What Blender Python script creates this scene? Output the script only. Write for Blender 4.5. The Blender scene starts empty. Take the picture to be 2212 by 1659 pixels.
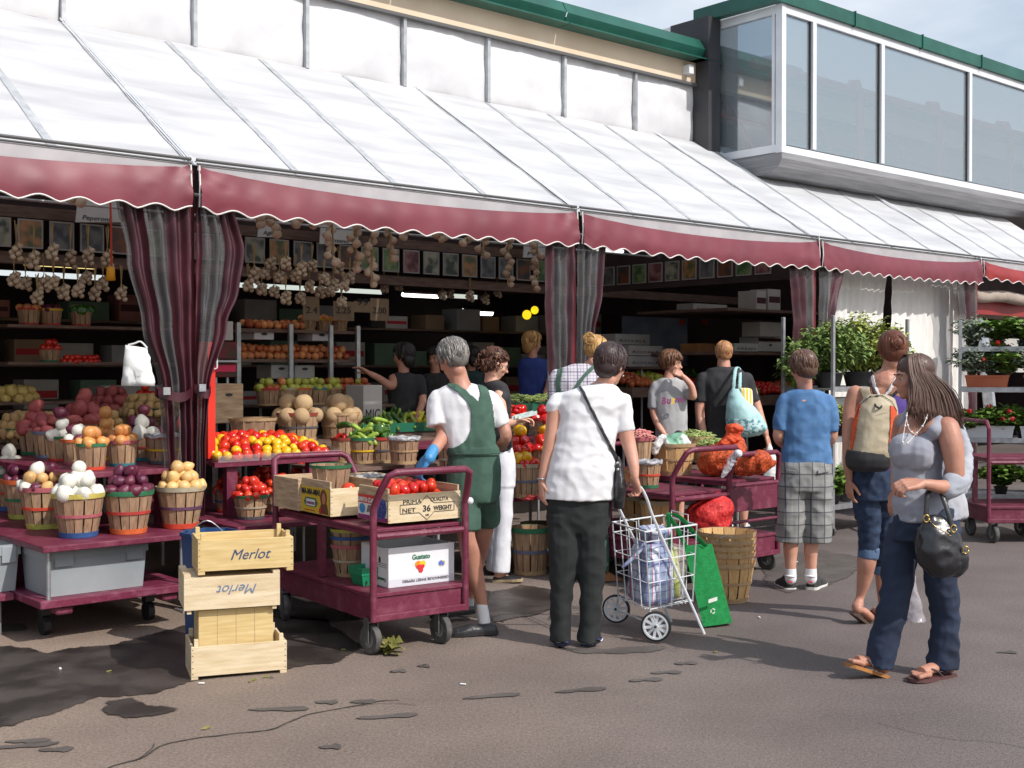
import bpy, bmesh, math, random
from mathutils import Vector, Matrix, noise, Euler
R = math.radians
sc = bpy.context.scene
col = sc.collection
# ------------------------------------------------------------ camera, light, exposure
F, CX, CY, CH = 2600.0, 1106.0, 829.5, 1.58
PITCH = math.atan((829.5 - 800) / F)
cam_d = bpy.data.cameras.new('camera'); cam = bpy.data.objects.new('camera', cam_d); col.objects.link(cam)
cam.location = (0, 0, CH); cam.rotation_euler = (R(90) - PITCH, 0, 0)
cam_d.sensor_width = 36; cam_d.lens = 36 * F / 2212; cam_d.clip_end = 2000; cam_d.clip_start = .05
sc.camera = cam
SUN_EL, SUN_ROT = R(43), math.atan2(.793, -.61)
sun_d = bpy.data.lights.new('sun', 'SUN'); sun_d.energy = 3.3; sun_d.angle = R(.6); sun_d.color = (1, .955, .9)
sun = bpy.data.objects.new('sun', sun_d); col.objects.link(sun)
sdir = Vector((math.sin(SUN_ROT) * math.cos(SUN_EL), math.cos(SUN_ROT) * math.cos(SUN_EL), math.sin(SUN_EL)))
sun.rotation_euler = sdir.to_track_quat('Z', 'Y').to_euler(); sun.location = (5, -5, 12)
w_ = bpy.data.worlds.new('World'); sc.world = w_; w_.use_nodes = True
nt = w_.node_tree; nt.nodes.clear(); N = nt.nodes.new; Lk = nt.links.new
out = N('ShaderNodeOutputWorld'); bg = N('ShaderNodeBackground'); sky = N('ShaderNodeTexSky')
sky.sky_type = 'NISHITA'; sky.sun_disc = False; sky.sun_elevation = SUN_EL; sky.sun_rotation = SUN_ROT
sky.air_density = 1.3; sky.dust_density = 2.2; sky.ozone_density = 1.2
tc = N('ShaderNodeTexCoord'); mp = N('ShaderNodeMapping'); mp.inputs['Scale'].default_value = (1, 1, 2.6)
nz = N('ShaderNodeTexNoise'); nz.inputs['Scale'].default_value = 2.3; nz.inputs['Detail'].default_value = 7; nz.inputs['Roughness'].default_value = .55
cr = N('ShaderNodeValToRGB'); cr.color_ramp.elements[0].position = .36; cr.color_ramp.elements[1].position = .68
mx = N('ShaderNodeMix'); mx.data_type = 'RGBA'
Lk(tc.outputs['Generated'], mp.inputs[0]); Lk(mp.outputs[0], nz.inputs['Vector']); Lk(nz.outputs['Fac'], cr.inputs[0])
Lk(cr.outputs[0], mx.inputs['Factor']); Lk(sky.outputs[0], mx.inputs['A']); mx.inputs['B'].default_value = (5.6, 6.0, 6.6, 1)
Lk(mx.outputs['Result'], bg.inputs[0]); bg.inputs[1].default_value = .135; Lk(bg.outputs[0], out.inputs[0])
sc.view_settings.view_transform = 'Standard'; sc.view_settings.look = 'None'
sc.view_settings.exposure = .18; sc.view_settings.gamma = 1
sc.cycles.max_bounces = 7; sc.cycles.transparent_max_bounces = 12; sc.cycles.diffuse_bounces = 3
# ------------------------------------------------------------ picture and site frames
def ray(x, y):
    a = (x - CX) / F; b = (CY - y) / F; cp, sp = math.cos(PITCH), math.sin(PITCH)
    return Vector((a, cp + b * sp, -sp + b * cp))
def P(x, y, Y): d = ray(x, y); return Vector((0, 0, CH)) + d * (Y / d.y)
def G(x, y, z=0.0): d = ray(x, y); return Vector((0, 0, CH)) + d * ((z - CH) / d.z)
PHI = R(49); U2 = Vector((math.sin(PHI), math.cos(PHI), 0)); N2 = Vector((-math.cos(PHI), math.sin(PHI), 0)); SR = R(41)
def S(s, w, z=0.0): v = U2 * s + N2 * w; return Vector((v.x, v.y, z))
def W(x, y, w): d = ray(x, y); t = w / d.dot(N2); return Vector((0, 0, CH)) + d * t
def Wsz(x, y, w): p = W(x, y, w); return p.dot(U2), p.z
def frame(o, ang):
    c, s = math.cos(ang), math.sin(ang)
    return lambda x, y, z=0.0: Vector((o[0] + c * x - s * y, o[1] + s * x + c * y, (o[2] if len(o) > 2 else 0) + z))
# ------------------------------------------------------------ object helpers
def tag(o, label=None, cat=None, group=None, kind=None):
    if label: o['label'] = label
    if cat: o['category'] = cat
    if group: o['group'] = group
    if kind: o['kind'] = kind
    return o
def thing(name, label, cat, loc=(0, 0, 0), rz=0, group=None):
    o = bpy.data.objects.new(name, None); col.objects.link(o); o.location = loc; o.rotation_euler = (0, 0, rz); o.empty_display_size = .1
    return tag(o, label, cat, group)
def wm(o):
    b = Matrix.LocRotScale(o.location, o.rotation_euler, o.scale); return wm(o.parent) @ o.matrix_parent_inverse @ b if o.parent else b
def link_mesh(name, me, parent=None, m=None, local=False):
    """world-space mesh under parent unless local"""
    o = bpy.data.objects.new(name, me); col.objects.link(o)
    if m is not None and not me.materials: me.materials.append(m)
    if parent is not None:
        o.parent = parent
        if not local: o.matrix_parent_inverse = wm(parent).inverted()
    return o
def obj(name, bm, m, parent=None, local=False, smooth=False, recalc=True):
    if recalc: bmesh.ops.recalc_face_normals(bm, faces=bm.faces)
    me = bpy.data.meshes.new(name); bm.to_mesh(me); bm.free()
    if smooth:
        me.polygons.foreach_set('use_smooth', [True] * len(me.polygons))
    me.materials.append(m) if not isinstance(m, (list, tuple)) else [me.materials.append(k) for k in m]
    return link_mesh(name, me, parent, None, local)
def autosmooth(o, ang=40):
    me = o.data
    me.polygons.foreach_set('use_smooth', [True] * len(me.polygons))
    try: me.set_sharp_from_angle(angle=R(ang))
    except Exception: pass
    return o
def copy_tree(o, parent=None):
    c = o.copy(); col.objects.link(c)
    if parent: c.parent = parent
    for ch in list(o.children): copy_tree(ch, c)
    return c
B = bmesh.new
def box(bm, c, size, ang=0.0, bev=0.0, mi=0, M=None):
    m = (Matrix.Translation(c) @ Matrix.Rotation(ang, 4, 'Z') if M is None else M) @ Matrix.Diagonal((*size, 1))
    r = bmesh.ops.create_cube(bm, size=1, matrix=m)
    fs = set(f for v in r['verts'] for f in v.link_faces)
    if bev > 0:
        es = list(set(e for f in fs for e in f.edges))
        q = bmesh.ops.bevel(bm, geom=es, offset=bev, segments=1, affect='EDGES'); fs = set(q['faces']) | {f for f in fs if f.is_valid}
    for f in fs: f.material_index = mi
def lbox(bm, Lf, ang, a, b, bev=0.0, mi=0):
    """box between local corners a and b of a frame"""
    c = Lf((a[0] + b[0]) / 2, (a[1] + b[1]) / 2, (a[2] + b[2]) / 2)
    box(bm, c, [abs(b[i] - a[i]) for i in range(3)], ang, bev, mi)
def sbox(bm, s0, s1, w0, w1, z0, z1, bev=0.0, mi=0):
    box(bm, S((s0 + s1) / 2, (w0 + w1) / 2, (z0 + z1) / 2), (abs(s1 - s0), abs(w1 - w0), abs(z1 - z0)), SR, bev, mi)
def ring_loft(bm, rings, cap=True, closed=True, mi=0):
    """rings: lists of points of equal length"""
    vs = [[bm.verts.new(p) for p in r] for r in rings]; n = len(rings[0])
    for a, b in zip(vs, vs[1:]):
        for i in range(n if closed else n - 1):
            j = (i + 1) % n
            try: bm.faces.new((a[i], a[j], b[j], b[i])).material_index = mi
            except ValueError: pass
    if cap and closed:
        for r in (vs[0][::-1], vs[-1]):
            try: bm.faces.new(r).material_index = mi
            except ValueError: pass
    return vs
def circ(c, ax, ay, rx, ry, n=12): return [c + ax * (rx * math.cos(2 * math.pi * i / n)) + ay * (ry * math.sin(2 * math.pi * i / n)) for i in range(n)]
def tube(bm, pts, rads, n=10, flat=1.0, side=None, cap=True, mi=0, balls=False):
    pts = [Vector(p) for p in pts]
    if not isinstance(rads, (list, tuple)): rads = [rads] * len(pts)
    rings = []; prev = None
    for i, p in enumerate(pts):
        t = (pts[min(i + 1, len(pts) - 1)] - pts[max(i - 1, 0)])
        if t.length < 1e-9: t = Vector((0, 0, 1))
        t.normalize()
        if side is not None: ax = (side - t * side.dot(t))
        elif prev is not None: ax = prev - t * prev.dot(t)
        else:
            ax = t.cross(Vector((0, 0, 1)))
            if ax.length < .1: ax = t.cross(Vector((0, 1, 0)))
        if ax.length < 1e-6: ax = t.orthogonal()
        ax.normalize(); prev = ax; ay = t.cross(ax)
        rings.append(circ(p, ax, ay, rads[i], rads[i] * flat, n))
    ring_loft(bm, rings, cap, mi=mi)
    if balls:
        for p, r in zip(pts, rads): ball(bm, p, r, 10)
def bezpts(pts, k=8):
    """Catmull-Rom through points"""
    pts = [Vector(p) for p in pts]; q = [pts[0]] + pts + [pts[-1]]; o = []
    for i in range(1, len(q) - 2):
        for j in range(k):
            t = j / k; a, b, c, d = q[i - 1], q[i], q[i + 1], q[i + 2]
            o.append(.5 * ((2 * b) + (c - a) * t + (2 * a - 5 * b + 4 * c - d) * t * t + (3 * b - a - 3 * c + d) * t ** 3))
    return o + [pts[-1]]
def ball(bm, c, r, n=12, rot=None, mi=0):
    rr = (r, r, r) if not isinstance(r, (tuple, list)) else r
    m = Matrix.Translation(c) @ (rot.to_4x4() if rot is not None else Matrix.Identity(4)) @ Matrix.Diagonal((*rr, 1))
    q = bmesh.ops.create_uvsphere(bm, u_segments=n, v_segments=max(6, n * 2 // 3), radius=1, matrix=m)
    if mi:
        for v in q['verts']:
            for f in v.link_faces: f.material_index = mi
def poly(bm, pts, mi=0): f = bm.faces.new([bm.verts.new(p) for p in pts]); f.material_index = mi; return f
def fused(name, bm, m, parent, vox=.01, sm=3, disp=None, ret=False):
    """one continuous surface from overlapping closed volumes"""
    me = bpy.data.meshes.new('tmp'); bm.to_mesh(me); bm.free(); o = bpy.data.objects.new('tmp', me); col.objects.link(o)
    r = o.modifiers.new('r', 'REMESH'); r.mode = 'VOXEL'; r.voxel_size = vox; r.use_smooth_shade = True
    if sm: s = o.modifiers.new('s', 'SMOOTH'); s.iterations = sm; s.factor = .5
    dg = bpy.context.evaluated_depsgraph_get(); me2 = bpy.data.meshes.new_from_object(o.evaluated_get(dg), depsgraph=dg)
    bpy.data.objects.remove(o); bpy.data.meshes.remove(me); me2.name = name
    if disp:
        amp, scl, strz = disp[:3]
        nn = [v.normal.copy() for v in me2.vertices]
        for v, n_ in zip(me2.vertices, nn):
            p = Vector((v.co.x * scl, v.co.y * scl, v.co.z * scl * strz))
            h = .55 * noise.noise(p) + 1.1 * (.22 - abs(noise.noise(p * 1.5 + Vector((3, 7, 1))))) + .25 * noise.noise(p * 3.1); v.co += n_ * (amp * h)
    me2.polygons.foreach_set('use_smooth', [True] * len(me2.polygons))
    me2.materials.clear(); me2.materials.append(m)
    if ret: return me2
    return link_mesh(name, me2, parent)
# ------------------------------------------------------------ materials
MC = {}
def srgb(r, g, b):
    f = lambda c: (c / 255 / 12.92) if c / 255 <= .04045 else ((c / 255 + .055) / 1.055) ** 2.4
    return (f(r), f(g), f(b))
def mat(name, c1, c2=None, scale=8, rough=.6, bump=0.0, bscale=60, metal=0.0, spec=.5, rnd=0.0, stretch=(1, 1, 1), emit=None, trans=0.0, contrast=(.35, .65), sss=0.0, sheen=0.0, coat=0.0, coord='Object', alpha=None, detail=5):
    if name in MC: return MC[name]
    m = bpy.data.materials.new(name); m.use_nodes = True; t = m.node_tree; b = t.nodes['Principled BSDF']; n = t.nodes.new; l = t.links.new
    b.inputs['Roughness'].default_value = rough; b.inputs['Metallic'].default_value = metal; b.inputs['Specular IOR Level'].default_value = spec
    if sss: b.inputs['Subsurface Weight'].default_value = sss; b.inputs['Subsurface Radius'].default_value = (.02, .008, .005); b.inputs['Subsurface Scale'].default_value = .3
    if sheen: b.inputs['Sheen Weight'].default_value = sheen
    if coat: b.inputs['Coat Weight'].default_value = coat; b.inputs['Coat Roughness'].default_value = .15
    if trans: b.inputs['Transmission Weight'].default_value = trans
    if emit: b.inputs['Emission Color'].default_value = (*emit[0], 1); b.inputs['Emission Strength'].default_value = emit[1]
    tcn = n('ShaderNodeTexCoord'); mpn = n('ShaderNodeMapping'); mpn.inputs['Scale'].default_value = stretch; l(tcn.outputs[coord], mpn.inputs[0])
    src = None
    if c2 is not None:
        z = n('ShaderNodeTexNoise'); z.inputs['Scale'].default_value = scale; z.inputs['Detail'].default_value = detail; l(mpn.outputs[0], z.inputs['Vector'])
        r = n('ShaderNodeValToRGB'); r.color_ramp.elements[0].position = contrast[0]; r.color_ramp.elements[1].position = contrast[1]
        r.color_ramp.elements[0].color = (*c1, 1); r.color_ramp.elements[1].color = (*c2, 1); l(z.outputs['Fac'], r.inputs[0]); src = r.outputs[0]
    if rnd:
        oi = n('ShaderNodeObjectInfo'); hs = n('ShaderNodeHueSaturation'); mr = n('ShaderNodeMapRange'); mr.inputs['To Min'].default_value = 1 - rnd; mr.inputs['To Max'].default_value = 1 + rnd
        l(oi.outputs['Random'], mr.inputs[0]); l(mr.outputs[0], hs.inputs['Value'])
        mr2 = n('ShaderNodeMapRange'); mr2.inputs['To Min'].default_value = .5 - rnd * .05; mr2.inputs['To Max'].default_value = .5 + rnd * .05
        l(oi.outputs['Random'], mr2.inputs[0]); l(mr2.outputs[0], hs.inputs['Hue'])
        if src: l(src, hs.inputs['Color'])
        else: hs.inputs['Color'].default_value = (*c1, 1)
        src = hs.outputs[0]
    if src: l(src, b.inputs['Base Color'])
    else: b.inputs['Base Color'].default_value = (*c1, 1)
    if bump:
        z2 = n('ShaderNodeTexNoise'); z2.inputs['Scale'].default_value = bscale; z2.inputs['Detail'].default_value = 4; l(mpn.outputs[0], z2.inputs['Vector'])
        bp = n('ShaderNodeBump'); bp.inputs['Strength'].default_value = bump; bp.inputs['Distance'].default_value = .01; l(z2.outputs['Fac'], bp.inputs['Height']); l(bp.outputs[0], b.inputs['Normal'])
    if alpha is not None: b.inputs['Alpha'].default_value = alpha
    MC[name] = m; return m
def mathn(t, op, a, b=None, c=None):
    x = t.nodes.new('ShaderNodeMath'); x.operation = op
    for i, v in enumerate((a, b, c)):
        if v is None: continue
        if isinstance(v, (int, float)): x.inputs[i].default_value = v
        else: t.links.new(v, x.inputs[i])
    return x.outputs[0]
def plaid(name, base, lines, coord='Object', rough=.8, alpha=None, rot=0.0, blotch=None):
    """lines: list of (axis 'h'/'v', frequency per metre, phase, width fraction, colour, strength)"""
    m = bpy.data.materials.new(name); m.use_nodes = True; t = m.node_tree; b = t.nodes['Principled BSDF']; b.inputs['Roughness'].default_value = rough
    tcn = t.nodes.new('ShaderNodeTexCoord'); mpn = t.nodes.new('ShaderNodeMapping'); mpn.inputs['Rotation'].default_value = (0, 0, rot); t.links.new(tcn.outputs[coord], mpn.inputs[0])
    sp = t.nodes.new('ShaderNodeSeparateXYZ'); t.links.new(mpn.outputs[0], sp.inputs[0])
    cur = None
    for ax, fr, ph, wd, c, st in lines:
        v = sp.outputs['X'] if ax == 'v' else sp.outputs['Z']
        if ax == 'd': v = sp.outputs['Y']
        q = mathn(t, 'FRACT', mathn(t, 'MULTIPLY_ADD', v, fr, ph)); q = mathn(t, 'MULTIPLY', mathn(t, 'LESS_THAN', q, wd), st)
        x = t.nodes.new('ShaderNodeMix'); x.data_type = 'RGBA'; t.links.new(q, x.inputs['Factor']); x.inputs['B'].default_value = (*c, 1)
        if cur is None: x.inputs['A'].default_value = (*base, 1)
        else: t.links.new(cur, x.inputs['A'])
        cur = x.outputs['Result']
    t.links.new(cur, b.inputs['Base Color'])
    if alpha is not None: b.inputs['Alpha'].default_value = alpha
    return m
def see(name, tint, alpha, rough=.15, streak=0.0):
    """clear plastic sheet: transparent with a glossy, slightly milky film"""
    m = bpy.data.materials.new(name); m.use_nodes = True; t = m.node_tree; b = t.nodes['Principled BSDF']
    b.inputs['Base Color'].default_value = (*tint, 1); b.inputs['Roughness'].default_value = rough; b.inputs['Specular IOR Level'].default_value = .7
    tcn = t.nodes.new('ShaderNodeTexCoord'); z = t.nodes.new('ShaderNodeTexNoise'); z.inputs['Scale'].default_value = 6; z.inputs['Detail'].default_value = 4
    mpn = t.nodes.new('ShaderNodeMapping'); mpn.inputs['Scale'].default_value = (3, 3, .4); t.links.new(tcn.outputs['Object'], mpn.inputs[0]); t.links.new(mpn.outputs[0], z.inputs['Vector'])
    a = mathn(t, 'MULTIPLY_ADD', z.outputs['Fac'], streak, alpha - streak * .5); t.links.new(a, b.inputs['Alpha'])
    MC[name] = m; return m
PAINT = mat('burgundy_paint', srgb(106, 37, 60), srgb(138, 78, 94), 11, .48, .4, 35, spec=.5, contrast=(.5, .85), detail=9)
PAINT_WORN = mat('burgundy_paint_worn', srgb(112, 38, 64), srgb(146, 84, 104), 14, .5, .4, 40, contrast=(.45, .8))
STEEL = mat('galvanised_steel', (.36, .37, .39), (.5, .51, .53), 12, .42, .1, 40, metal=.7)
ALU = mat('white_aluminium', (.66, .68, .72), (.74, .76, .79), 4, .35, .03, 40)
RUBBER = mat('rubber', (.05, .048, .047), (.11, .105, .1), 20, .75, .3, 50)
BLACK = mat('black_plastic', (.02, .02, .022), None, rough=.5)
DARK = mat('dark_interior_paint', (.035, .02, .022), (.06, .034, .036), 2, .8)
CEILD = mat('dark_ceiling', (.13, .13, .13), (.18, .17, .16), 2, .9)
DWOOD = mat('dark_wood', (.11, .06, .05), (.17, .11, .08), 6, .7, .2, 30, stretch=(1, 1, 6))
WOOD = mat('pale_crate_wood', srgb(206, 182, 142), srgb(232, 216, 186), 5, .78, .4, 60, stretch=(1, 1, 12), contrast=(.3, .75), rnd=.06)
WOOD_Y = mat('yellow_crate_wood', srgb(200, 170, 112), srgb(222, 198, 146), 5, .78, .25, 60, stretch=(1, 1, 14), contrast=(.3, .75))
WOOD_OLD = mat('weathered_crate_wood', srgb(170, 140, 112), srgb(205, 180, 146), 6, .8, .3, 60, stretch=(1, 1, 8))
WHITE_CARD = mat('white_card', (.72, .73, .77), (.78, .79, .82), 3, .55)
GREY_CARD = mat('grey_card', (.4, .38, .36), (.5, .48, .45), 3, .7)
PAPER = mat('white_paper', (.8, .81, .8), (.72, .73, .72), 9, .7, .3, 14)
SKIN = mat('skin', srgb(196, 142, 120), srgb(212, 160, 138), 9, .5, .1, 120, sss=.12)
SKIN_TAN = mat('tanned_skin', srgb(174, 122, 102), srgb(192, 140, 118), 9, .5, .1, 120, sss=.1)
SKIN_PALE = mat('pale_skin', srgb(214, 160, 136), srgb(230, 182, 158), 9, .5, .1, 120, sss=.12)
def cloth(name, c, c2=None, rough=.85, bump=.14, sc_=9, sheen=.0): return mat(name, c, c2 or tuple(min(1, k * 1.15) for k in c), sc_, rough, bump, 28, sheen=sheen)
# ------------------------------------------------------------ writing
def lettering(parent, body, m, o, ux, uz, size, shear=0.0, name='lettering', fit=None, ext=.0012, bold=0.0):
    """text mesh: o = lower left corner in world space, ux along the line, uz up"""
    cu = bpy.data.curves.new('t', 'FONT'); cu.body = body; cu.size = size; cu.shear = shear; cu.extrude = ext; cu.offset = bold
    cu.resolution_u = 3
    t = bpy.data.objects.new('t', cu); col.objects.link(t); dg = bpy.context.evaluated_depsgraph_get()
    me = bpy.data.meshes.new_from_object(t.evaluated_get(dg)); bpy.data.objects.remove(t); me.name = name
    if fit and len(me.vertices):
        xs = [v.co.x for v in me.vertices]; k = fit / (max(xs) - min(xs)); x0 = min(xs)
        for v in me.vertices: v.co.x = (v.co.x - x0) * k
    ux = ux.normalized(); uz = (uz - ux * uz.dot(ux)).normalized(); un = ux.cross(uz)
    Mx = Matrix((ux, uz, un)).transposed().to_4x4(); Mx.translation = o + un * .0015
    me.transform(Mx); me.materials.clear(); me.materials.append(m)
    return link_mesh(name, me, parent)
# ============================================================ SETTING
asph = mat('asphalt', (.15, .127, .118), (.2, .172, .156), .9, .9, .6, 110, detail=8)
def asphalt_nodes():
    t = asph.node_tree; n = t.nodes.new; l = t.links.new; b = t.nodes['Principled BSDF']
    base = b.inputs['Base Color'].links[0].from_socket; tcn = n('ShaderNodeTexCoord')
    v = n('ShaderNodeTexVoronoi'); v.inputs['Scale'].default_value = 70; l(tcn.outputs['Object'], v.inputs['Vector'])
    z = n('ShaderNodeTexNoise'); z.inputs['Scale'].default_value = 60; z.inputs['Detail'].default_value = 8; z.inputs['Roughness'].default_value = .75; l(tcn.outputs['Object'], z.inputs['Vector'])
    r = n('ShaderNodeMapRange'); r.inputs['From Min'].default_value = .3; r.inputs['From Max'].default_value = .7; r.inputs['To Min'].default_value = .55; r.inputs['To Max'].default_value = 1.45; l(z.outputs['Fac'], r.inputs[0])
    sp = mathn(t, 'MULTIPLY', mathn(t, 'LESS_THAN', v.outputs['Distance'], .16), .22)
    x = n('ShaderNodeMix'); x.data_type = 'RGBA'; x.blend_type = 'MULTIPLY'; x.inputs['Factor'].default_value = 1; l(base, x.inputs['A']); l(r.outputs[0], x.inputs['B'])
    y = n('ShaderNodeMix'); y.data_type = 'RGBA'; l(sp, y.inputs['Factor']); l(x.outputs['Result'], y.inputs['A']); y.inputs['B'].default_value = (.36, .32, .28, 1)
    # broad oily stains and a cooler tone towards the far right
    z3 = n('ShaderNodeTexNoise'); z3.inputs['Scale'].default_value = .55; z3.inputs['Detail'].default_value = 9; z3.inputs['Roughness'].default_value = .62; l(tcn.outputs['Object'], z3.inputs['Vector'])
    r3 = n('ShaderNodeMapRange'); r3.inputs['From Min'].default_value = .35; r3.inputs['From Max'].default_value = .7; r3.inputs['To Min'].default_value = .8; r3.inputs['To Max'].default_value = 1.12; l(z3.outputs['Fac'], r3.inputs[0])
    q = n('ShaderNodeMix'); q.data_type = 'RGBA'; q.blend_type = 'MULTIPLY'; q.inputs['Factor'].default_value = 1; l(y.outputs['Result'], q.inputs['A']); l(r3.outputs[0], q.inputs['B'])
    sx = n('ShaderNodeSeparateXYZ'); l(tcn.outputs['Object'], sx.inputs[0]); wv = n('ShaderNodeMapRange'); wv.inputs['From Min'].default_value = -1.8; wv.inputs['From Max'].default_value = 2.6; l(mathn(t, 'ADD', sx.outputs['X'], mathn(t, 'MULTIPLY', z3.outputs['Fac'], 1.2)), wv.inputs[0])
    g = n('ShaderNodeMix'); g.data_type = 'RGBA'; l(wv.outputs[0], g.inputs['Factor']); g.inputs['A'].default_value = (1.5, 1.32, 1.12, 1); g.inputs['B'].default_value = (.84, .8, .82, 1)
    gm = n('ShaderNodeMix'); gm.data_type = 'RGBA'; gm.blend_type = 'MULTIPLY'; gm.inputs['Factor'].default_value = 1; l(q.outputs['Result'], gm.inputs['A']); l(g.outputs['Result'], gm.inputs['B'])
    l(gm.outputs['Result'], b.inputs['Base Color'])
asphalt_nodes()
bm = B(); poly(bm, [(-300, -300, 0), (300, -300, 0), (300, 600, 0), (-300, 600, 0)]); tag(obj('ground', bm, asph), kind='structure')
WET = mat('wet_asphalt', (.035, .029, .026), (.085, .072, .064), 3.2, .28, .55, 130, spec=.5, contrast=(.42, .6))
DAMP = mat('damp_asphalt', (.085, .072, .064), (.125, .108, .096), 5, .6, .5, 140)
CRACK = mat('crack_shadow_dirt', (.045, .04, .036), None, rough=.95)
def soft(name, o, m, inset, kind='structure'):
    n = len(o); A = sum(o[i].x * o[(i + 1) % n].y - o[(i + 1) % n].x * o[i].y for i in range(n)); sg = 1 if A > 0 else -1; inn = []
    for i in range(n):
        d = (o[(i + 2) % n] - o[i - 2]).normalized(); inn.append(o[i] + Vector((-d.y, d.x, 0)) * (sg * inset))
    bm = B(); a = [bm.verts.new(p) for p in o]; b = [bm.verts.new(p) for p in inn]
    for i in range(n): bm.faces.new((a[i], a[(i + 1) % n], b[(i + 1) % n], b[i]))
    bmesh.ops.triangulate(bm, faces=[bm.faces.new(b)]); ob = obj(name, bm, m); at = ob.data.attributes.new('e', 'FLOAT', 'POINT'); at.data.foreach_set('value', [0.0] * n + [1.0] * (len(ob.data.vertices) - n)); return tag(ob, kind=kind)
def fade(m):
    t = m.node_tree; b = t.nodes['Principled BSDF']; a = t.nodes.new('ShaderNodeAttribute'); a.attribute_name = 'e'; z = t.nodes.new('ShaderNodeTexNoise'); z.inputs['Scale'].default_value = 22; z.inputs['Detail'].default_value = 6; c = t.nodes.new('ShaderNodeTexCoord'); t.links.new(c.outputs['Object'], z.inputs['Vector'])
    q = mathn(t, 'ADD', a.outputs['Fac'], mathn(t, 'MULTIPLY_ADD', z.outputs['Fac'], 1.5, -.75)); r = t.nodes.new('ShaderNodeMapRange'); r.inputs['From Min'].default_value = .25; r.inputs['From Max'].default_value = .6; t.links.new(q, r.inputs[0]); t.links.new(r.outputs[0], b.inputs['Alpha'])
fade(WET); fade(DAMP)
def blot(name, pts, z, m, jit=.02, sub=5, seed=0, kind='structure'):
    """irregular flat patch on the ground following a picture outline"""
    q = [G(x, y, z) for x, y in pts]; o = []
    for i in range(len(q)):
        a, b = q[i], q[(i + 1) % len(q)]; n_ = max(2, int((b - a).length / .035))
        for k in range(n_):
            p = a.lerp(b, k / n_); h = noise.noise_vector(Vector((p.x * 9, p.y * 9, seed))) + noise.noise_vector(Vector((p.x * 31, p.y * 31, seed))) * .5
            o.append(p + Vector((h.x, h.y, 0)) * jit)
    return soft(name, o, m, .045, kind)
blot('wet_ground', [(-60, 1395), (30, 1392), (110, 1408), (150, 1398), (230, 1392), (330, 1368), (390, 1350), (560, 1330), (700, 1330), (790, 1395), (740, 1430), (640, 1442), (560, 1452), (430, 1470), (330, 1500), (210, 1508), (110, 1545), (30, 1568), (-60, 1585)], .004, WET, .03)
blot('wet_ground', [(-60, 1350), (60, 1345), (60, 1362), (-60, 1368)], .004, DAMP, .02)
blot('wet_ground', [(230, 1512), (290, 1505), (330, 1520), (395, 1530), (350, 1545), (270, 1552), (215, 1540)], .006, WET, .02, seed=3)
blot('wet_ground', [(590, 1250), (800, 1225), (1010, 1250), (1110, 1300), (1090, 1345), (1030, 1335), (900, 1330), (700, 1345), (580, 1330)], .004, WET, .04, seed=4)
blot('wet_ground', [(1050, 1280), (1130, 1262), (1210, 1275), (1220, 1310), (1150, 1330), (1060, 1345), (1040, 1318)], .006, WET, .03, seed=5)
blot('wet_ground', [(1640, 1205), (1760, 1185), (1870, 1205), (1850, 1240), (1800, 1262), (1700, 1282), (1650, 1262)], .004, DAMP, .04, seed=6)
blot('wet_ground', [(1180, 1395), (1300, 1400), (1420, 1392), (1450, 1400), (1400, 1412), (1250, 1412)], .004, DAMP, .02, seed=16)
def footprint(x, y, L, a, m=DAMP, s=1):
    p0 = G(x, y, .005); pts = []
    for k in range(22):
        t = 2 * math.pi * k / 22; u = math.cos(t); v = math.sin(t); wd = .045 * (1 + .3 * u) * (1 - .45 * math.exp(-((u + .05) / .3) ** 2))
        pts.append(Vector((u * L / 2, v * wd, 0)))
    rm = Matrix.Rotation(a, 3, 'Z'); soft('wet_footprint', [p0 + rm @ (q + Vector((noise.noise(q * 40 + p0) * .012, noise.noise(q * 50 - p0) * .012, 0))) for q in pts], m, .014)
for x, y, L, a in [(600, 1531, .30, .1), (835, 1547, .3, .25), (1062, 1503, .3, .3), (705, 1516, .12, 0), (785, 1515, .14, .1), (860, 1449, .1, .5), (915, 1438, .08, .2), (1255, 1490, .28, .3), (1395, 1468, .2, .2), (715, 1612, .1, .2), (50, 1610, .3, .3), (120, 1618, .15, .1), (1440, 1452, .18, .1), (1480, 1432, .14, .2), (2175, 1408, .12, 0), (60, 1600, .2, .1)]:
    footprint(x, y, L, a, DAMP)
def crack(pts, w, seed=0):
    q = bezpts([G(x, y, .004) for x, y in pts], 14); L_, R_ = [], []
    for i, p in enumerate(q):
        t = (q[min(i + 1, len(q) - 1)] - q[max(i - 1, 0)]).normalized(); n_ = Vector((-t.y, t.x, 0)); p = p + n_ * noise.noise(p * 7 + Vector((seed, 0, 0))) * .03
        k = w * (.5 + .8 * abs(noise.noise(p * 12))); L_.append(p + n_ * k); R_.append(p - n_ * k)
    bm = B(); a = [bm.verts.new(p) for p in L_]; b = [bm.verts.new(p) for p in R_]
    for i in range(len(a) - 1): bm.faces.new((a[i], a[i + 1], b[i + 1], b[i]))
    tag(obj('pavement_crack', bm, CRACK), kind='structure')
crack([(180, 1680), (290, 1640), (360, 1605), (480, 1588), (590, 1572), (680, 1542), (760, 1525), (860, 1510)], .007)
crack([(275, 1643), (300, 1640), (335, 1618), (330, 1606)], .004, 4)
crack([(760, 1525), (820, 1520), (900, 1523)], .003, 5)
crack([(1900, 1560), (2010, 1590), (2130, 1600), (2260, 1625)], .002, 8)

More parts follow.
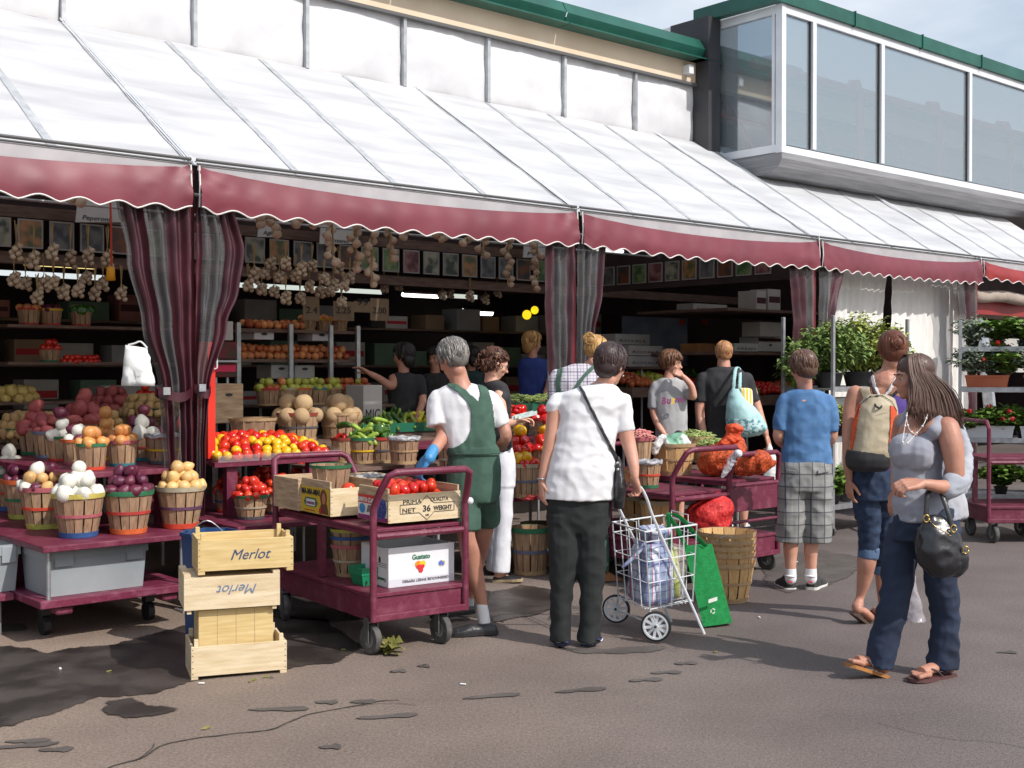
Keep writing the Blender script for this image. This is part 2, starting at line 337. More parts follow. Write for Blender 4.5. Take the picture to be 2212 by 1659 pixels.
def translucent(m, k):
    t = m.node_tree; b = t.nodes['Principled BSDF']; o = t.nodes['Material Output']; x = t.nodes.new('ShaderNodeMixShader'); x.inputs[0].default_value = k; s = t.nodes.new('ShaderNodeBsdfTranslucent'); s.inputs[0].default_value = (.8, .82, .84, 1)
    t.links.new(b.outputs[0], x.inputs[1]); t.links.new(s.outputs[0], x.inputs[2]); t.links.new(x.outputs[0], o.inputs[0])
# ============================================================ MARKET HALL
BEIGE = mat('beige_fascia', srgb(226, 208, 184), srgb(216, 196, 170), 2, .7)
GREEN = mat('green_roof_metal', srgb(22, 78, 66), srgb(32, 94, 80), 2.5, .4, .1, 8)
hall = thing('market_building', 'long market hall with beige fascia and green metal roof edge', 'building', S(10, 10))
S0, S1 = -4, 26
def sb(name, m, *bs, parent=hall, bev=0.0):
    b_ = B()
    for q in bs: sbox(b_, *q, bev)
    return obj(name, b_, m, parent)
sb('fascia', BEIGE, (S0, S1, 9.50, 9.62, 5.02, 5.27))
b_ = B()
for k in range(14):
    a = S0 + k * 2.15; sbox(b_, a + .006, a + (2.3 if k == 6 else 2.144), 9.3, 9.64, 5.27, 5.285); 
    vs = [S(a + .006, 9.40, 5.275), S(a + (2.144 if k != 6 else 2.3), 9.40, 5.275), S(a + (2.144 if k != 6 else 2.3), 9.34, 5.40), S(a + .006, 9.34, 5.40), S(a + .006, 9.42, 5.53), S(a + (2.144 if k != 6 else 2.3), 9.42, 5.53), S(a + (2.144 if k != 6 else 2.3), 9.7, 5.55), S(a + .006, 9.7, 5.55)]
    V = [b_.verts.new(v) for v in vs]
    if a < 11.2:
        b_.faces.new((V[0], V[1], V[2], V[3])); b_.faces.new((V[3], V[2], V[5], V[4])); b_.faces.new((V[4], V[5], V[6], V[7]))
obj('roof_edge', b_, GREEN, hall)
sb('roof', mat('roof_membrane', (.2, .2, .2), (.25, .25, .25), 2, .9), (S0, S1, 9.72, 22, 5.3, 5.5))
sb('shade_ceiling', CEILD, (S0, S1, 9.66, 22, 4.3, 4.4))  # slab added so the stalls underneath stay dark
# back wall with the low daylight slots
slots = [(4.8, 6.6), (8.5, 11.2), (12.3, 13.2)]
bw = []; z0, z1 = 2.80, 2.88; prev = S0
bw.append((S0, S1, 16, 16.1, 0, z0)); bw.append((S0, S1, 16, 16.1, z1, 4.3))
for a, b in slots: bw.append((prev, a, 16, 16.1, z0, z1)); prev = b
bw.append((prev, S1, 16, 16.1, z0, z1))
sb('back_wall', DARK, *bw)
sb('light_stop_wall', DARK, (S0 - .1, S0, 7.6, 16.1, 0, 4.3)); sb('light_stop_wall', DARK, (S1, S1 + .1, 7.6, 16.1, 0, 4.3))  # end walls added out of view to keep side light out
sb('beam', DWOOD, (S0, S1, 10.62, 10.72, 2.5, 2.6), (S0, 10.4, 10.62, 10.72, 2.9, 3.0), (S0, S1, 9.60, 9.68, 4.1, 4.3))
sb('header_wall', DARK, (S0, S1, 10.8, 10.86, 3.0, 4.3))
# partition between third and fourth stall
part_w = thing('partition_wall', 'dark partition wall and header board beside the flower stall', 'wall', S(10.7, 9))
sb('wall_panel', DARK, (10.62, 10.68, 7.5, 9.6, 2.55, 2.88), (10.62, 10.68, 9.6, 10.8, 2.55, 3.2), (13.7, 13.78, 7.7, 16, 0, 2.9), parent=part_w)

# ------------------------------------------------------------ plastic sheet wall above the awnings
FAB = mat('white_awning_fabric', (.56, .57, .6), (.77, .78, .8), 1.3, .6, .9, 3, spec=.35, stretch=(.7, .7, 7), contrast=(.3, .62), detail=7)
SHEET = mat('white_plastic_sheet', (.72, .725, .75), (.84, .845, .86), 3, .45, .8, 5, spec=.5)
GREY_STRIP = mat('grey_strip', (.34, .36, .38), (.46, .48, .5), 14, .6)
EDGE = mat('dark_channel', (.1, .1, .1), None, rough=.6)
RAIL = mat('pale_grey_rail', (.44, .42, .44), (.52, .5, .52), 5, .5)
sw = thing('plastic_sheet_wall', 'strip of billowing white plastic sheeting with thin mullions below the beige fascia', 'sheeting', S(5, 9.55, 4.3))
ms = [-3.5, -2.4, -1.3, .2 - .0, 1.3, 2.4, 3.58, 4.70, 5.80, 6.89, 7.95, 9.03, 10.15, 11.3]
for i, (a, b) in enumerate(zip(ms, ms[1:])):
    b_ = B(); n = 16; gr = []
    for j in range(13):
        row = []
        for k in range(n + 1):
            u, v = k / n, j / 12; s = a + .02 + (b - a - .04) * u
            bulge = math.sin(math.pi * u) * math.sin(math.pi * v) * .05 + .016 * noise.noise(Vector((s * 3, v * 3, i))) + .01 * noise.noise(Vector((s * 11, v * 4 + u * 5, i)))
            row.append(b_.verts.new(S(s, 9.55 - bulge, 4.34 + .67 * v)))
        gr.append(row)
    for j in range(12):
        for k in range(n): b_.faces.new((gr[j][k], gr[j][k + 1], gr[j + 1][k + 1], gr[j + 1][k]))
    obj('plastic_panel', b_, SHEET, sw, smooth=True)
    b_ = B(); sbox(b_, b - .018, b + .018, 9.5, 9.56, 4.33, 5.01); obj('mullion', b_, STEEL if i % 3 == 2 else GREY_STRIP, sw)
sb('top_channel', EDGE, (S0, 11.3, 9.47, 9.53, 4.99, 5.02), parent=sw)
translucent(FAB, .25); translucent(SHEET, .15)
# ------------------------------------------------------------ awnings
ZE, WE, WT, ZT = 2.92, 7.30, 9.52, 4.335
BURG = mat('burgundy_vinyl', srgb(110, 46, 58), srgb(124, 54, 66), 2, .5, .3, 4, spec=.5)
PIPE = mat('white_piping', (.75, .73, .7), None, rough=.6)
REDV = mat('red_vinyl', srgb(136, 34, 36), srgb(150, 46, 44), 3, .5, .4, 6)
SB = [-3.38, .10, 3.58, 7.055, 10.50, 13.83]
def canopy_pt(s, v, a, b, sag=.06):
    u = (s - a) / (b - a); k = 4; uu = (u * k) % 1
    z = ZE + (ZT - ZE) * v - sag * math.sin(math.pi * uu) * .35 * math.sin(math.pi * v) - .05 * math.sin(math.pi * u) * (1 - v) ** 2
    z += .012 * noise.noise(Vector((s * 2.2, v * 9, 3))) + .006 * noise.noise(Vector((s * 1.2, v * 40, 9)))
    return S(s, WE + (WT - WE) * v, z)
def awning(a, b, label, fab=FAB, val=BURG, vdrop=.27, nsc=14, sagc=1.0, ribs=4, gap=.03):
    t = thing('awning', label, 'awning', S((a + b) / 2, WE, ZE), group=None)
    n, m_ = 48, 26; b_ = B(); gr = [[b_.verts.new(canopy_pt(a + .01 + (b - a - .02) * k / n, j / m_, a, b)) for k in range(n + 1)] for j in range(m_ + 1)]
    for j in range(m_):
        for k in range(n): b_.faces.new((gr[j][k], gr[j][k + 1], gr[j + 1][k + 1], gr[j + 1][k]))
    o = obj('canopy', b_, fab, t, smooth=True)
    for r in range(1, ribs):
        s = a + (b - a) * r / ribs; b_ = B(); L_ = []
        for j in range(m_ + 1):
            v = .01 + .98 * j / m_; L_.append([canopy_pt(s + q, v, a, b) + Vector((0, 0, .006)) for q in (-.03, .03)])
        V = [[b_.verts.new(p) for p in r_] for r_ in L_]
        for x, y in zip(V, V[1:]): b_.faces.new((x[0], x[1], y[1], y[0]))
        obj('rafter_stripe', b_, GREY_STRIP, t)  # grey stripe painted for rafters showing dark through the fabric
    b_ = B(); ax = (S(0, WT, ZT) - S(0, WE, ZE)); 
    for off, wd in ((-.024, .007), (.0, .006), (.024, .007)):
        p0, p1 = S(a + off, WE - .01, ZE + .02), S(a + off, WT, ZT + .02); tube(b_, [p0, p0.lerp(p1, .5), p1], wd, 4)
    obj('edge_bar', b_, ALU, t)
    # eave rail
    b_ = B(); nn = 24
    for q0, q1, zz0, zz1 in ((0, 0, -.085, .0),):
        for k in range(nn):
            u0, u1 = k / nn, (k + 1) / nn; dz0 = -.02 * sagc * math.sin(math.pi * u0); dz1 = -.02 * sagc * math.sin(math.pi * u1)
            s0_, s1_ = a + gap + (b - a - 2 * gap) * u0, a + gap + (b - a - 2 * gap) * u1
            poly(b_, [S(s0_, WE - .02, ZE - .035 - .07 * math.sin(math.pi * u0) ** .6), S(s1_, WE - .02, ZE - .035 - .07 * math.sin(math.pi * u1) ** .6), S(s1_, WE - .03, ZE - .004), S(s0_, WE - .03, ZE - .004)])
    obj('eave_strip', b_, RAIL, t)
    b_ = B(); tube(b_, [S(a + .02, WE - .035, ZE + .004), S(b - .02, WE - .035, ZE + .004)], .008, 6); tube(b_, [S(a + .02, WE - .03, ZE + .03), S(b - .02, WE - .03, ZE + .03)], .012, 6); obj('eave_rail', b_, EDGE, t)
    # valance with scalloped lower edge
    b_ = B(); nv = nsc * 10; top, bot, gr = [], [], []
    for k in range(nv + 1):
        u = k / nv; s = a + gap + (b - a - 2 * gap) * u; e = math.sin(math.pi * u)
        z1 = ZE - .01 - .085 * e ** .6; z0 = ZE - vdrop - .045 + .05 * (1 - e) * 0 - .02 * e + .036 * abs(math.cos(math.pi * nsc * u)) ** 1.5 - .0
        col_ = []
        for j in range(7):
            v = j / 6; z = z1 + (z0 - z1) * v
            pull = math.exp(-min(u, 1 - u) * 14)
            bul = .035 * math.sin(math.pi * v * .7) + .012 * noise.noise(Vector((s * 2.1, v * 1.5, 5))) + .03 * pull * noise.noise(Vector((s * 9 + v * 3, v * 4, 8))) + .004 * v * math.cos(2 * math.pi * nsc * u)
            col_.append(S(s, WE - .035 - bul, z))
        gr.append([b_.verts.new(p) for p in col_]); bot.append(col_[-1] + N2 * -.003)
    for x, y in zip(gr, gr[1:]):
        for j in range(6): b_.faces.new((x[j], y[j], y[j + 1], x[j + 1]))
    obj('valance', b_, val, t, smooth=True)
    b_ = B(); tube(b_, bot, .0055, 5); lft = [v.co.copy() for v in []]
    for u in (0, 1):
        s = a + gap + (b - a - 2 * gap) * u; tube(b_, [S(s, WE - .05, ZE - .01), S(s, WE - .06, ZE - .15), S(s, WE - .05, bot[0].z)], .006, 5)
    obj('piping', b_, PIPE, t)
    return t
awning(SB[0], SB[1], 'white awning with burgundy valance beyond the left edge, first of the row')
awning(SB[1], SB[2], 'white awning with burgundy valance over the onion and potato stall at far left')
awning(SB[2], SB[3], 'white awning with burgundy valance over the garlic and tomato stall')
awning(SB[3], SB[4], 'white awning with burgundy valance over the stall with the two shoppers and boxes')
awning(SB[4], SB[5], 'white awning with burgundy valance above the white cloth curtains', nsc=16)
t = awning(SB[5], 17.3, 'white awning with red valance at the far right, beyond the burgundy ones', val=REDV, vdrop=.2, nsc=12)
b_ = B(); pts = [S(13.9 + k * .2, 7.42 + .02 * math.sin(k), 2.5 - .012 * math.sin(k * 1.3)) for k in range(18)]; tube(b_, bezpts(pts, 3), .075, 10); obj('rolled_blind', b_, mat('taupe_canvas', (.3, .24, .2), (.4, .33, .28), 6, .8, .5, 12), t, smooth=True)
b_ = B(); sbox(b_, 13.9, 17.2, 7.5, 7.53, 2.28, 2.46); obj('red_band', b_, REDV, t)

# ------------------------------------------------------------ glazed gallery
GAL = thing('glazed_gallery', 'overhanging glass gallery with white aluminium frame and green roof trim', 'building', S(14, 9, 4))
g0, gw, gz0, gz1, gE = 11.42, 8.45, 4.12, 5.75, 26
DKM = mat('dark_bronze_cladding', (.035, .035, .04), (.05, .05, .055), 3, .5)
sb('corner_column', DKM, (11.18, 11.40, 9.3, 9.9, 3.9, 5.8), parent=GAL)
sb('roof_trim', GREEN, (11.28, gE, 8.38, 8.5, 5.79, 5.95), (11.28, 11.4, 8.5, 9.62, 5.79, 5.95), parent=GAL)
s = 12.83
for k in range(7): b_ = B(); sbox(b_, s, s + .015, 8.365, 8.5, 5.775, 5.965); s += 1.55; obj('trim_joint', b_, GREEN, GAL)
PCR = mat('translucent_roof', (.6, .62, .64), (.68, .7, .72), 2, .5); translucent(PCR, .6); sb('roof_sheet', PCR, (11.4, gE, 8.5, 11.6, 5.86, 5.87), parent=GAL)  # roof made translucent so the sun brightens the gallery inside
sb('frame', ALU, (g0, gE, 8.42, 8.50, 5.69, 5.79), (g0, gE, 8.42, 8.50, gz0 - .03, gz0 + .05), (g0 - .0, g0 + .07, 8.503, 9.5, 5.69, 5.785), (g0 + .0, g0 + .07, 8.503, 9.5, gz0 - .025, gz0 + .065), (g0 - .003, g0 + .075, 8.415, 8.503, gz0 - .033, 5.793), (g0, g0 + .07, 9.42, 9.5, gz0 + .066, 5.69), (g0, g0 + .03, 8.52, 8.56, gz0 + .066, 5.69), parent=GAL)
mull = [12.05, 13.51, 15.7, 17.9, 20.1, 22.3, 24.5]
for s in mull: sb('mullion', ALU, (s - .035, s + .035, 8.41, 8.495, gz0 + .071, 5.689), parent=GAL)
for s in mull: sb('glazing_gasket', BLACK, (s - .058, s - .037, 8.44, 8.47, gz0 + .071, 5.689), parent=GAL)
GL = bpy.data.materials.new('gallery_glass'); GL.use_nodes = True; t_ = GL.node_tree; t_.nodes.clear()
o_ = t_.nodes.new('ShaderNodeOutputMaterial'); m1 = t_.nodes.new('ShaderNodeMixShader'); tr = t_.nodes.new('ShaderNodeBsdfTransparent'); tr.inputs[0].default_value = (.72, .77, .8, 1)
gl = t_.nodes.new('ShaderNodeBsdfGlossy'); gl.inputs[0].default_value = (.9, .95, 1, 1); gl.inputs['Roughness'].default_value = .05
df = t_.nodes.new('ShaderNodeBsdfDiffuse'); df.inputs[0].default_value = (.55, .62, .64, 1); m2 = t_.nodes.new('ShaderNodeMixShader'); m2.inputs[0].default_value = .22
m1.inputs[0].default_value = .22
t_.links.new(tr.outputs[0], m2.inputs[1]); t_.links.new(df.outputs[0], m2.inputs[2]); t_.links.new(m2.outputs[0], m1.inputs[1]); t_.links.new(gl.outputs[0], m1.inputs[2]); t_.links.new(m1.outputs[0], o_.inputs[0])
edges = [g0 + .08] + mull + [gE]
for a, b in zip(edges, edges[1:]):
    b_ = B(); sbox(b_, a + .03, b - .036, 8.455, 8.461, gz0 + .071, 5.689); obj('window_pane', b_, GL, GAL)
b_ = B(); sbox(b_, g0 + .035, g0 + .041, 8.56, 9.42, gz0 + .066, 5.689); obj('window_pane', b_, GL, GAL)
b_ = B()   # rounded soffit
prof = [(8.42, gz0 - .032), (8.415, gz0 - .1), (8.46, gz0 - .19), (8.6, gz0 - .26), (9.0, gz0 - .28), (9.6, gz0 - .28)]
V = [[b_.verts.new(S(s_, w, z)) for w, z in prof] for s_ in (g0 - .0, gE)]
for j in range(len(prof) - 1): b_.faces.new((V[0][j], V[0][j + 1], V[1][j + 1], V[1][j]))
V2 = [b_.verts.new(S(g0, w, z)) for w, z in prof] ; top = [b_.verts.new(S(g0, 9.6, gz0 - .032))]
b_.faces.new(V2 + top)
obj('soffit', b_, mat('grey_corrugated_soffit', (.2, .2, .21), (.28, .28, .29), 6, .6, .5, 30, stretch=(.3, .3, 9)), GAL)
sb('gallery_floor', GREY_CARD, (g0 + .08, gE, 8.5, 11.5, gz0 - .03, gz0 - .0), parent=GAL)
sb('inner_wall', mat('grey_inner_wall', (.4, .43, .46), (.5, .53, .56), 1.4, .8), (g0 + .1, gE, 11.5, 11.6, gz0, 5.8), parent=GAL)
sb('inner_band', BEIGE, (g0 + .1, gE, 10.5, 10.56, 4.95, 5.2), parent=GAL)
REDST = mat('red_steel', srgb(190, 60, 50), None, rough=.5)
b_ = B()
for s in (12.0, 13.9, 15.9, 18, 20): tube(b_, [S(s, 9.0, gz0), S(s, 9.0, 5.2), S(s + .1, 9.1, 5.4), S(s + .4, 9.4, 5.5)], .05, 6); tube(b_, [S(s - .1, 10, 5.5), S(s + .4, 9.6, gz0 + .3), S(s + .2, 9.4, gz0)], .035, 6)
tube(b_, [S(g0 + .2, 9.0, 5.25), S(gE, 9.0, 5.25)], .055, 6); tube(b_, [S(g0 + .2, 9.6, 4.75), S(gE, 10.6, 4.75)], .03, 6)
obj('red_truss', b_, REDST, GAL)
b_ = B()
for k in range(8): sbox(b_, 11.6 + k * .13, 11.68 + k * .13, 10.3, 10.34, 5.3, 5.36 + (k % 2) * .05)
obj('corrugated_flashing', b_, WHITE_CARD, GAL)
sb('security_lamp', WHITE_CARD, (10.95, 11.03, 9.40, 9.498, 5.1, 5.2), parent=hall)

# ------------------------------------------------------------ posts and gathered curtains
POSTM = mat('burgundy_post', srgb(96, 28, 38), srgb(116, 40, 48), 6, .5, .3, 20)
CLEAR = see('clear_vinyl', (.12, .115, .12), .6, .22, .5); BVIN = mat('burgundy_curtain_vinyl', srgb(48, 17, 28), srgb(76, 31, 42), 4, .4, .5, 7, spec=.6, contrast=(.3, .7))
ZIP = mat('zipper_metal', (.55, .52, .5), None, rough=.4, metal=.6)
for i, s in enumerate(SB[1:]):
    lab = ['far left beyond the frame', 'left, wrapped by the tall tied-back curtains', 'middle, behind the blonde vendor', 'between the boxes stall and the white curtains', 'right end of the burgundy valance'][i]
    p = thing('stall_post', 'slim burgundy stall post, ' + lab, 'post', S(s, WE + .06))
    b_ = B(); sbox(b_, s - .035, s + .035, WE + .03, WE + .1, 0, ZE - .02, .004); obj('post', b_, POSTM, p)
    b_ = B(); sbox(b_, s - .07, s + .07, WE - .0, WE + .13, 0, .015); obj('foot_plate', b_, STEEL, p)
def curtain(label, w, rows, nf, bands, amp=.035, tie=None, name='clear_curtain', sub=None):
    """rows: (y, x_left, x_right) outline in the photo laid on the plane w; bands: [(u0,u1,part,material)]"""
    ys = [r[0] for r in rows]; s_ref = [(Wsz(r[1], r[0], w), Wsz(r[2], r[0], w)) for r in rows]
    t = thing(name, label, 'curtain', S(*[(s_ref[0][0][0] + s_ref[0][1][0]) / 2, w], s_ref[-1][0][1]))
    m_ = 44; out_ = []
    for j in range(m_ + 1):
        v = j / m_ * (len(rows) - 1); i = min(int(v), len(rows) - 2); f = v - i; f2 = f * f * (3 - 2 * f)
        sl = s_ref[i][0][0] * (1 - f2) + s_ref[i + 1][0][0] * f2; sr = s_ref[i][1][0] * (1 - f2) + s_ref[i + 1][1][0] * f2
        z = (s_ref[i][0][1] + s_ref[i][1][1]) / 2 * (1 - f) + (s_ref[i + 1][0][1] + s_ref[i + 1][1][1]) / 2 * f
        out_.append((sl, sr, z))
    for u0, u1, pn, m in bands:
        b_ = B(); n = max(6, int((u1 - u0) * nf * 9)); gr = []
        for sl, sr, z in out_:
            row = []
            for k in range(n + 1):
                u = u0 + (u1 - u0) * k / n; s = sl + (sr - sl) * u; ww = w + amp * math.sin(2 * math.pi * nf * u + .5 * math.sin(z * 2)) * (.6 + .4 * noise.noise(Vector((u * 3, z, 2)))) + .012 * noise.noise(Vector((s * 14, z * 7, 4)))
                row.append(b_.verts.new(S(s, ww, z)))
            gr.append(row)
        for x, y in zip(gr, gr[1:]):
            for k in range(n): b_.faces.new((x[k], x[k + 1], y[k + 1], y[k]))
        obj(pn, b_, m, t, smooth=True)
    if tie:
        y, xl, xr = tie; p0, z0_ = Wsz(xl, y, w); p1, _ = Wsz(xr, y, w); b_ = B()
        for sd in (-1, 1):
            V = [[b_.verts.new(S(p0 + (p1 - p0) * k / 8, w + sd * (amp + .02) * (.4 + math.sin(math.pi * k / 8)), z0_ + dz - .04 * math.sin(math.pi * k / 8))) for dz in (-.03, .03)] for k in range(9)]
            for x, y_ in zip(V, V[1:]): b_.faces.new((x[0], y_[0], y_[1], x[1]))
        obj('tie_strap', b_, BVIN, t, smooth=True)
        b_ = B(); box(b_, S(p0 + .03, w - amp - .04, z0_), (.05, .012, .05), SR, .003); obj('buckle', b_, STEEL, t)
    return t
curtain('clear and burgundy vinyl curtain tied back on the left side of the left post', 7.30, [(420, 247, 409), (560, 272, 411), (700, 305, 412), (840, 345, 414), (900, 350, 414), (1000, 355, 415), (1115, 372, 417)], 5,
        [(0, .1, 'clear_panel', CLEAR), (.1, .34, 'burgundy_panel', BVIN), (.34, .66, 'clear_panel', CLEAR), (.66, 1, 'burgundy_panel', BVIN)], .045, (845, 338, 412))
curtain('clear and burgundy vinyl curtain tied back on the right side of the left post', 7.29, [(430, 422, 500), (540, 422, 526), (620, 422, 516), (700, 422, 490), (840, 420, 452), (950, 420, 442), (1115, 418, 440)], 4,
        [(0, .14, 'burgundy_panel', BVIN), (.14, .62, 'clear_panel', CLEAR), (.62, 1, 'burgundy_panel', BVIN)], .04, (838, 416, 452))
curtain('narrow vinyl curtain hanging on the left side of the middle post', 7.32, [(515, 1178, 1240), (650, 1176, 1238), (800, 1184, 1236), (1000, 1190, 1232), (1150, 1196, 1230)], 4,
        [(0, .08, 'zipper', ZIP), (.08, .32, 'burgundy_panel', BVIN), (.32, .8, 'clear_panel', CLEAR), (.8, 1, 'burgundy_panel', BVIN)], .035)
curtain('narrow vinyl curtain hanging on the right side of the middle post', 7.30, [(525, 1246, 1307), (620, 1246, 1300), (720, 1247, 1284), (850, 1247, 1276), (1150, 1247, 1272)], 4,
        [(0, .75, 'clear_panel', CLEAR), (.75, 1, 'burgundy_panel', BVIN)], .035)
curtain('dark burgundy vinyl curtain left of the post beside the flower rack', 7.32, [(560, 1703, 1757), (700, 1712, 1757), (850, 1722, 1757), (1000, 1728, 1758)], 3,
        [(0, .06, 'zipper', ZIP), (.06, .6, 'burgundy_panel', BVIN), (.6, 1, 'clear_panel', CLEAR)], .03)
curtain('grey vinyl curtain right of the post beside the flower rack', 7.30, [(565, 1768, 1822), (700, 1768, 1800), (850, 1768, 1790), (1000, 1768, 1786)], 3,
        [(0, .55, 'clear_panel', CLEAR), (.55, 1, 'burgundy_panel', BVIN)], .03)
curtain('burgundy vinyl curtain at the right end post of the white curtain stall', 7.32, [(600, 2066, 2108), (760, 2078, 2110), (900, 2084, 2110), (1020, 2088, 2110)], 3,
        [(0, .35, 'clear_panel', CLEAR), (.35, .8, 'burgundy_panel', BVIN), (.8, 1, 'clear_panel', CLEAR)], .03)
WC = mat('white_curtain_cloth', (.74, .72, .69), (.8, .78, .75), 3, .85, .2, 30)
curtain('white cloth curtain with the parting on its right, behind the bushy plants', 7.62, [(560, 1790, 1916), (700, 1786, 1905), (830, 1780, 1880), (960, 1778, 1868), (1080, 1778, 1860)], 9, [(0, 1, 'cloth', WC)], .02, name='cloth_curtain')
curtain('white cloth curtain with the parting on its left, behind the flower racks', 7.62, [(560, 1926, 2100), (680, 1925, 2100), (830, 1905, 2100), (960, 1900, 2100), (1080, 1898, 2100)], 12, [(0, 1, 'cloth', WC)], .02, name='cloth_curtain')
# ============================================================ BUILDERS
rnd = random.Random(7)
SLAT = mat('basket_slat_wood', srgb(142, 112, 86), srgb(186, 152, 120), 7, .78, .35, 90, stretch=(9, 9, 1.2), rnd=.12, contrast=(.3, .7))
SLAT_N = mat('new_basket_wood', srgb(196, 152, 96), srgb(222, 184, 132), 7, .75, .35, 90, stretch=(9, 9, 1.2), rnd=.1, contrast=(.3, .7))
BANDC = {'yellow': srgb(206, 190, 96), 'green': srgb(52, 122, 84), 'cream': srgb(188, 176, 150), 'pink': srgb(186, 100, 108), 'orange': srgb(224, 108, 56), 'red': srgb(190, 62, 56),
         'blue': srgb(54, 92, 150), 'purple': srgb(104, 66, 96), 'teal': srgb(50, 132, 146), 'grey': srgb(92, 90, 96), 'brightyellow': srgb(232, 188, 30), 'scarlet': srgb(226, 78, 52), 'lime': srgb(190, 190, 90), 'wood': srgb(190, 158, 118), 'rust': srgb(150, 66, 52), 'bluegrey': srgb(110, 116, 140), 'white': srgb(200, 200, 196)}
def band(c): return mat('band_' + c, BANDC[c], tuple(k * .72 for k in BANDC[c]), 16, .7, .3, 60, contrast=(.35, .75))
LINER = mat('grey_bin_liner', (.3, .3, .32), (.42, .42, .44), 30, .28, .9, 50, spec=.8)
BC = {}
def lathe(bm, prof, n=20, c=(0, 0), mi=0):
    ring_loft(bm, [[Vector((c[0] + r * math.cos(2 * math.pi * i / n), c[1] + r * math.sin(2 * math.pi * i / n), z)) for i in range(n)] for r, z in prof], False, mi=mi)
def basket_meshes(rt, rb, h, n, new):
    key = (rt, rb, h, n, new)
    if key in BC: return BC[key]
    r_ = random.Random(int(rt * 1e4)); bm = B(); g = .06
    for i in range(n):
        a0 = 2 * math.pi * i / n; wd = 2 * math.pi / n * (.90 + .06 * r_.random()); off = r_.uniform(-.02, .02)
        for t0, t1 in ((0, .33), (.33, .66), (.66, 1)):
            q = []
            for t in (t0, t1):
                rr = rb + (rt - rb) * (t ** .85); sh = .88 + .12 * t
                q.append([(rr, a0 + off - wd * sh / 2, h * t), (rr, a0 + off + wd * sh / 2, h * t), (rr - .004, a0 + off + wd * sh / 2, h * t), (rr - .004, a0 + off - wd * sh / 2, h * t)])
            V = [[bm.verts.new((r0 * math.cos(a), r0 * math.sin(a), z)) for r0, a, z in ring] for ring in q]
            for k in range(4): bm.faces.new((V[0][k], V[0][(k + 1) % 4], V[1][(k + 1) % 4], V[1][k]))
    bmesh.ops.create_circle(bm, cap_ends=True, radius=rb * .97, segments=24, matrix=Matrix.Translation((0, 0, .008)))
    s = bpy.data.meshes.new('slats'); bm.to_mesh(s); bm.free(); s.materials.append(SLAT_N if new else SLAT); BC[key] = s; return s
def ringband(r0, r1, z0, z1, th=.0045, wob=.0):
    bm = B(); n = 40; P_ = []
    for rr, z in ((r0, z0), (r1, z1), (r1 - th, z1), (r0 - th, z0)): P_.append([Vector((rr * math.cos(2 * math.pi * i / n), rr * math.sin(2 * math.pi * i / n), z + wob * math.sin(2 * math.pi * i / n * 3))) for i in range(n)])
    P_.append(P_[0]); ring_loft(bm, P_, False); bmesh.ops.remove_doubles(bm, verts=bm.verts, dist=1e-5); return bm
BANDM = {}
def basket(label, loc, rt=.15, rb=.1, h=.26, rim='cream', mid='cream', base='cream', liner=False, new=False, n=14, handle=False, group=None, name='bushel_basket', rz=None, flip=False):
    t = thing(name, label, 'basket', loc, rnd.uniform(0, 6) if rz is None else rz, group)
    if flip: t.rotation_euler = (math.pi, 0, 0)
    link_mesh('slats', basket_meshes(rt, rb, h, n, new), t, None, True)
    def bnd(nm, c, r0, r1, z0, z1):
        k = (nm, c, round(r0, 4), round(r1, 4), round(z0, 4))
        if k not in BANDM:
            b_ = ringband(r0, r1, z0, z1); bmesh.ops.recalc_face_normals(b_, faces=b_.faces); me = bpy.data.meshes.new(nm); b_.to_mesh(me); b_.free(); me.materials.append(band(c)); me.polygons.foreach_set('use_smooth', [True] * len(me.polygons)); BANDM[k] = me
            me.set_sharp_from_angle(angle=R(50))
        link_mesh(nm, BANDM[k], t, None, True)
    rr = lambda q: rb + (rt - rb) * q ** .85
    bnd('rim', rim, rr(1 - .085 * .26 / h * 1.0) + .005, rt + .006, h * (1 - .1), h + .003)
    if mid: bnd('middle_band', mid, rr(.47) + .0045, rr(.52) + .005, h * .46, h * .53)
    if base: bnd('base_band', base, rb + .005, rr(.12) + .005, 0.0, h * .12)
    if liner:
        b_ = B(); ring_loft(b_, [[Vector((q * math.cos(a), q * math.sin(a), z + .006 * math.sin(7 * a))) for a in [2 * math.pi * i / 40 for i in range(40)]] for q, z in ((rt + .009, h * .93), (rt + .01, h + .006), (rt - .008, h + .008), (rr(.7) - .012, h * .7), (rr(.5) - .02, h * .55), (.02, h * .5))], False)
        obj('liner', b_, LINER, t, True, True)
    if handle:
        for sgn in (-1, 1):
            b_ = B(); a = 0; pts = [Vector((sgn * (rt + .006), -.05, h * .93)), Vector((sgn * (rt + .02), -.045, h * 1.1)), Vector((sgn * (rt + .022), 0, h * 1.16)), Vector((sgn * (rt + .02), .045, h * 1.1)), Vector((sgn * (rt + .006), .05, h * .93))]
            tube(b_, pts, .0022, 5); obj('wire_handle', b_, STEEL, t, True)
    return t
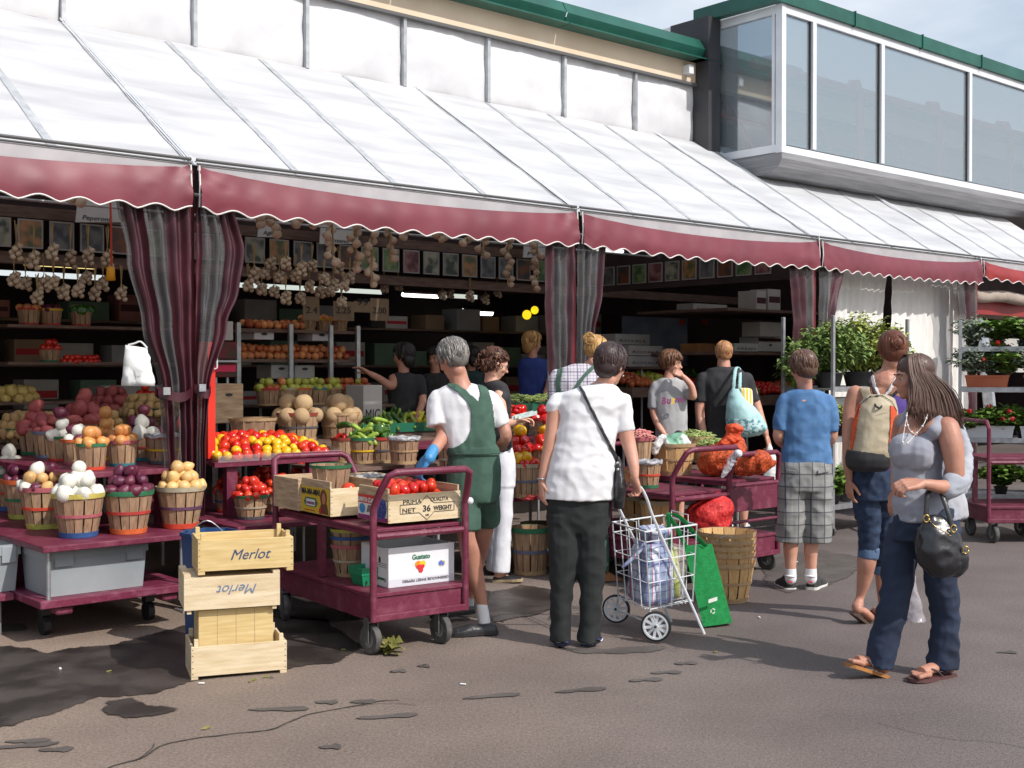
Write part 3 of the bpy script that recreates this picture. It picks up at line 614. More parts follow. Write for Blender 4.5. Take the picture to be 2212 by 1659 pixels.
# ------------------------------------------------------------ produce
KM = {}
def kind(key, name, cat, m, prof=None, lump=.03, n=14, stretch=(1, 1, 1), fn=None, r=.04):
    ms_ = []
    for v in range(3):
        bm = B()
        if fn: fn(bm, v)
        else:
            bmesh.ops.create_uvsphere(bm, u_segments=n, v_segments=n * 2 // 3, radius=1)
            for q in bm.verts:
                p = q.co.copy(); f = 1 + lump * noise.noise(p * 1.5 + Vector((v * 9, 2, len(key))))
                if prof: f *= prof(p)
                q.co = Vector((p.x * f * stretch[0], p.y * f * stretch[1], p.z * f * stretch[2]))
        bmesh.ops.recalc_face_normals(bm, faces=bm.faces); me = bpy.data.meshes.new(name); bm.to_mesh(me); bm.free(); me.materials.append(m); me.polygons.foreach_set('use_smooth', [True] * len(me.polygons)); ms_.append(me)
    KM[key] = (ms_, name, cat, r)
def onion_p(p): return 1 + (.28 * max(0, (p.z - .86) / .14) ** 1.2) - .06 * max(0, (-p.z - .8) / .2)
def tom_p(p): return 1 - .14 * max(0, (p.z - .85) / .15)
def fm(name, a, b, sc_=4, rough=.35, bump=.1, stretch=(1, 1, 1), r=.1, spec=.5, bs=30, sss=.0): return mat(name, srgb(*a), srgb(*b), sc_, rough, bump, bs, stretch=stretch, rnd=r, spec=spec, sss=sss, contrast=(.3, .7))
kind('wo', 'onion', 'onion', fm('white_onion_skin', (214, 212, 200), (238, 236, 226), 2, .35, .15, (3, 3, .5), .05), onion_p, r=.042)
kind('ro', 'onion', 'onion', fm('red_onion_skin', (70, 22, 44), (112, 44, 70), 2.5, .28, .2, (4, 4, .5), .25), onion_p, r=.038)
kind('yo', 'onion', 'onion', fm('yellow_onion_skin', (206, 160, 98), (228, 190, 130), 2.5, .32, .15, (4, 4, .5), .1), onion_p, r=.04)
kind('bo', 'onion', 'onion', fm('brown_onion_skin', (192, 116, 62), (222, 164, 98), 2.5, .32, .15, (4, 4, .5), .12), onion_p, r=.04)
kind('po', 'potato', 'potato', fm('potato_skin', (168, 134, 88), (194, 160, 112), 5, .7, .4, r=.14), None, .25, stretch=(1.25, 1, .9), r=.03)
kind('yp', 'potato', 'potato', fm('yellow_potato_skin', (196, 168, 92), (216, 190, 120), 5, .65, .3, r=.1), None, .2, stretch=(1.2, 1, .9), r=.03)
kind('rp', 'potato', 'potato', fm('red_potato_skin', (150, 62, 66), (176, 92, 90), 5, .6, .3, r=.12), None, .22, stretch=(1.3, 1, .92), r=.042)
kind('to', 'tomato', 'tomato', fm('tomato_skin', (196, 36, 20), (218, 62, 30), 2, .22, .0, r=.12, spec=.6), tom_p, .06, stretch=(1, 1, .85), r=.036)
kind('pt', 'tomato', 'tomato', fm('plum_tomato_skin', (190, 38, 26), (214, 62, 36), 2, .22, .0, r=.12, spec=.6), None, .06, stretch=(1.3, .95, .95), r=.029)
kind('yt', 'tomato', 'tomato', fm('yellow_tomato_skin', (226, 168, 18), (238, 196, 40), 2, .25, .0, r=.08, spec=.6), tom_p, .04, stretch=(1, 1, .9), r=.032)
kind('ra', 'apple', 'apple', fm('red_apple_skin', (140, 34, 30), (196, 110, 60), 2.6, .3, .0, r=.2), tom_p, .05, r=.036)
kind('ga', 'apple', 'apple', fm('green_apple_skin', (150, 156, 56), (186, 184, 84), 2.6, .3, .0, r=.15), tom_p, .05, r=.036)
kind('pe', 'peach', 'peach', fm('peach_skin', (190, 92, 62), (218, 158, 96), 2.6, .55, .0, r=.15), tom_p, .05, r=.036)
kind('me', 'melon', 'melon', fm('melon_rind', (178, 146, 108), (204, 176, 136), 14, .8, .5, r=.08, bs=50), None, .03, n=20, stretch=(1, 1, 1.02), r=.085)
def pepper(bm, v):
    n, m_ = 18, 12; rr = []
    for j in range(m_ + 1):
        t = j / m_; z = -1.1 + 2.1 * t; r0 = (.55 + .45 * math.sin(math.pi * min(1, t * 1.15)) ** .6) * (1 if t < .9 else .75) * (.35 if j == 0 else 1)
        rr.append([Vector((r0 * (1 + .13 * math.cos(4 * a + v)) * math.cos(a), r0 * (1 + .13 * math.cos(4 * a + v)) * math.sin(a), z - (.25 if j == m_ else 0))) for a in [2 * math.pi * i / n for i in range(n)]])
    ring_loft(bm, rr); 
for k, nm, a, b in (('rb', 'red', (190, 24, 18), (216, 44, 24)), ('yb', 'yellow', (230, 170, 10), (242, 196, 30)), ('gb', 'green', (44, 84, 28), (78, 120, 44))):
    kind(k, 'bell_pepper', 'pepper', fm(nm + '_pepper_skin', a, b, 2, .16, .0, r=.1, spec=.8), fn=pepper, r=.045)
def longveg(bm, v):
    pts = [Vector((-1.7, 0, 0)), Vector((-1.2, .05, 0)), Vector((0, .22, .0)), Vector((1.1, .05, 0)), Vector((1.6, -.1, 0))]; tube(bm, bezpts(pts, 4), [.16, .25, .36, .44, .46, .47, .47, .46, .45, .44, .42, .4, .37, .33, .25, .2, .12][:17], 10)
kind('zu', 'zucchini', 'vegetable', fm('zucchini_skin', (40, 76, 30), (72, 108, 44), 3, .35, .1, (6, 1, 1)), fn=longveg, r=.05)
kind('lz', 'pepper_pod', 'pepper', fm('pale_pepper_skin', (120, 150, 52), (160, 182, 76), 3, .3, .1), fn=longveg, r=.042)
kind('ys', 'squash', 'squash', fm('yellow_squash_skin', (206, 196, 52), (226, 214, 84), 3, .3, .1), fn=longveg, r=.05)
kind('rc', 'chili_pepper', 'pepper', fm('red_chili_skin', (176, 20, 20), (200, 40, 30), 3, .25, .1), fn=longveg, r=.03)
def put(key, p, label, group, s=1.0, rot=None):
    ms_, name, cat, r = KM[key]; o = bpy.data.objects.new(name, rnd.choice(ms_)); col.objects.link(o); o.location = p
    o.rotation_euler = rot or (rnd.uniform(-1.2, 1.2), rnd.uniform(-1.2, 1.2), rnd.uniform(0, 6.28)); k = r * s * rnd.uniform(.9, 1.12); o.scale = (k, k, k); return tag(o, label, cat, group)
def heap(keys, c, Rr, layers, label, plural, where, s=1.0, jit=.25, upright=False, wts=None, labels=None):
    """dome of produce inside a round rim at c"""
    c = Vector(c); key0 = keys[0]; r = KM[key0][3] * s
    for L in range(layers):
        RL = Rr - r * .8 - L * r * .95
        if RL < 0: RL = .001
        q = []; rg = RL
        while rg > .55 * r and (L == layers - 1 or rg > RL - 2.2 * r):
            nn = max(3, int(2 * math.pi * rg / (1.9 * r))); a0 = rnd.random() * 6; q += [(rg * math.cos(a0 + 2 * math.pi * k / nn), rg * math.sin(a0 + 2 * math.pi * k / nn)) for k in range(nn)]; rg -= 1.75 * r
        if (rg > -.4 * r and rg < .55 * r) or not q: q.append((0, 0))
        for x, y in q:
            k = rnd.choices(keys, wts)[0] if len(keys) > 1 else keys[0]; dome = -.18 * r * ((x * x + y * y) / max(RL * RL, 1e-4))
            d = (labels or {}).get(k, label)
            put(k, c + Vector((x + rnd.uniform(-jit, jit) * r, y + rnd.uniform(-jit, jit) * r, r * .25 + L * r * 1.5 + dome + rnd.uniform(-.1, .1) * r)), d + ' ' + where, (d.split()[0] + ' ' + plural + ' ' + where), s, None if not upright else (rnd.uniform(-.3, .3), rnd.uniform(-.3, .3), rnd.uniform(0, 6)))
def spread_(keys, corner, ex, ey, Lx, Ly, label, plural, where, s=1.0, layers=1, slope=0.0, wts=None, labels=None, crown=0.0, jit=.3, block=None):
    """rectangular tray: corner + directions"""
    r = KM[keys[0]][3] * s; st = 1.95 * r
    for L in range(layers):
        a0 = r * (.8 + L); nx = int((Lx - 2 * a0) / st) + 1; ny = int((Ly - 2 * a0) / st) + 1
        for i in range(nx):
            for j in range(ny):
                x = a0 + i * st + (j % 2) * r * .5; y = a0 + j * st
                k = block(x / Lx, y / Ly) if block else (rnd.choices(keys, wts)[0] if len(keys) > 1 else keys[0]); d = (labels or {}).get(k, label)
                z = r * .8 + L * r * 1.5 + slope * y + crown * math.sin(math.pi * min(1, x / Lx)) * math.sin(math.pi * min(1, y / Ly)) + rnd.uniform(-.25, .25) * r
                put(k, Vector(corner) + ex * (x + rnd.uniform(-jit, jit) * r) + ey * (y + rnd.uniform(-jit, jit) * r) + Vector((0, 0, z)), d + ' ' + where, d.split()[0] + ' ' + plural + ' ' + where, s)
# ------------------------------------------------------------ boxes and crates
def open_crate(name, label, loc, ang, Lx, Ly, H, m, post=.03, th=.01, group=None, tilt=None, rim=None, end_m=None, endH=None, mid_panel=None):
    t = thing(name, label, 'crate', loc, ang, group)
    if tilt: t.rotation_euler = tilt
    def p(nm, *bs, mm=m, bev=.0015):
        b_ = B()
        for a, b in bs: box(b_, Vector([(a[i] + b[i]) / 2 for i in range(3)]), [abs(b[i] - a[i]) for i in range(3)], 0, bev)
        return obj(nm, b_, mm, t, True)
    eh = endH or H
    p('side_board', ((0, 0, .006), (Lx, th, H))); p('side_board', ((0, Ly - th, .006), (Lx, Ly, H)))
    p('end_board', ((0.002, th + .001, .006), (th + .004, Ly - th - .001, eh)), mm=end_m or m); p('end_board', ((Lx - th - .004, th + .001, .006), (Lx - .002, Ly - th - .001, eh)), mm=end_m or m)
    p('floor_board', ((th + .005, th + .002, .008), (Lx - th - .005, Ly - th - .002, .016)), mm=m)
    if post:
        for x in (th + .006, Lx - th - .006 - .022):
            for y in (th + .001, Ly - th - .023): p('corner_post', ((x, y, .017), (x + .022, y + .022, H + post)))
        for x in (.0, Lx - .035): p('foot_strip', ((x, 0.002, -.012), (x + .035, Ly - .002, .0055)))
    b_ = B()
    for x in (.008, Lx - .008):
        for k in range(5): box(b_, Vector((x, -.0006, .02 + (H - .035) * k / 4)), (.007, .0016, .003))
    tag(obj('nail_heads', b_, BLACK, t, True), kind='stuff')
    return t
def carton(name, label, loc, ang, w, d, h, m, holes=True, lid=False, group=None, stripe=None, text=None, tm=None, open_=False):
    t = thing(name, label, 'box', loc, ang, group); b_ = B()
    if open_:
        th = .006
        for a, b in (((0, 0, 0), (w, th, h)), ((0, d - th, 0), (w, d, h)), ((0, th + .0005, 0), (th, d - th - .0005, h - .004)), ((w - th, th + .0005, 0), (w, d - th - .0005, h - .004)), ((th + .001, th + .001, .002), (w - th - .001, d - th - .001, .008))):
            box(b_, Vector([(a[i] + b[i]) / 2 for i in range(3)]), [abs(b[i] - a[i]) for i in range(3)])
    else: box(b_, Vector((w / 2, d / 2, h / 2)), (w, d, h), 0, .004)
    obj('carton_body', b_, m, t, True)
    if holes:
        b_ = B(); n = 12; x0, z0 = w / 2, h * .72; poly(b_, [Vector((x0 + .035 * math.cos(2 * math.pi * k / n), -.0015, z0 + .013 * math.sin(2 * math.pi * k / n))) for k in range(n)]); obj('hand_hole', b_, BLACK, t, True)
    if lid: b_ = B(); box(b_, Vector((w / 2, d / 2, h - .02)), (w + .008, d + .008, .05), 0, .003); obj('lid', b_, m, t, True)
    if stripe: b_ = B(); box(b_, Vector((w / 2, -.0008, h * stripe[1])), (w * .9, .0012, h * stripe[2])); obj('printed_band', b_, stripe[0], t, True)
    if text:
        Lf = frame(loc, ang); lettering(t, text, tm, Lf(w * .12, 0, h * .25), Lf(1, 0) - Lf(0, 0), Vector((0, 0, 1)), h * .35, fit=w * .76)
    return t
# ------------------------------------------------------------ platform cart
def cart(label, loc, ang, Wd=.66, Ln=1.3, zd=(.19, .345), shelf=.70, top=1.02, lean=.12, front_panel=None, shelf_m=PAINT, wr=.085, hoops=(1, 1), low_bar=None, wx=(.08, .57)):
    t = thing('platform_cart', label, 'cart', loc, ang); Lf = lambda x, y, z=0: Vector((x, y, z))
    b_ = B(); box(b_, Lf(Wd / 2, Ln / 2, zd[1] - .012), (Wd, Ln, .024), 0, .004); obj('deck', b_, PAINT, t, True)
    b_ = B()
    if zd[1] - zd[0] > .06:
        for a, b in (((.012, .012), (Wd - .012, .03)), ((.012, Ln - .03), (Wd - .012, Ln - .012)), ((.012, .031), (.03, Ln - .031)), ((Wd - .03, .031), (Wd - .012, Ln - .031))): box(b_, Lf((a[0] + b[0]) / 2, (a[1] + b[1]) / 2, (zd[0] + zd[1]) / 2 - .013), (b[0] - a[0], b[1] - a[1], zd[1] - zd[0] - .026))
        for y in (-.004, Ln + .004): box(b_, Lf(Wd / 2, y, zd[0] + .018), (Wd, .03, .036), 0, .003)
    obj('skirt', b_, PAINT, t, True)
    if shelf:
        b_ = B(); box(b_, Lf(Wd / 2, Ln / 2, shelf - .011), (Wd - .05, Ln - .04, .022), 0, .004); obj('shelf', b_, shelf_m, t, True)
        b_ = B(); tube(b_, [Lf(.03, .0, shelf - .04), Lf(Wd - .03, .0, shelf - .04)], .019, 8); tube(b_, [Lf(.03, Ln, shelf - .04), Lf(Wd - .03, Ln, shelf - .04)], .019, 8)
        for x in (.04, Wd - .04): box(b_, Lf(x, Ln / 2, shelf - .032), (.03, Ln - .05, .02))
        obj('shelf_rail', b_, PAINT, t, True)
        for x, y in ((.03, Ln * .52), (Wd - .03, Ln * .52)): b_ = B(); box(b_, Lf(x, y, (shelf + zd[1]) / 2 - .018), (.035, .05, shelf - zd[1] - .05)); obj('middle_support', b_, PAINT, t, True)
    for i, (y, sg) in enumerate(((.0, -1), (Ln, 1))):
        if not hoops[i]: continue
        hb = top - .2; pts = [Lf(.012, y, zd[0]), Lf(.012, y, hb - .06), Lf(.014, y, hb), Lf(.03, y + sg * lean * .45, hb + .1), Lf(.05, y + sg * lean * .85, top - .02), Lf(.09, y + sg * lean, top), Lf(Wd - .09, y + sg * lean, top), Lf(Wd - .05, y + sg * lean * .85, top - .02), Lf(Wd - .03, y + sg * lean * .45, hb + .1), Lf(Wd - .014, y, hb), Lf(Wd - .012, y, hb - .06), Lf(Wd - .012, y, zd[0])]
        b_ = B(); tube(b_, pts, .0205, 10); autosmooth(obj('handle_hoop', b_, PAINT, t, True))
    if front_panel: b_ = B(); box(b_, Lf(Wd / 2, .0, (front_panel[0] + front_panel[1]) / 2), (Wd - .06, .02, front_panel[1] - front_panel[0]), 0, .004); obj('front_panel', b_, PAINT, t, True)
    if low_bar: b_ = B(); tube(b_, [Lf(.02, 0, low_bar), Lf(Wd - .02, 0, low_bar)], .012, 8); obj('cross_bar', b_, PAINT, t, True)
    for x in wx:
        for y in (.06, Ln - .1):
            b_ = B(); n = 24; pr = [(wr * .55, -.02), (wr * .93, -.02), (wr, -.012), (wr, .012), (wr * .93, .02), (wr * .55, .02)]
            a = rnd.uniform(-.3, .3) if y > .5 else .12; Mx = Matrix.Translation((x, y, wr)) @ Matrix.Rotation(a, 4, 'Z') @ Matrix.Rotation(R(90), 4, 'Y')
            ring_loft(b_, [[Mx @ Vector((r0 * math.cos(2 * math.pi * i / n), r0 * math.sin(2 * math.pi * i / n), z)) for i in range(n)] for r0, z in pr + [pr[0]]], False); wh = autosmooth(obj('wheel', b_, RUBBER, t, True))
            b_ = B(); ring_loft(b_, [[Mx @ Vector((r0 * math.cos(2 * math.pi * i / n), r0 * math.sin(2 * math.pi * i / n), z)) for i in range(n)] for r0, z in ((wr * .55, -.016), (wr * .55, .016))]); obj('hub', b_, STEEL, wh, True)
            b_ = B(); box(b_, Vector((x - .03, y, (zd[0] + wr) / 2)), (.006, .05, zd[0] - wr * .6)); box(b_, Vector((x + .03, y, (zd[0] + wr) / 2)), (.006, .05, zd[0] - wr * .6)); box(b_, Vector((x, y, zd[0] - .006)), (.07, .06, .01)); obj('caster_fork', b_, mat('dark_steel', (.12, .12, .12), (.2, .2, .2), 9, .5, metal=.5), t, True)
    return t
# ============================================================ ONION STALL (left)
def table(name, label, s0, s1, w0, w1, z, th=.03, m=PAINT, legs=True, low=None, cat='table'):
    t = thing(name, label, cat, S(s0, w0), SR); b_ = B(); sbox(b_, s0, s1, w0, w1, z - th, z, .004); obj('tabletop', b_, m, t)
    if legs:
        for s, w in ((s0 + .06, w0 + .08), (s1 - .06, w0 + .08), (s0 + .06, w1 - .08), (s1 - .06, w1 - .08)):
            b_ = B(); tube(b_, [S(s, w, z - th), S(s, w, low or 0)], .013, 8); obj('leg', b_, STEEL, t)
    return t
t1 = table('tiered_stand', 'two-tier burgundy display stand holding the onion baskets, grey totes on its bottom shelf', 2.46, 3.40, 6.88, 10.2, .577, .035, low=.26)
b_ = B(); sbox(b_, 2.46, 3.40, 6.92, 10.2, .215, .26, .004); obj('bottom_shelf', b_, PAINT_WORN, t1)
b_ = B(); sbox(b_, 2.80, 3.56, 7.28, 10.4, .915, .95, .004); obj('upper_tier', b_, PAINT, t1)
for s, w in ((2.95, 7.4), (3.4, 7.4), (2.95, 10.2), (3.4, 10.2)): b_ = B(); sbox(b_, s - .03, s + .03, w - .03, w + .03, .578, .914); obj('tier_post', b_, PAINT, t1)
for s in (2.60, 3.25):
    b_ = B(); sbox(b_, s - .04, s + .06, 6.95, 7.05, .165, .214, .01); obj('foot_block', b_, PAINT_WORN, t1)
    
    for w in (7.25, 9.8): b_ = B(); tube(b_, [S(s - .02, w, .06), S(s + .02, w, .06)], .06, 14); obj('caster', b_, BLACK, t1); b_ = B(); sbox(b_, s - .03, s + .03, w - .03, w + .03, .12, .214); obj('caster_fork', b_, BLACK, t1)
TOTE = mat('grey_tote_plastic', (.27, .3, .32), (.33, .36, .38), 3, .5, .1, 20)
def tote(label, s, w, Ls, Lw, h, z):
    t = thing('plastic_tote', label, 'tote', S(s, w, z), SR); b_ = B(); c = S(s + Ls / 2, w + Lw / 2)
    ax, ay = U2, N2; rr = [[c + ax * (sx * (Ls / 2 - k)) + ay * (sy * (Lw / 2 - k)) + Vector((0, 0, zz)) for sx, sy in ((-1, -1), (1, -1), (1, 1), (-1, 1))] for k, zz in ((.025, z), (.01, z + h * .78), (.0, z + h * .78), (.0, z + h), (.02, z + h), (.035, z + .02))]
    ring_loft(b_, rr); obj('tote_body', b_, TOTE, t)
    
    for u0, u1 in ((.08, .26), (.78, .95)): b_ = B(); sbox(b_, s + Ls * u0, s + Ls * u1, w - .006, w + .004, z + h * .62, z + h * .97, .002); obj('latch', b_, TOTE, t)
    return t
tote('large grey plastic tote on the bottom shelf of the onion stand, nearest the aisle', 2.52, 7.0, .62, .44, .28, .262)
tote('grey plastic tote cut off by the left edge of the photo', 2.0, 7.36, .5, .4, .28, .262)
table('low_platform', 'low burgundy platform under the tote at the left edge', 1.7, 2.44, 7.3, 9.0, .26, .04, PAINT_WORN)
def bk(lbl, x, y, z, rw, bw, h, **k):
    """basket by front bottom pixel; rw, bw = rim and base radius"""
    p = G(x, y, z); return basket(lbl, p + Vector((0, bw, 0)), rw, bw, h, **k), p + Vector((0, bw, 0))
ZL, ZU = .579, .952
H26 = .262
b1, c = bk('yellow rimmed basket of white onions with blue base, front of the low tier', 156, 1163, ZL, .152, .104, H26, rim='yellow', mid='pink', base='blue')
heap(['wo'], c + Vector((0, 0, H26)), .15, 3, 'white onion', 'onions', 'heaped in the yellow rimmed basket with blue base', 1.12)
b1, c = bk('green rimmed basket of red onions with orange base, middle of the low tier', 266, 1155, ZL, .150, .102, H26, rim='green', mid='red', base='orange')
heap(['ro'], c + Vector((0, 0, H26)), .148, 3, 'red onion', 'onions', 'heaped in the green rimmed basket with orange base')
b1, c = bk('cream rimmed basket of yellow onions with scarlet base, right end of the low tier', 381, 1143, ZL, .150, .102, H26, rim='cream', mid='purple', base='scarlet')
heap(['yo'], c + Vector((0, 0, H26)), .148, 3, 'yellow onion', 'onions', 'heaped in the cream rimmed basket', .98)
b1, c = bk('pink rimmed basket of mixed onions behind the yellow rimmed basket', 82, 1144, ZL, .15, .10, H26, rim='pink', mid='scarlet', base='lime')
heap(['ro', 'wo', 'yo'], c + Vector((0, 0, H26)), .148, 3, 'onion', 'onions', 'heaped in the pink rimmed mixed basket', labels={'ro': 'purple onion', 'wo': 'white onion', 'yo': 'golden onion'}, wts=[5, 2, 2])
b1, c = bk('orange rimmed basket of red onions with green middle band, low tier', 42, 1122, ZL, .148, .10, H26, rim='orange', mid='green', base='lime')
heap(['ro'], c + Vector((0, 0, H26)), .145, 2, 'red onion', 'onions', 'heaped in the orange rimmed basket', 1.05)
b1, c = bk('green rimmed basket of white onions with blue base at the left edge', 8, 1104, ZL, .148, .10, H26, rim='green', mid='red', base='blue')
heap(['wo'], c + Vector((0, 0, H26)), .145, 3, 'white onion', 'onions', 'heaped in the basket at the left edge', 1.15)
b1, c = bk('basket of yellow potatoes partly cut by the left edge', -20, 1072, ZL, .16, .11, H26, rim='green', mid='cream', base='blue')
heap(['yp'], c + Vector((0, 0, H26)), .155, 4, 'yellow potato', 'potatoes', 'in the basket at the left edge')
HS = .165
def sk(lbl, x, y, rim, mid, base, keys=None, lab=None, pl='onions', where='', layers=2, rw=.099, bw=.078, h=HS, s=1.0, z=ZU, labels=None, **k):
    b1, c = bk(lbl, x, y, z, rw, bw, h, rim=rim, mid=mid, base=base, n=12, **k)
    if keys: heap(keys, c + Vector((0, 0, h)), rw, layers, lab, pl, where, s, labels=labels)
    return c
sk('small green rimmed basket of brown onions with scarlet base on the upper tier', 188, 1016, 'green', None, 'scarlet', ['bo'], 'brown onion', where='in the small green rimmed basket', s=1.05)
sk('small pink rimmed basket of brown onions with teal base on the upper tier', 257, 1008, 'pink', None, 'teal', ['bo'], 'brown onion', where='in the small pink rimmed basket', s=1.05)
sk('empty red rimmed basket lined with grey plastic, yellow middle band, upper tier', 345, 1003, 'red', 'brightyellow', 'grey', liner=True, rw=.122, bw=.095, h=.19)
sk('orange rimmed small basket half hidden behind the green rimmed one', 158, 1004, 'orange', None, 'pink', ['ro', 'wo'], 'mixed onion', where='in the orange rimmed small basket')
sk('small basket of red and white onions with brown rim behind the lined empty basket', 300, 996, 'rust', 'red', 'teal', ['ro', 'ro', 'wo'], 'dark onion', where='in the brown rimmed basket', layers=3, rw=.13, bw=.09, h=.19, s=1.25, labels={'ro': 'purple onion', 'wo': 'white onion'})
sk('green rimmed basket of white and purple onions in the inner row', 125, 997, 'green', None, 'red', ['wo', 'wo', 'ro'], 'pale onion', where='in the inner green rimmed basket', layers=3, rw=.11, bw=.085, h=.17, s=1.15, labels={'ro': 'purple onion', 'wo': 'white onion'})
sk('pink rimmed basket of white onions in the inner row', 222, 994, 'pink', None, 'brightyellow', ['wo', 'bo'], 'white onion', where='in the inner pink rimmed basket', layers=3, rw=.11, bw=.085, h=.17, s=1.15, labels={'bo': 'brown onion', 'wo': 'white onion'})
sk('blue rimmed basket of red potatoes in the inner row', 97, 990, 'bluegrey', None, 'bluegrey', ['rp'], 'red potato', 'potatoes', where='in the inner blue rimmed basket', layers=2, rw=.12, bw=.09, h=.19, s=1.1)
sk('pale rimmed basket of red potatoes at the inner left end', 66, 983, 'pink', None, 'green', ['rp'], 'red potato', 'potatoes', where='in the inner left basket', layers=3, rw=.13, bw=.1, h=.2, s=1.15)
sk('basket of large red potatoes between the onions and the tan potatoes', 168, 978, 'rust', None, 'green', ['rp'], 'large red potato', 'potatoes', where='in the basket behind the white onions', layers=3, rw=.17, bw=.11, h=.24, s=1.35)
sk('wooden rimmed basket of dusky red potatoes deeper in the stall', 232, 950, 'wood', None, 'green', ['rp'], 'dusky potato', 'potatoes', where='in the deeper wooden rimmed basket', layers=3, rw=.22, bw=.13, h=.27, s=1.25)
sk('basket of tomatoes behind the left curtain', 308, 950, 'rust', None, 'blue', ['to'], 'red tomato', 'tomatoes', where='in the basket behind the left curtain', layers=4, rw=.17, bw=.12, h=.27, s=1.2)
# potato heaps behind
pt = table('produce_rack', 'dark sloping rack piled with tan potatoes behind the onion baskets', 3.0, 5.1, 9.2, 10.4, 1.02, .03, DWOOD)
for nm_, s0_, w0_, z0_, rr0 in (('left', 3.25, 9.35, 1.1, .26), ('middle', 3.78, 9.4, 1.1, .24), ('right', 4.4, 9.7, 1.22, .28), ('far left', 2.75, 9.5, 1.02, .26)):
    basket('green rimmed basket heaped with tan potatoes, the %s heap' % nm_, S(s0_, w0_, z0_ - .08), rr0 * .85, .16, .12, rim='green', mid=None, base=None); heap(['po'], S(s0_, w0_, z0_), rr0, 3 if nm_ != 'far left' else 1, 'tan potato', 'potatoes', 'in the %s potato heap' % nm_, 1.3)
pt = table('produce_table', 'dark table edge with yellow potatoes at the left edge', 3.3, 4.6, 11.0, 11.8, 1.3, .03, DWOOD)
heap(['yp'], S(3.75, 11.2, 1.32), .22, 2, 'yellow potato', 'potatoes', 'on the far dark table', 1.6)
# hanging paper bag on curtain
t = thing('paper_bag', 'white bag hanging from the left curtain above the potatoes', 'bag', P(295, 790, 7.5))
b_ = B(); f_ = [P(270, 745, 7.5), P(318, 752, 7.5), P(337, 834, 7.5), P(262, 833, 7.5)]
cc = sum(f_, Vector()) / 4; fr_ = []
for v in range(9):
    l_ = f_[0].lerp(f_[3], v / 8); r_ = f_[1].lerp(f_[2], v / 8); th = .006 + .05 * math.sin(math.pi * v / 8 * .55); ring = []
    for k in range(16):
        a = 2 * math.pi * k / 16; u = .5 + .5 * math.cos(a); q = l_.lerp(r_, u) + Vector((.012 * noise.noise(Vector((v * .7, k * .3, 4))), th * math.sin(a) * (1 + .9 * noise.noise(Vector((k * .8, v * .6, 1)))), .01 * noise.noise(Vector((k, v, 9))))); ring.append(q)
    fr_.append(ring)
ring_loft(b_, fr_); obj('bag_body', b_, PAPER, t, smooth=True)
b_ = B(); tube(b_, bezpts([f_[0] + Vector((.02, 0, 0)), P(290, 742, 7.5), P(304, 738, 7.5), f_[1]], 4), .006, 6); obj('bag_handle', b_, PAPER, t)
# red board and hook
t = thing('red_board', 'bright red upright board standing right of the left post', 'board', S(3.85, 7.5), SR)
b_ = B(); p0 = G(458, 1000, .6); q0 = W(452, 738, 7.5); q1 = W(462, 738, 7.5); s0_ = q0.dot(U2); s1_ = q1.dot(U2); b_ = B(); sbox(b_, s0_ - .01, s1_ + .01, 7.5, 7.75, .98, q0.z); obj('board', b_, mat('bright_red_paint', srgb(214, 36, 22), srgb(226, 50, 30), 4, .45), t)
b_ = B(); tube(b_, [W(465, 745, 7.48), W(469, 748, 7.48), W(469, 795, 7.48), W(463, 797, 7.48)], .005, 5); obj('wire_hook', b_, WHITE_CARD, t)
# ============================================================ TOMATO STAND
t2 = table('tiered_stand', 'two-tier burgundy stand holding the trays of red and yellow tomatoes', 3.72, 5.45, 6.95, 9.0, .577, .035, low=.0)
b_ = B()
V = [S(s, w, z) for s, w, z in ((3.80, 7.42, .955), (4.78, 7.42, .955), (4.78, 8.15, 1.06), (3.80, 8.15, 1.06))]; bmv = [b_.verts.new(v) for v in V] + [b_.verts.new(v - Vector((0, 0, .03))) for v in V]
for q in ((0, 1, 2, 3), (7, 6, 5, 4), (0, 4, 5, 1), (1, 5, 6, 2), (2, 6, 7, 3), (3, 7, 4, 0)): b_.faces.new([bmv[k] for k in q])
obj('upper_tier', b_, PAINT, t2)
for s in (3.95, 4.6): b_ = B(); sbox(b_, s - .04, s + .04, 7.46, 7.52, .578, .93); obj('tier_post', b_, PAINT, t2)
def blk(u, v): return 'yt' if (.42 < u < .72 and v < .45) or (u < .12 and v < .35) or rnd.random() < .1 or (.1 < u < .35 and .45 < v < .7 and rnd.random() < .6) else 'to'
ry = (S(0, .73, .105) - S(0, 0, 0)).normalized()
spread_(['to', 'yt'], S(3.80, 7.43, .957), U2, N2, .98, .70, 'tomato', 'tomatoes', 'on the sloping tray of the tomato stand', 1.12, 1, .14, labels={'to': 'red tomato', 'yt': 'yellow tomato'}, block=blk, crown=.06)
put('to', S(3.86, 8.02, 1.2), 'large red tomato at the top left of the sloping tray', 'largest tomatoes on the tray', 1.7); put('to', S(4.05, 8.05, 1.19), 'large red tomato at the top left of the sloping tray', 'largest tomatoes on the tray', 1.6)
t = thing('tray', 'clear plastic tray under the front tomatoes', 'tray', S(3.82, 7.41, .957), SR)
CLR = see('clear_tray_plastic', (.7, .65, .65), .28)
b_ = B(); 
for a in (3.82, 4.15, 4.48):
    for q in ([(a, 7.41, .957), (a + .31, 7.41, .957), (a + .315, 7.40, 1.005), (a - .005, 7.40, 1.005)], [(a + .31, 7.41, .957), (a + .31, 7.7, 1.0), (a + .315, 7.7, 1.05), (a + .315, 7.4, 1.005)], [(a, 7.41, .957), (a, 7.7, 1.0), (a - .005, 7.7, 1.05), (a - .005, 7.4, 1.005)]): poly(b_, [S(*k) for k in q])
obj('tray_wall', b_, CLR, t)
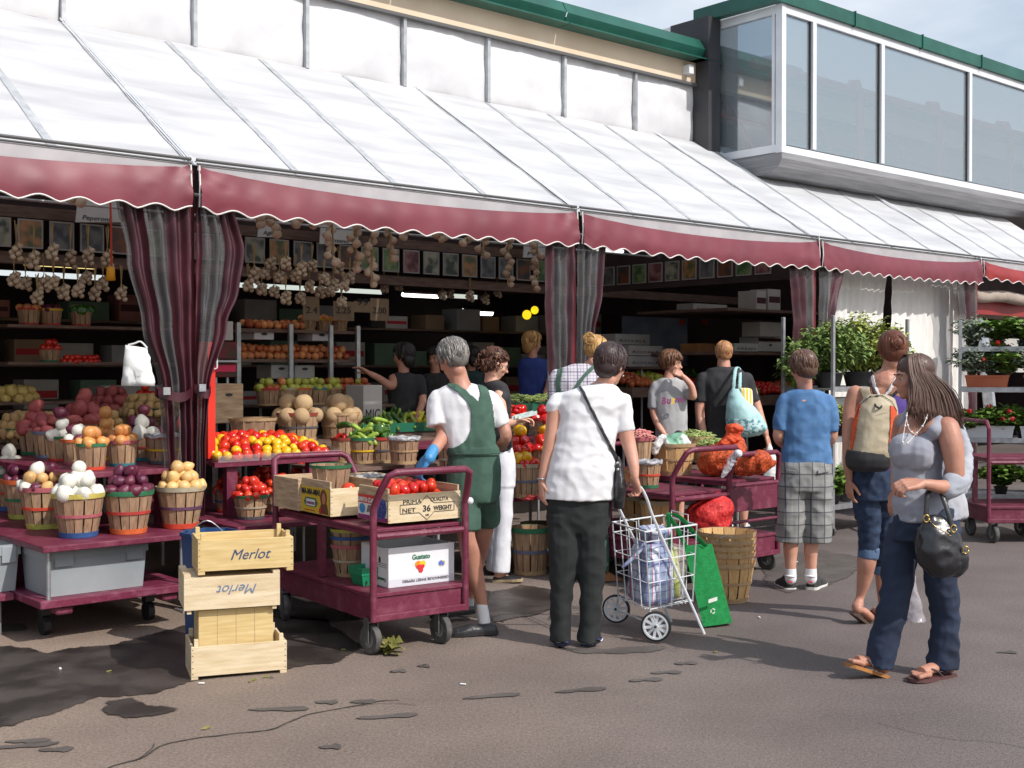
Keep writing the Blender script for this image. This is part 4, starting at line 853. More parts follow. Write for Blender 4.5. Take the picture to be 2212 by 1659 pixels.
def tk(lbl, x, y, rim, mid, base, where, keys=['pt'], layers=3, lab='plum tomato', pl='tomatoes', rw=.118, bw=.085, h=.16, s=1.0, z=ZL, **k): return sk(lbl, x, y, rim, mid, base, keys, lab, pl, where, layers, rw, bw, h, s, z, **k)
tk('green rimmed basket of plum tomatoes, front of the tomato stand', 536, 1123, 'green', 'cream', 'grey', 'in the green rimmed basket on the tomato stand')
tk('blue grey rimmed basket of plum tomatoes at the left of the tomato stand', 492, 1108, 'bluegrey', 'blue', 'scarlet', 'in the blue grey rimmed basket')
tk('red rimmed basket of plum tomatoes partly behind the cart handle', 598, 1112, 'red', 'cream', 'grey', 'in the red rimmed basket by the cart handle')
tk('wooden rimmed basket of plum tomatoes at the back of the low tier', 566, 1090, 'wood', 'red', 'blue', 'in the wooden rimmed basket at the back')
tk('basket of plum tomatoes beyond the crate with the yellow label', 655, 1078, 'wood', 'red', 'blue', 'in the basket beyond the yellow labelled crate', rw=.13)
# counter behind
ct = table('produce_table', 'dark counter behind the tomatoes holding the big baskets and melons', 4.2, 6.4, 8.25, 9.3, 1.0, .03, DWOOD)
def big(lbl, x, y, w, rt, rb, h, zb=1.002, **k): p = W(x, y, w); p.z = zb; return basket(lbl, p, rt, rb, h, **k), p
_, c = big('large empty wooden bushel basket behind the tomatoes', 546, 951, 8.55, .185, .145, .2, rim='wood', mid='wood', base='wood')
_, c = big('large bushel basket of melons with red rim and dark middle band', 644, 960, 8.62, .175, .14, .23, rim='rust', mid='grey', base='wood')
heap(['me'], c + Vector((0, 0, .2)), .19, 2, 'round melon', 'melons', 'in the red rimmed bushel basket', .8)
_, c = big('large bushel basket of melons with pale rim', 734, 955, 8.7, .165, .135, .22, rim='wood', mid='wood', base='wood')
heap(['me'], c + Vector((0, 0, .19)), .18, 2, 'round melon', 'melons', 'in the pale rimmed bushel basket', .85)
b_ = carton('wooden_box', 'weathered wooden box with a hand slot left of the empty bushel basket', W(463, 915, 8.9), SR, .26, .3, .32, WOOD_OLD)
ct = table('produce_table', 'low dark counter carrying the pepper baskets', 4.85, 6.9, 7.55, 8.2, .85, .03, DWOOD)
def gv(lbl, x, y, rim, mid, base, keys, lab, pl, where, layers=2, w=7.85, rw=.11, bw=.08, h=.2, z=.852, s=1.0, **k):
    p = W(x, y, w); p.z = z; basket(lbl, p, rw, bw, h, rim=rim, mid=mid, base=base, n=12, **k)
    if keys: heap(keys, p + Vector((0, 0, h)), rw, layers, lab, pl, where, s)
gv('red rimmed basket of dark green leaves and red chilies', 745, 1000, 'rust', None, 'wood', ['zu', 'rc'], 'long vegetable', 'vegetables', 'in the red rimmed basket of greens', w=8.0)
gv('green rimmed basket of peppers with yellow middle band', 782, 1005, 'green', 'brightyellow', 'wood', ['lz', 'gb'], 'green pepper', 'peppers', 'in the green rimmed pepper basket', w=7.9)
gv('red rimmed basket of pale green peppers', 825, 1010, 'red', 'grey', 'wood', ['lz', 'gb'], 'green pepper', 'peppers', 'in the red rimmed pepper basket', w=7.85, layers=3)
gv('white rimmed empty basket with a grey liner left of the blue glove', 872, 1012, 'white', 'wood', 'wood', None, '', '', '', w=7.45, rw=.12, bw=.09, h=.2, z=.87, liner=True)
gv('red rimmed basket of dark tomatoes by the blue glove', 975, 1020, 'pink', 'cream', 'grey', ['to'], 'dark tomato', 'tomatoes', 'in the basket by the blue glove', w=7.3, z=.80, s=1.2)
gt = thing('produce_tray', 'long green tray of zucchini and yellow squash', 'tray', S(5.8, 8.6, 1.02), SR); GRT = mat('green_tray_plastic', srgb(20, 84, 62), srgb(28, 104, 78), 3, .4)
gs0, gs1 = W(782, 915, 8.75).dot(U2), W(960, 930, 8.75).dot(U2)
b_ = B(); sbox(b_, gs0, gs1, 8.75, 9.25, 1.03, 1.04); sbox(b_, gs0, gs1, 8.74, 8.752, 1.03, 1.11); sbox(b_, gs0, gs1, 9.25, 9.262, 1.03, 1.11); obj('tray_body', b_, GRT, gt)
b_ = B(); sbox(b_, gs0, gs1 + .6, 8.76, 9.3, .98, 1.028); obj('board', b_, DWOOD, gt)
spread_(['zu', 'zu', 'lz', 'ys'], S(gs0, 8.75, 1.04), U2, N2, gs1 - gs0, .5, 'zucchini', 'vegetables', 'in the long green tray', .9, 2, .1, labels={'zu': 'dark zucchini', 'lz': 'pale pepper', 'ys': 'yellow squash'}, block=lambda u, v: 'ys' if u > .68 and v < .5 else ('zu' if rnd.random() < .6 else 'lz'))
for k in range(3): put('rc', S(gs0 + .05 + .05 * k, 9.1, 1.17), 'red chili pepper at the left end of the green tray', 'red chilies on the green tray', 1.2)
# ============================================================ SHELF RACK (deep in the garlic stall)
rk = thing('shelf_rack', 'steel shelf rack with rows of apples and baskets deep in the garlic stall', 'shelf', S(6, 10.2), SR)
rs0, rs1 = W(512, 800, 9.9).dot(U2), W(770, 800, 9.9).dot(U2)
zs = [W(640, 712, 9.9).z, W(640, 776, 9.9).z, W(640, 826, 9.9).z, 1.30]
b_ = B()
for z in zs[:2]: sbox(b_, rs0, rs1, 9.9, 10.4, z - .03, z)
obj('shelf_board', b_, DWOOD, rk)
for s in (rs0, rs0 + (rs1 - rs0) * .42, rs0 + (rs1 - rs0) * .76, rs1):
    b_ = B(); sbox(b_, s - .02, s + .02, 9.86, 9.895, 0, zs[0] + .05); obj('upright', b_, STEEL, rk)
spread_(['pe', 'ra', 'pe'], S(rs0, 9.95, zs[1]), U2, N2, rs1 - rs0, .2, 'fruit', 'fruit', 'on the middle shelf of the rack', 1.0, 2, .2, labels={'pe': 'rosy peach', 'ra': 'red apple', 'to': 'small tomato'})
spread_(['pe', 'ra'], S(rs0 + .15, 9.95, zs[0]), U2, N2, (rs1 - rs0) * .5, .2, 'fruit', 'fruit', 'on the top shelf of the rack', 1.0, 1, .2, labels={'pe': 'rosy peach', 'ra': 'red apple'})
for k, (x, rim) in enumerate(((665, 'green'), (700, 'brightyellow'), (733, 'orange'))): gv(f'{rim.replace("bright", "")} rimmed small fruit basket on top of the shelf rack', x, 700, rim, None, 'wood', ['pe'], 'rosy peach', 'peaches', f'in the {rim.replace("bright", "")} rimmed basket on the rack', 1, w=10.1, rw=.085, bw=.065, h=.11, z=zs[0] + .003)
rims = ['red', 'cream', 'orange', 'teal', 'wood', 'orange', 'red', 'rust']
xs_ = [574, 590, 622, 660, 697, 727, 750, 773]
ct = table('produce_table', 'dark counter carrying the row of apple baskets in front of the shelf rack', 5.4, 8.4, 9.1, 9.85, 1.27, .03, DWOOD)
for k, x in enumerate((578, 614, 650, 684, 718, 750, 781)):
    kk = [['ra', 'ga'], ['pe', 'ga'], ['ga'], ['ga'], ['ra', 'ga'], ['ra'], ['ra', 'ga']][k]
    nm_ = ['first', 'second', 'third', 'fourth', 'fifth', 'sixth', 'seventh'][k]
    gv(f'{rims[k]} rimmed apple basket, {nm_} from the left in the apple row', x, 876, rims[k], None, 'wood', kk, 'apple', 'apples', f'in the {nm_} basket of the apple row', 2, w=9.35, rw=.105, bw=.08, h=.15, z=1.272, s=1.0)
def cb(lbl, x0, y1, x1, y0, w, m=WHITE_CARD, d=.28, name='cardboard_box', z=None, **k):
    a, b = W(x0, y1, w), W(x1, y1, w); top = W((x0 + x1) / 2, y0, w); z = a.z if z is None else z
    return carton(name, lbl, Vector((a.x, a.y, z)), SR, (b - a).length, d, max(.03, top.z - z), m, **k)
INK = mat('black_ink', (.03, .03, .035), None, rough=.8); REDI = mat('red_ink', srgb(170, 30, 40), None, rough=.7); DKI = mat('dark_maroon_ink', srgb(70, 24, 34), None, rough=.7)
cb('white box under the top shelf, left one', 549, 733, 592, 717, 9.98); cb('white box with a red spot under the top shelf, right one', 675, 736, 716, 719, 9.98)
cb('white box with a hand hole on the lower rack, left one', 586, 818, 630, 788, 9.98, GREY_CARD); cb('white box with a hand hole on the lower rack, right one', 637, 818, 680, 789, 9.98, GREY_CARD)
cb('white carton printed with bold black strokes behind the melons', 785, 884, 826, 832, 8.9, GREY_CARD, text='MIG', tm=INK, holes=False, z=1.03)
cb('pale carton on a ledge above the red striped boxes beside the right curtain', 484, 735, 504, 694, 9.2, GREY_CARD, holes=False)
cb('red and green striped carton on the upper ledge right of the red board', 462, 775, 512, 738, 9.2, mat('striped_carton', srgb(120, 20, 40), srgb(20, 60, 40), 6, .7), holes=False)
cb('red and green striped carton with a pink tag right of the red board', 462, 815, 512, 780, 9.2, MC['striped_carton'], stripe=(mat('pink_tag', srgb(220, 40, 90), None), .55, .4), holes=False)
lp = table('side_shelf', 'grey side shelf holding the striped cartons', W(462, 800, 9.15).dot(U2), W(515, 800, 9.15).dot(U2), 9.15, 9.55, W(480, 778, 9.2).z - .0, .02, STEEL)
cb('pale printed carton behind the tan potatoes', 218, 885, 400, 832, 11.2, GREY_CARD, holes=False)
# left stall back shelf
ls = table('wall_shelf', 'dark back shelf carrying three coloured baskets in the onion stall', 3.6, 5.6, 10.9, 11.3, W(120, 703, 11).z, .03, DWOOD, legs=False, cat='shelf')
zz = W(120, 703, 11).z + .002
for x, rim, nm_, kk in ((62, 'red', 'red', ['pe']), (110, 'brightyellow', 'yellow', ['ro']), (175, 'green', 'green', ['gb'])):
    gv(f'{nm_} rimmed basket on the back shelf of the onion stall', x, 690, rim, None, 'red', kk, f'{nm_} basket item', 'pieces', f'in the {nm_} rimmed basket on the back shelf', 1, w=11.1, rw=.1, bw=.08, h=.15, z=zz)
ls = table('wall_shelf', 'dark lower back shelf with orange fruit trays in the onion stall', 3.6, 5.6, 10.9, 11.3, W(120, 782, 11).z, .03, DWOOD, legs=False, cat='shelf')
zz = W(120, 782, 11).z + .002
for x, nm_ in ((155, 'left'), (193, 'right')):
    p = W(x, 780, 11.0); p.z = zz; heap(['yt', 'to'], p, .1, 2, 'orange fruit', 'fruit', f'on the {nm_} tray of the lower back shelf', .8)
gv('basket of bright red fruit on the lower back shelf', 108, 775, 'red', None, 'green', ['to'], 'red fruit', 'fruit', 'in the basket on the lower back shelf', 2, w=11.05, rw=.1, bw=.08, h=.12, z=zz)
# ------------------------------------------------------------ framed produce pictures, signs, lamps
FR = mat('pale_frame', (.3, .29, .28), None, rough=.6)
PC = [mat('picture_print_%d' % i, srgb(*a), srgb(*b), 9, .4, contrast=(.4, .6)) for i, (a, b) in enumerate((((60, 70, 66), (150, 150, 130)), ((90, 40, 50), (150, 110, 110)), ((60, 90, 60), (120, 140, 90)), ((120, 70, 40), (60, 60, 60)), ((110, 110, 110), (60, 66, 74)), ((80, 90, 60), (170, 120, 80))))]
DES = ['grey green', 'dusky red', 'leafy green', 'brown orange', 'silver grey', 'olive and tan']
ORD = 'first second third fourth fifth sixth seventh eighth ninth tenth eleventh twelfth thirteenth fourteenth fifteenth sixteenth seventeenth eighteenth nineteenth twentieth twenty-first twenty-second twenty-third twenty-fourth twenty-fifth twenty-sixth twenty-seventh'.split()
def picture(o, ux, w, h, i, where, no=0):
    t = thing('framed_picture', f'framed {DES[i % 6]} produce photograph, {ORD[no]} from left {where}', 'picture', o, 0, None); n_ = ux.cross(Vector((0, 0, 1)))
    up = Vector((0, 0, 1)); b_ = B(); c = o + ux * w / 2 + up * h / 2; box(b_, c, (w, .012, h), math.atan2(ux.y, ux.x)); obj('frame', b_, FR, t)
    b_ = B(); q = o + n_ * .0075; k = .014; poly(b_, [q + ux * k + up * k, q + ux * (w - k) + up * k, q + ux * (w - k) + up * (h - k), q + ux * k + up * (h - k)]); obj('print', b_, PC[i % 6], t)
    t['group'] = 'framed produce photographs ' + where; return t
k = 0
for s in [x * .27 + 3.3 for x in range(24)]:
    if s > 10.3: break
    picture(S(s, 10.55, 2.63), U2, .215, .25, (k * 5 + k // 3) % 6, 'on the back beam', k); k += 1
for k in range(11):
    w = 7.95 + k * .26
    picture(S(10.61, w + .22, 2.62), -N2, .215, .23, (k * 7 + 1) % 6, 'on the side partition', 10 - k)
SIGN = mat('white_sign_board', (.5, .5, .5), (.56, .56, .55), 4, .6)
def sign(x0, x1, y0, y1, w, txt, lab, tilt=0):
    a, b, c = W(x0, y1, w), W(x1, y1, w), W(x0, y0, w); t = thing('sign_board', lab, 'sign', a, SR); b_ = B(); q = [a, b, b + Vector((0, 0, c.z - a.z)) - U2 * .02, c + U2 * .02]; V = [b_.verts.new(v) for v in q] + [b_.verts.new(v + N2 * .01) for v in q]
    for z in ((0, 1, 2, 3), (7, 6, 5, 4), (0, 4, 5, 1), (1, 5, 6, 2), (2, 6, 7, 3), (3, 7, 4, 0)): b_.faces.new([V[j] for j in z])
    obj('panel', b_, SIGN, t); lettering(t, txt, INK, a + U2 * .06 + Vector((0, 0, .03)) - N2 * .003, U2, Vector((0, 0, 1)), .055, .2, fit=(b - a).length * .6)
sign(163, 262, 432, 480, 10.3, 'Peperoni', 'white sign reading Peperoni under the left valance')
sign(690, 775, 480, 527, 10.3, 'Manzano', 'white sign with small lettering beneath the middle of the second valance')
sign(556, 600, 484, 512, 10.3, 'Aglio', 'small dim white sign left of the hanging garlic')
sign(1130, 1190, 520, 556, 10.3, 'Pera', 'dim tilted sign left of the middle post')
KR = mat('brown_kraft_card', (.2, .14, .09), (.26, .19, .12), 5, .9)
for i, (x0, x1, y0, y1, tx) in enumerate(((655, 690, 640, 692, '2.4'), (720, 765, 650, 692, '2.25'), (765, 800, 650, 674, '99'), (800, 840, 644, 692, '2.00'))):
    a, b, c = W(x0, y1, 9.8), W(x1, y1, 9.8), W(x0, y0, 9.8); t = thing('price_card', 'brown price card above the shelf rack, %s from the left' % ('first', 'second', 'third', 'last')[i], 'sign', a, SR); b_ = B(); sbox(b_, a.dot(U2), b.dot(U2), 9.8, 9.806, a.z, c.z); obj('card', b_, KR, t); lettering(t, tx, INK, a + U2 * .03 + Vector((0, 0, .07)) - N2 * .003, U2, Vector((0, 0, 1)), .09, fit=(b - a).length * .7)
def lamp(x0, x1, y, w, lab, c=(1, .97, .85), st=3.0, r=.018):
    a, b = W(x0, y, w), W(x1, y, w); b.z = a.z; t = thing('fluorescent_lamp_and_glow', lab, 'lamp', a, SR); b_ = B(); tube(b_, [a, b], r, 8); obj('tube', b_, mat('lit_tube_%s' % lab[:5], c, None, emit=(c, st)), t)
    b_ = B(); tube(b_, [a + Vector((0, 0, .04)), b + Vector((0, 0, .04))], r * 1.3, 6); obj('housing', b_, DARK, t)
lamp(52, 205, 567, 12.5, 'lit yellowish tube lamp behind the garlic at left', (1, .78, .3), 1.3, .03)
lamp(870, 946, 636, 13, 'white lit tube lamp right of the garlic bunches', (1, 1, .96), 3.5, .03)
lamp(1000, 1062, 673, 15, 'bright strip lamp behind the tall shoppers', (1, 1, 1), 3, .05)  # glow added for daylight coming through the far side
t = thing('yellow_glow_spot', 'small glowing yellow lamp beyond the middle stall', 'lamp', W(1145, 677, 13)); b_ = B(); ball(b_, W(1138, 680, 13), .07, 10); ball(b_, W(1155, 670, 13), .06, 10); obj('glow_balls', b_, mat('yellow_glow', (.9, .6, .02), None, emit=((1, .7, .02), 1.0)), t, smooth=True)  # yellow balls given a glow of their own
lamp(1290, 1345, 538, 8.6, 'pale lit tube right under the third valance', (1, 1, 1), 1.2, .02)
# rope with yellow float
t = thing('hanging_rope', 'orange rope with a yellow float hanging left of the left curtain', 'rope', W(240, 600, 8.6)); b_ = B(); tube(b_, [W(238, 420, 8.6), W(240, 500, 8.6), W(241, 575, 8.6)], .008, 6); obj('rope', b_, mat('orange_rope', srgb(190, 60, 34), None), t)
b_ = B(); c = W(239, 592, 8.6); tube(b_, [c + Vector((0, 0, .055)), c + Vector((0, 0, .05)), c, c - Vector((.0, 0, .045)), c - Vector((0, 0, .05))], [.008, .03, .032, .036, .01], 10); obj('float', b_, mat('yellow_float', srgb(228, 160, 20), None, rough=.4), t, smooth=True)
# ------------------------------------------------------------ garlic braids
GAR = mat('garlic_skin', srgb(176, 154, 130), srgb(206, 188, 166), 6, .6, .3, 30, rnd=.1); STALK = mat('garlic_stalk', srgb(150, 124, 84), srgb(180, 156, 110), 8, .8, .3, 40, stretch=(6, 6, 1))
def garlic_bulb(bm, c, r, d):
    q = d.to_track_quat('Z', 'Y').to_matrix(); n = 12; rings = []
    for z, rr in ((-1.0, .12), (-.92, .5), (-.6, .9), (-.1, 1.02), (.35, .8), (.7, .42), (1.0, .2), (1.5, .12)):
        rings.append([c + q @ Vector((r * rr * (1 + .08 * math.cos(6 * a)) * math.cos(a), r * rr * (1 + .08 * math.cos(6 * a)) * math.sin(a), r * z)) for a in [2 * math.pi * i / n for i in range(n)]])
    ring_loft(bm, rings)
def garlic(x, y0, y1, w, braid, lab, grp, r=.025):
    top, bot = W(x, y0, w), W(x, y1, w); t = thing('garlic_braid', lab, 'garlic', top, 0, grp); H = top.z - bot.z; bs, st = B(), B(); rr = random.Random(int(x * 7 + y0))
    if braid:
        tube(st, [top, top.lerp(bot, .5) + Vector((.01, 0, 0)), bot + Vector((0, 0, .03))], .007, 6); n = max(3, int(H / .045))
        for k in range(n):
            a = rr.uniform(0, 6.28); p = top.lerp(bot, (k + .3) / n); garlic_bulb(bs, p + Vector((math.cos(a) * .035, math.sin(a) * .035, 0)), r * rr.uniform(.8, 1.15), Vector((-math.cos(a) * .5, -math.sin(a) * .5, .9)))
    else:
        mid = top.lerp(bot, .52)
        for k in range(6): a = rr.uniform(0, 6.28); tube(st, [top + Vector((math.cos(a) * .012, math.sin(a) * .012, rr.uniform(-.02, .02))), mid, mid + Vector((math.cos(a) * .03, math.sin(a) * .03, -.1))], .0035, 4)
        for k in range(9):
            a = k * 2.4; f = k / 8; p = mid.lerp(bot, .25 + .7 * f); garlic_bulb(bs, p + Vector((math.cos(a) * .028, math.sin(a) * .028, 0)), r * rr.uniform(.8, 1.1), Vector((-math.cos(a) * .5, -math.sin(a) * .5, .9)))
    obj('bulbs', bs, GAR, t, smooth=True); obj('stalks', st, STALK, t)
def grow(lst, w, dw, braid, lab, grp, r=.025):
    for k, (x, y0, y1) in enumerate(sorted(lst)): garlic(x, y0, y1, w + (x % 7) * dw, braid, lab % ORD[k], grp, r)
GA = 'garlic bunches hanging in the onion stall'
grow(((35, 480, 560), (72, 488, 580), (113, 482, 560), (152, 488, 578), (190, 488, 570), (232, 490, 575)), 9.6, .05, False, 'bunch of garlic, %s from the left in the upper row of the onion stall', GA)
grow(((30, 545, 618), (55, 560, 625), (95, 550, 628), (137, 575, 645), (168, 580, 640), (205, 575, 648), (222, 560, 625), (262, 575, 648), (80, 590, 655), (115, 560, 625), (185, 555, 612)), 9.6, .05, False, 'bunch of garlic, %s from the left in the lower row of the onion stall', GA)
garlic(163, 415, 443, 7.9, True, 'few garlic bulbs peeping below the left valance', None, .034)
GB = 'garlic bunches hanging in the tomato stall'
grow(((549, 530, 612), (585, 522, 580), (617, 522, 580), (651, 527, 594), (674, 532, 585), (604, 555, 610), (638, 550, 608), (732, 532, 592), (572, 555, 600), (536, 570, 628), (755, 560, 610), (700, 562, 612)), 9.3, .05, False, 'bunch of garlic, %s from the left in the upper row of the tomato stall', GB)
grow(((712, 600, 636), (617, 595, 655), (648, 603, 655), (742, 590, 624), (690, 590, 640), (738, 620, 660), (565, 585, 635), (592, 590, 640), (668, 575, 630), (720, 575, 625)), 9.3, .05, False, 'bunch of garlic, %s from the left in the lower row of the tomato stall', GB)
grow(((955, 608, 645), (972, 606, 642), (1015, 600, 650), (1048, 610, 655), (1075, 600, 640), (830, 590, 630), (860, 585, 625)), 10.6, .05, False, 'dim bunch of dried garlic, %s from the left beyond the picture beam', 'dim bunches beyond the picture beam')
grow(((717, 475, 575), (767, 483, 588), (802, 488, 622), (842, 487, 567), (1097, 515, 622), (1160, 525, 632), (1042, 505, 560)), 7.95, 0, True, 'long garlic braid, %s from the left on the front rail', 'long garlic braids hanging from the front rail', .034)
grow(((553, 466, 488), (594, 462, 515), (643, 468, 490), (685, 476, 490), (880, 494, 515), (952, 505, 522), (1008, 508, 530)), 7.9, 0, True, 'short garlic string, %s from the left just below the second valance', 'short garlic strings below the second valance', .034)
b_ = B(); tube(b_, [S(3.6, 7.95, 2.83), S(10.4, 7.95, 2.83)], .012, 6); tag(obj('hanging_rail', b_, STEEL), 'front steel rail from which the long garlic braids hang', 'rail')
b_ = B(); tube(b_, [S(.5, 9.5, 2.9), S(10.4, 9.5, 2.9)], .012, 6); tag(obj('hanging_rail', b_, STEEL), 'rear steel rail holding the smaller garlic bunches', 'rail')
# far shelves with dim cartons
FC = [mat('far_card_%d' % i, c, tuple(k * .8 for k in c), 4, .8) for i, c in enumerate(((.4, .38, .36), (.3, .2, .13), (.42, .42, .44), (.12, .2, .14), (.34, .14, .12)))]
for q, z in enumerate((1.15, 1.65, 2.15)):
    table('wall_shelf', 'dark far shelf behind the stalls, %s board' % ('lowest', 'middle', 'top')[q], 3.2, 15.5, 13.4, 13.9, z, .03, DWOOD, legs=False, cat='shelf'); s = 3.4; n_ = 0
    while s < 15.2 and n_ < 24:
        w_x = rnd.uniform(.3, .5)
        if rnd.random() < .8: carton('cardboard_box', 'dim carton, %s from the left on the %s far shelf' % (ORD[n_], ('lowest', 'middle', 'top')[q]), S(s, 13.45 + rnd.uniform(0, .06), z), SR, w_x, .35, rnd.uniform(.16, .34), FC[rnd.choice((0, 0, 1, 2, 2, 3, 4))], holes=False, stripe=(DKI if n_ % 2 else REDI, .5, .25) if rnd.random() < .4 else None); n_ += 1
        s += w_x + rnd.uniform(.03, .3)
# ============================================================ PEOPLE
from mathutils.bvhtree import BVHTree
def px(Y): return Y / F
def smooth_path(pts, rad, k=6):
    pp = bezpts(pts, k); rr = []
    n = len(pts)
    for i in range(n - 1):
        for j in range(k): t = j / k; t = t * t * (3 - 2 * t) * .5 + t * .5; rr.append(rad[i] * (1 - t) + rad[i + 1] * t)
    return pp, rr + [rad[-1]]
def limb(bm, Y, q, flat=1.0, side=None, n=14, k=5, caps=True):
    """q: (x, y, dY, radius in picture units)"""
    pts = [P(x, y, Y + d) for x, y, d, r in q]; rad = [r * px(Y + d) for x, y, d, r in q]
    pp, rr = smooth_path(pts, rad, k); tube(bm, pp, rr, n, flat, side)
    if caps: ball(bm, pp[0], rr[0] * min(1, flat), 10); ball(bm, pp[-1], rr[-1] * min(1, flat), 10)
def torso(bm, Y, q, ang=0.0, dr=.62, n=20):
    """q: (x, y, half width in picture units[, depth ratio, dY]) horizontal ellipses"""
    ax = Vector((math.cos(ang), math.sin(ang), 0)); ay = Vector((-math.sin(ang), math.cos(ang), 0))
    pts = []; 
    for e in q:
        d = e[4] if len(e) > 4 else 0; pts.append((P(e[0], e[1], Y + d), e[2] * px(Y), e[2] * px(Y) * (e[3] if len(e) > 3 and e[3] else dr)))
    ctr = [p[0] for p in pts]; k = 5; cc = bezpts(ctr, k); rings = []
    for i, c in enumerate(cc):
        t = min(i / k, len(pts) - 1 - 1e-6); j = int(t); f = t - j; f = f * f * (3 - 2 * f) * .5 + f * .5
        rx = pts[j][1] * (1 - f) + pts[j + 1][1] * f; ry_ = pts[j][2] * (1 - f) + pts[j + 1][2] * f
        rings.append([c + ax * (rx * (abs(math.cos(a)) ** .85) * (1 if math.cos(a) > 0 else -1)) + ay * (ry_ * math.sin(a)) for a in [2 * math.pi * m_ / n for m_ in range(n)]])
    ring_loft(bm, rings)
def head(bm, c, yaw, nod=0.0, s=1.0, roll=0.0, fem=False):
    """c: centre of the head; yaw 0 looks away from the camera (+Y), 90 looks left"""
    Rm = Matrix.Rotation(R(yaw), 3, 'Z') @ Matrix.Rotation(R(-nod), 3, 'X') @ Matrix.Rotation(R(roll), 3, 'Y'); s *= .94
    b = lambda p, r, n=14, rot=None: ball(bm, c + Rm @ (Vector(p) * s), tuple(k * s for k in r), n, Rm if rot is None else Rm @ rot)
    b((0, -.012, .035), (.075, .096, .088), 18); b((0, .028, -.012), (.064, .066, .085), 16); b((0, .034, -.052), (.05, .052, .056)); b((0, .064, -.092), (.024, .022, .02))
    b((0, .078, .022), (.05, .018, .02)); b((.036, .06, -.022), (.024, .026, .024)); b((-.036, .06, -.022), (.024, .026, .024))
    tube(bm, [c + Rm @ (Vector(p) * s) for p in ((0, .088, .02), (0, .1, -.004), (0, .112, -.022), (0, .094, -.032))], [.008 * s, .010 * s, .0145 * s, .01 * s], 8, balls=True)
    b((0, .088, -.054), (.022, .012, .006)); b((0, .086, -.066), (.02, .011, .007))
    for sx in (-1, 1):
        b((sx * .078, -.006, -.008), (.008, .02, .031), 10); b((sx * .077, -.004, -.03), (.008, .011, .012), 8)
    b((0, -.012, -.08), (.045, .05, .05), 12)
    return Rm
def eyes(t, c, Rm, s=.94):
    wm = mat('eye_white', (.42, .38, .36), None, rough=.3); im = mat('eye_iris', (.03, .02, .015), None, rough=.15); bw = mat('eyebrow_hair', (.05, .03, .02), None, rough=.9)
    for sx in (-1, 1):
        e = c + Rm @ (Vector((sx * .031, .0735, .004)) * s); b_ = B(); ball(b_, e, (.012, .012, .0095), 10); o = obj('eye', b_, wm, t, smooth=True); b_ = B(); ball(b_, e + Rm @ Vector((0, .007, 0)), .0062, 8); obj('iris', b_, im, t, smooth=True)
        b_ = B(); tube(b_, [c + Rm @ (Vector(p) * s) for p in ((sx * .014, .098, .026), (sx * .032, .093, .031), (sx * .05, .077, .025))], [.0025, .0035, .0018], 6); obj('eyebrow', b_, bw, t)
def hand(bm, w, d, nrm, curl=.4, thumb=1, s=1.0, spread=.08):
    """w wrist, d direction, nrm = direction the palm faces, thumb = side along nrm x d"""
    d = d.normalized(); nrm = (nrm - d * nrm.dot(d)).normalized(); sd = nrm.cross(d) * thumb
    for k, (o, L) in enumerate(((.030, .072), (.010, .082), (-.010, .076), (-.029, .060))):
        base = w + d * (.085 * s) + sd * (o * s); tube(bm, [w + d * .0, w + d * .04 * s + sd * o * .7 * s, base], [.021 * s, .0155 * s, .011 * s], 8, balls=True)
        a = 0; p = base; pts = [p]; segs = (.45, .32, .23)
        for j, q in enumerate(segs):
            a += curl * (1.0 + .15 * k) * (1.2 if j else .8); v = (d * math.cos(a) + nrm * math.sin(a) + sd * (o * spread * 10 * .1)).normalized(); p = p + v * (L * q * s); pts.append(p)
        tube(bm, pts, [.0095 * s, .0088 * s, .0078 * s, .0062 * s], 8, balls=True)
    b0 = w + d * (.02 * s) + sd * (.022 * s); b1 = b0 + (d * .6 + sd * .65 + nrm * .25).normalized() * (.042 * s); b2 = b1 + (d * .85 + sd * .25 + nrm * .4).normalized() * (.03 * s); b3 = b2 + (d * .8 + nrm * .5 - sd * .1).normalized() * (.024 * s)
    tube(bm, [b0, b1, b2, b3], [.015 * s, .0115 * s, .0098 * s, .0075 * s], 8, balls=True)
def hand_mesh(bm_list_fn, m): pass
def shoe(t, heel, toe, m, sole=None, w=.046, h=.075, name='shoe', up=None, collar=.05, low=False, bare=False, ret=None):
    d = toe - heel; L = d.length; d.normalize(); up = up or Vector((0, 0, 1)); up = (up - d * up.dot(d)).normalized(); sd = d.cross(up); b_ = B() if ret is None else ret
    prof = ((-.02, .55, .55), (.04, .78, .95), (.2, .82, 1.0), (.35, .82, .92), (.52, .92, .66), (.7, 1.05, .5), (.85, .98, .42), (.95, .74, .32), (1.0, .4, .2))
    rings = []
    for f, ww, hh in prof:
        if low and f < .36: hh *= .62
        c = heel + d * (L * f); rings.append([c + sd * (w * ww * math.cos(a)) + up * ((.006 + h * hh * max(0, math.sin(a)) ** .8) if math.sin(a) > 0 else .004 + .004 * math.sin(a)) for a in [2 * math.pi * k / 16 for k in range(16)]])
    ring_loft(b_, rings)
    if ret is not None: return
    o = fused(name, b_, m, t, .006, 2)
    if sole:
        b_ = B(); rings = []
        for f, ww in ((-.035, .5), (.0, .82), (.2, .88), (.4, .86), (.7, 1.1), (.88, 1.0), (.98, .74), (1.025, .35)):
            c = heel + d * (L * f) - up * .004; rings.append([c + sd * (w * ww), c - sd * (w * ww), c - sd * (w * ww) + up * .02, c + sd * (w * ww) + up * .02])
        ring_loft(b_, rings); s_ = obj('sole', b_, sole, t)
    return o
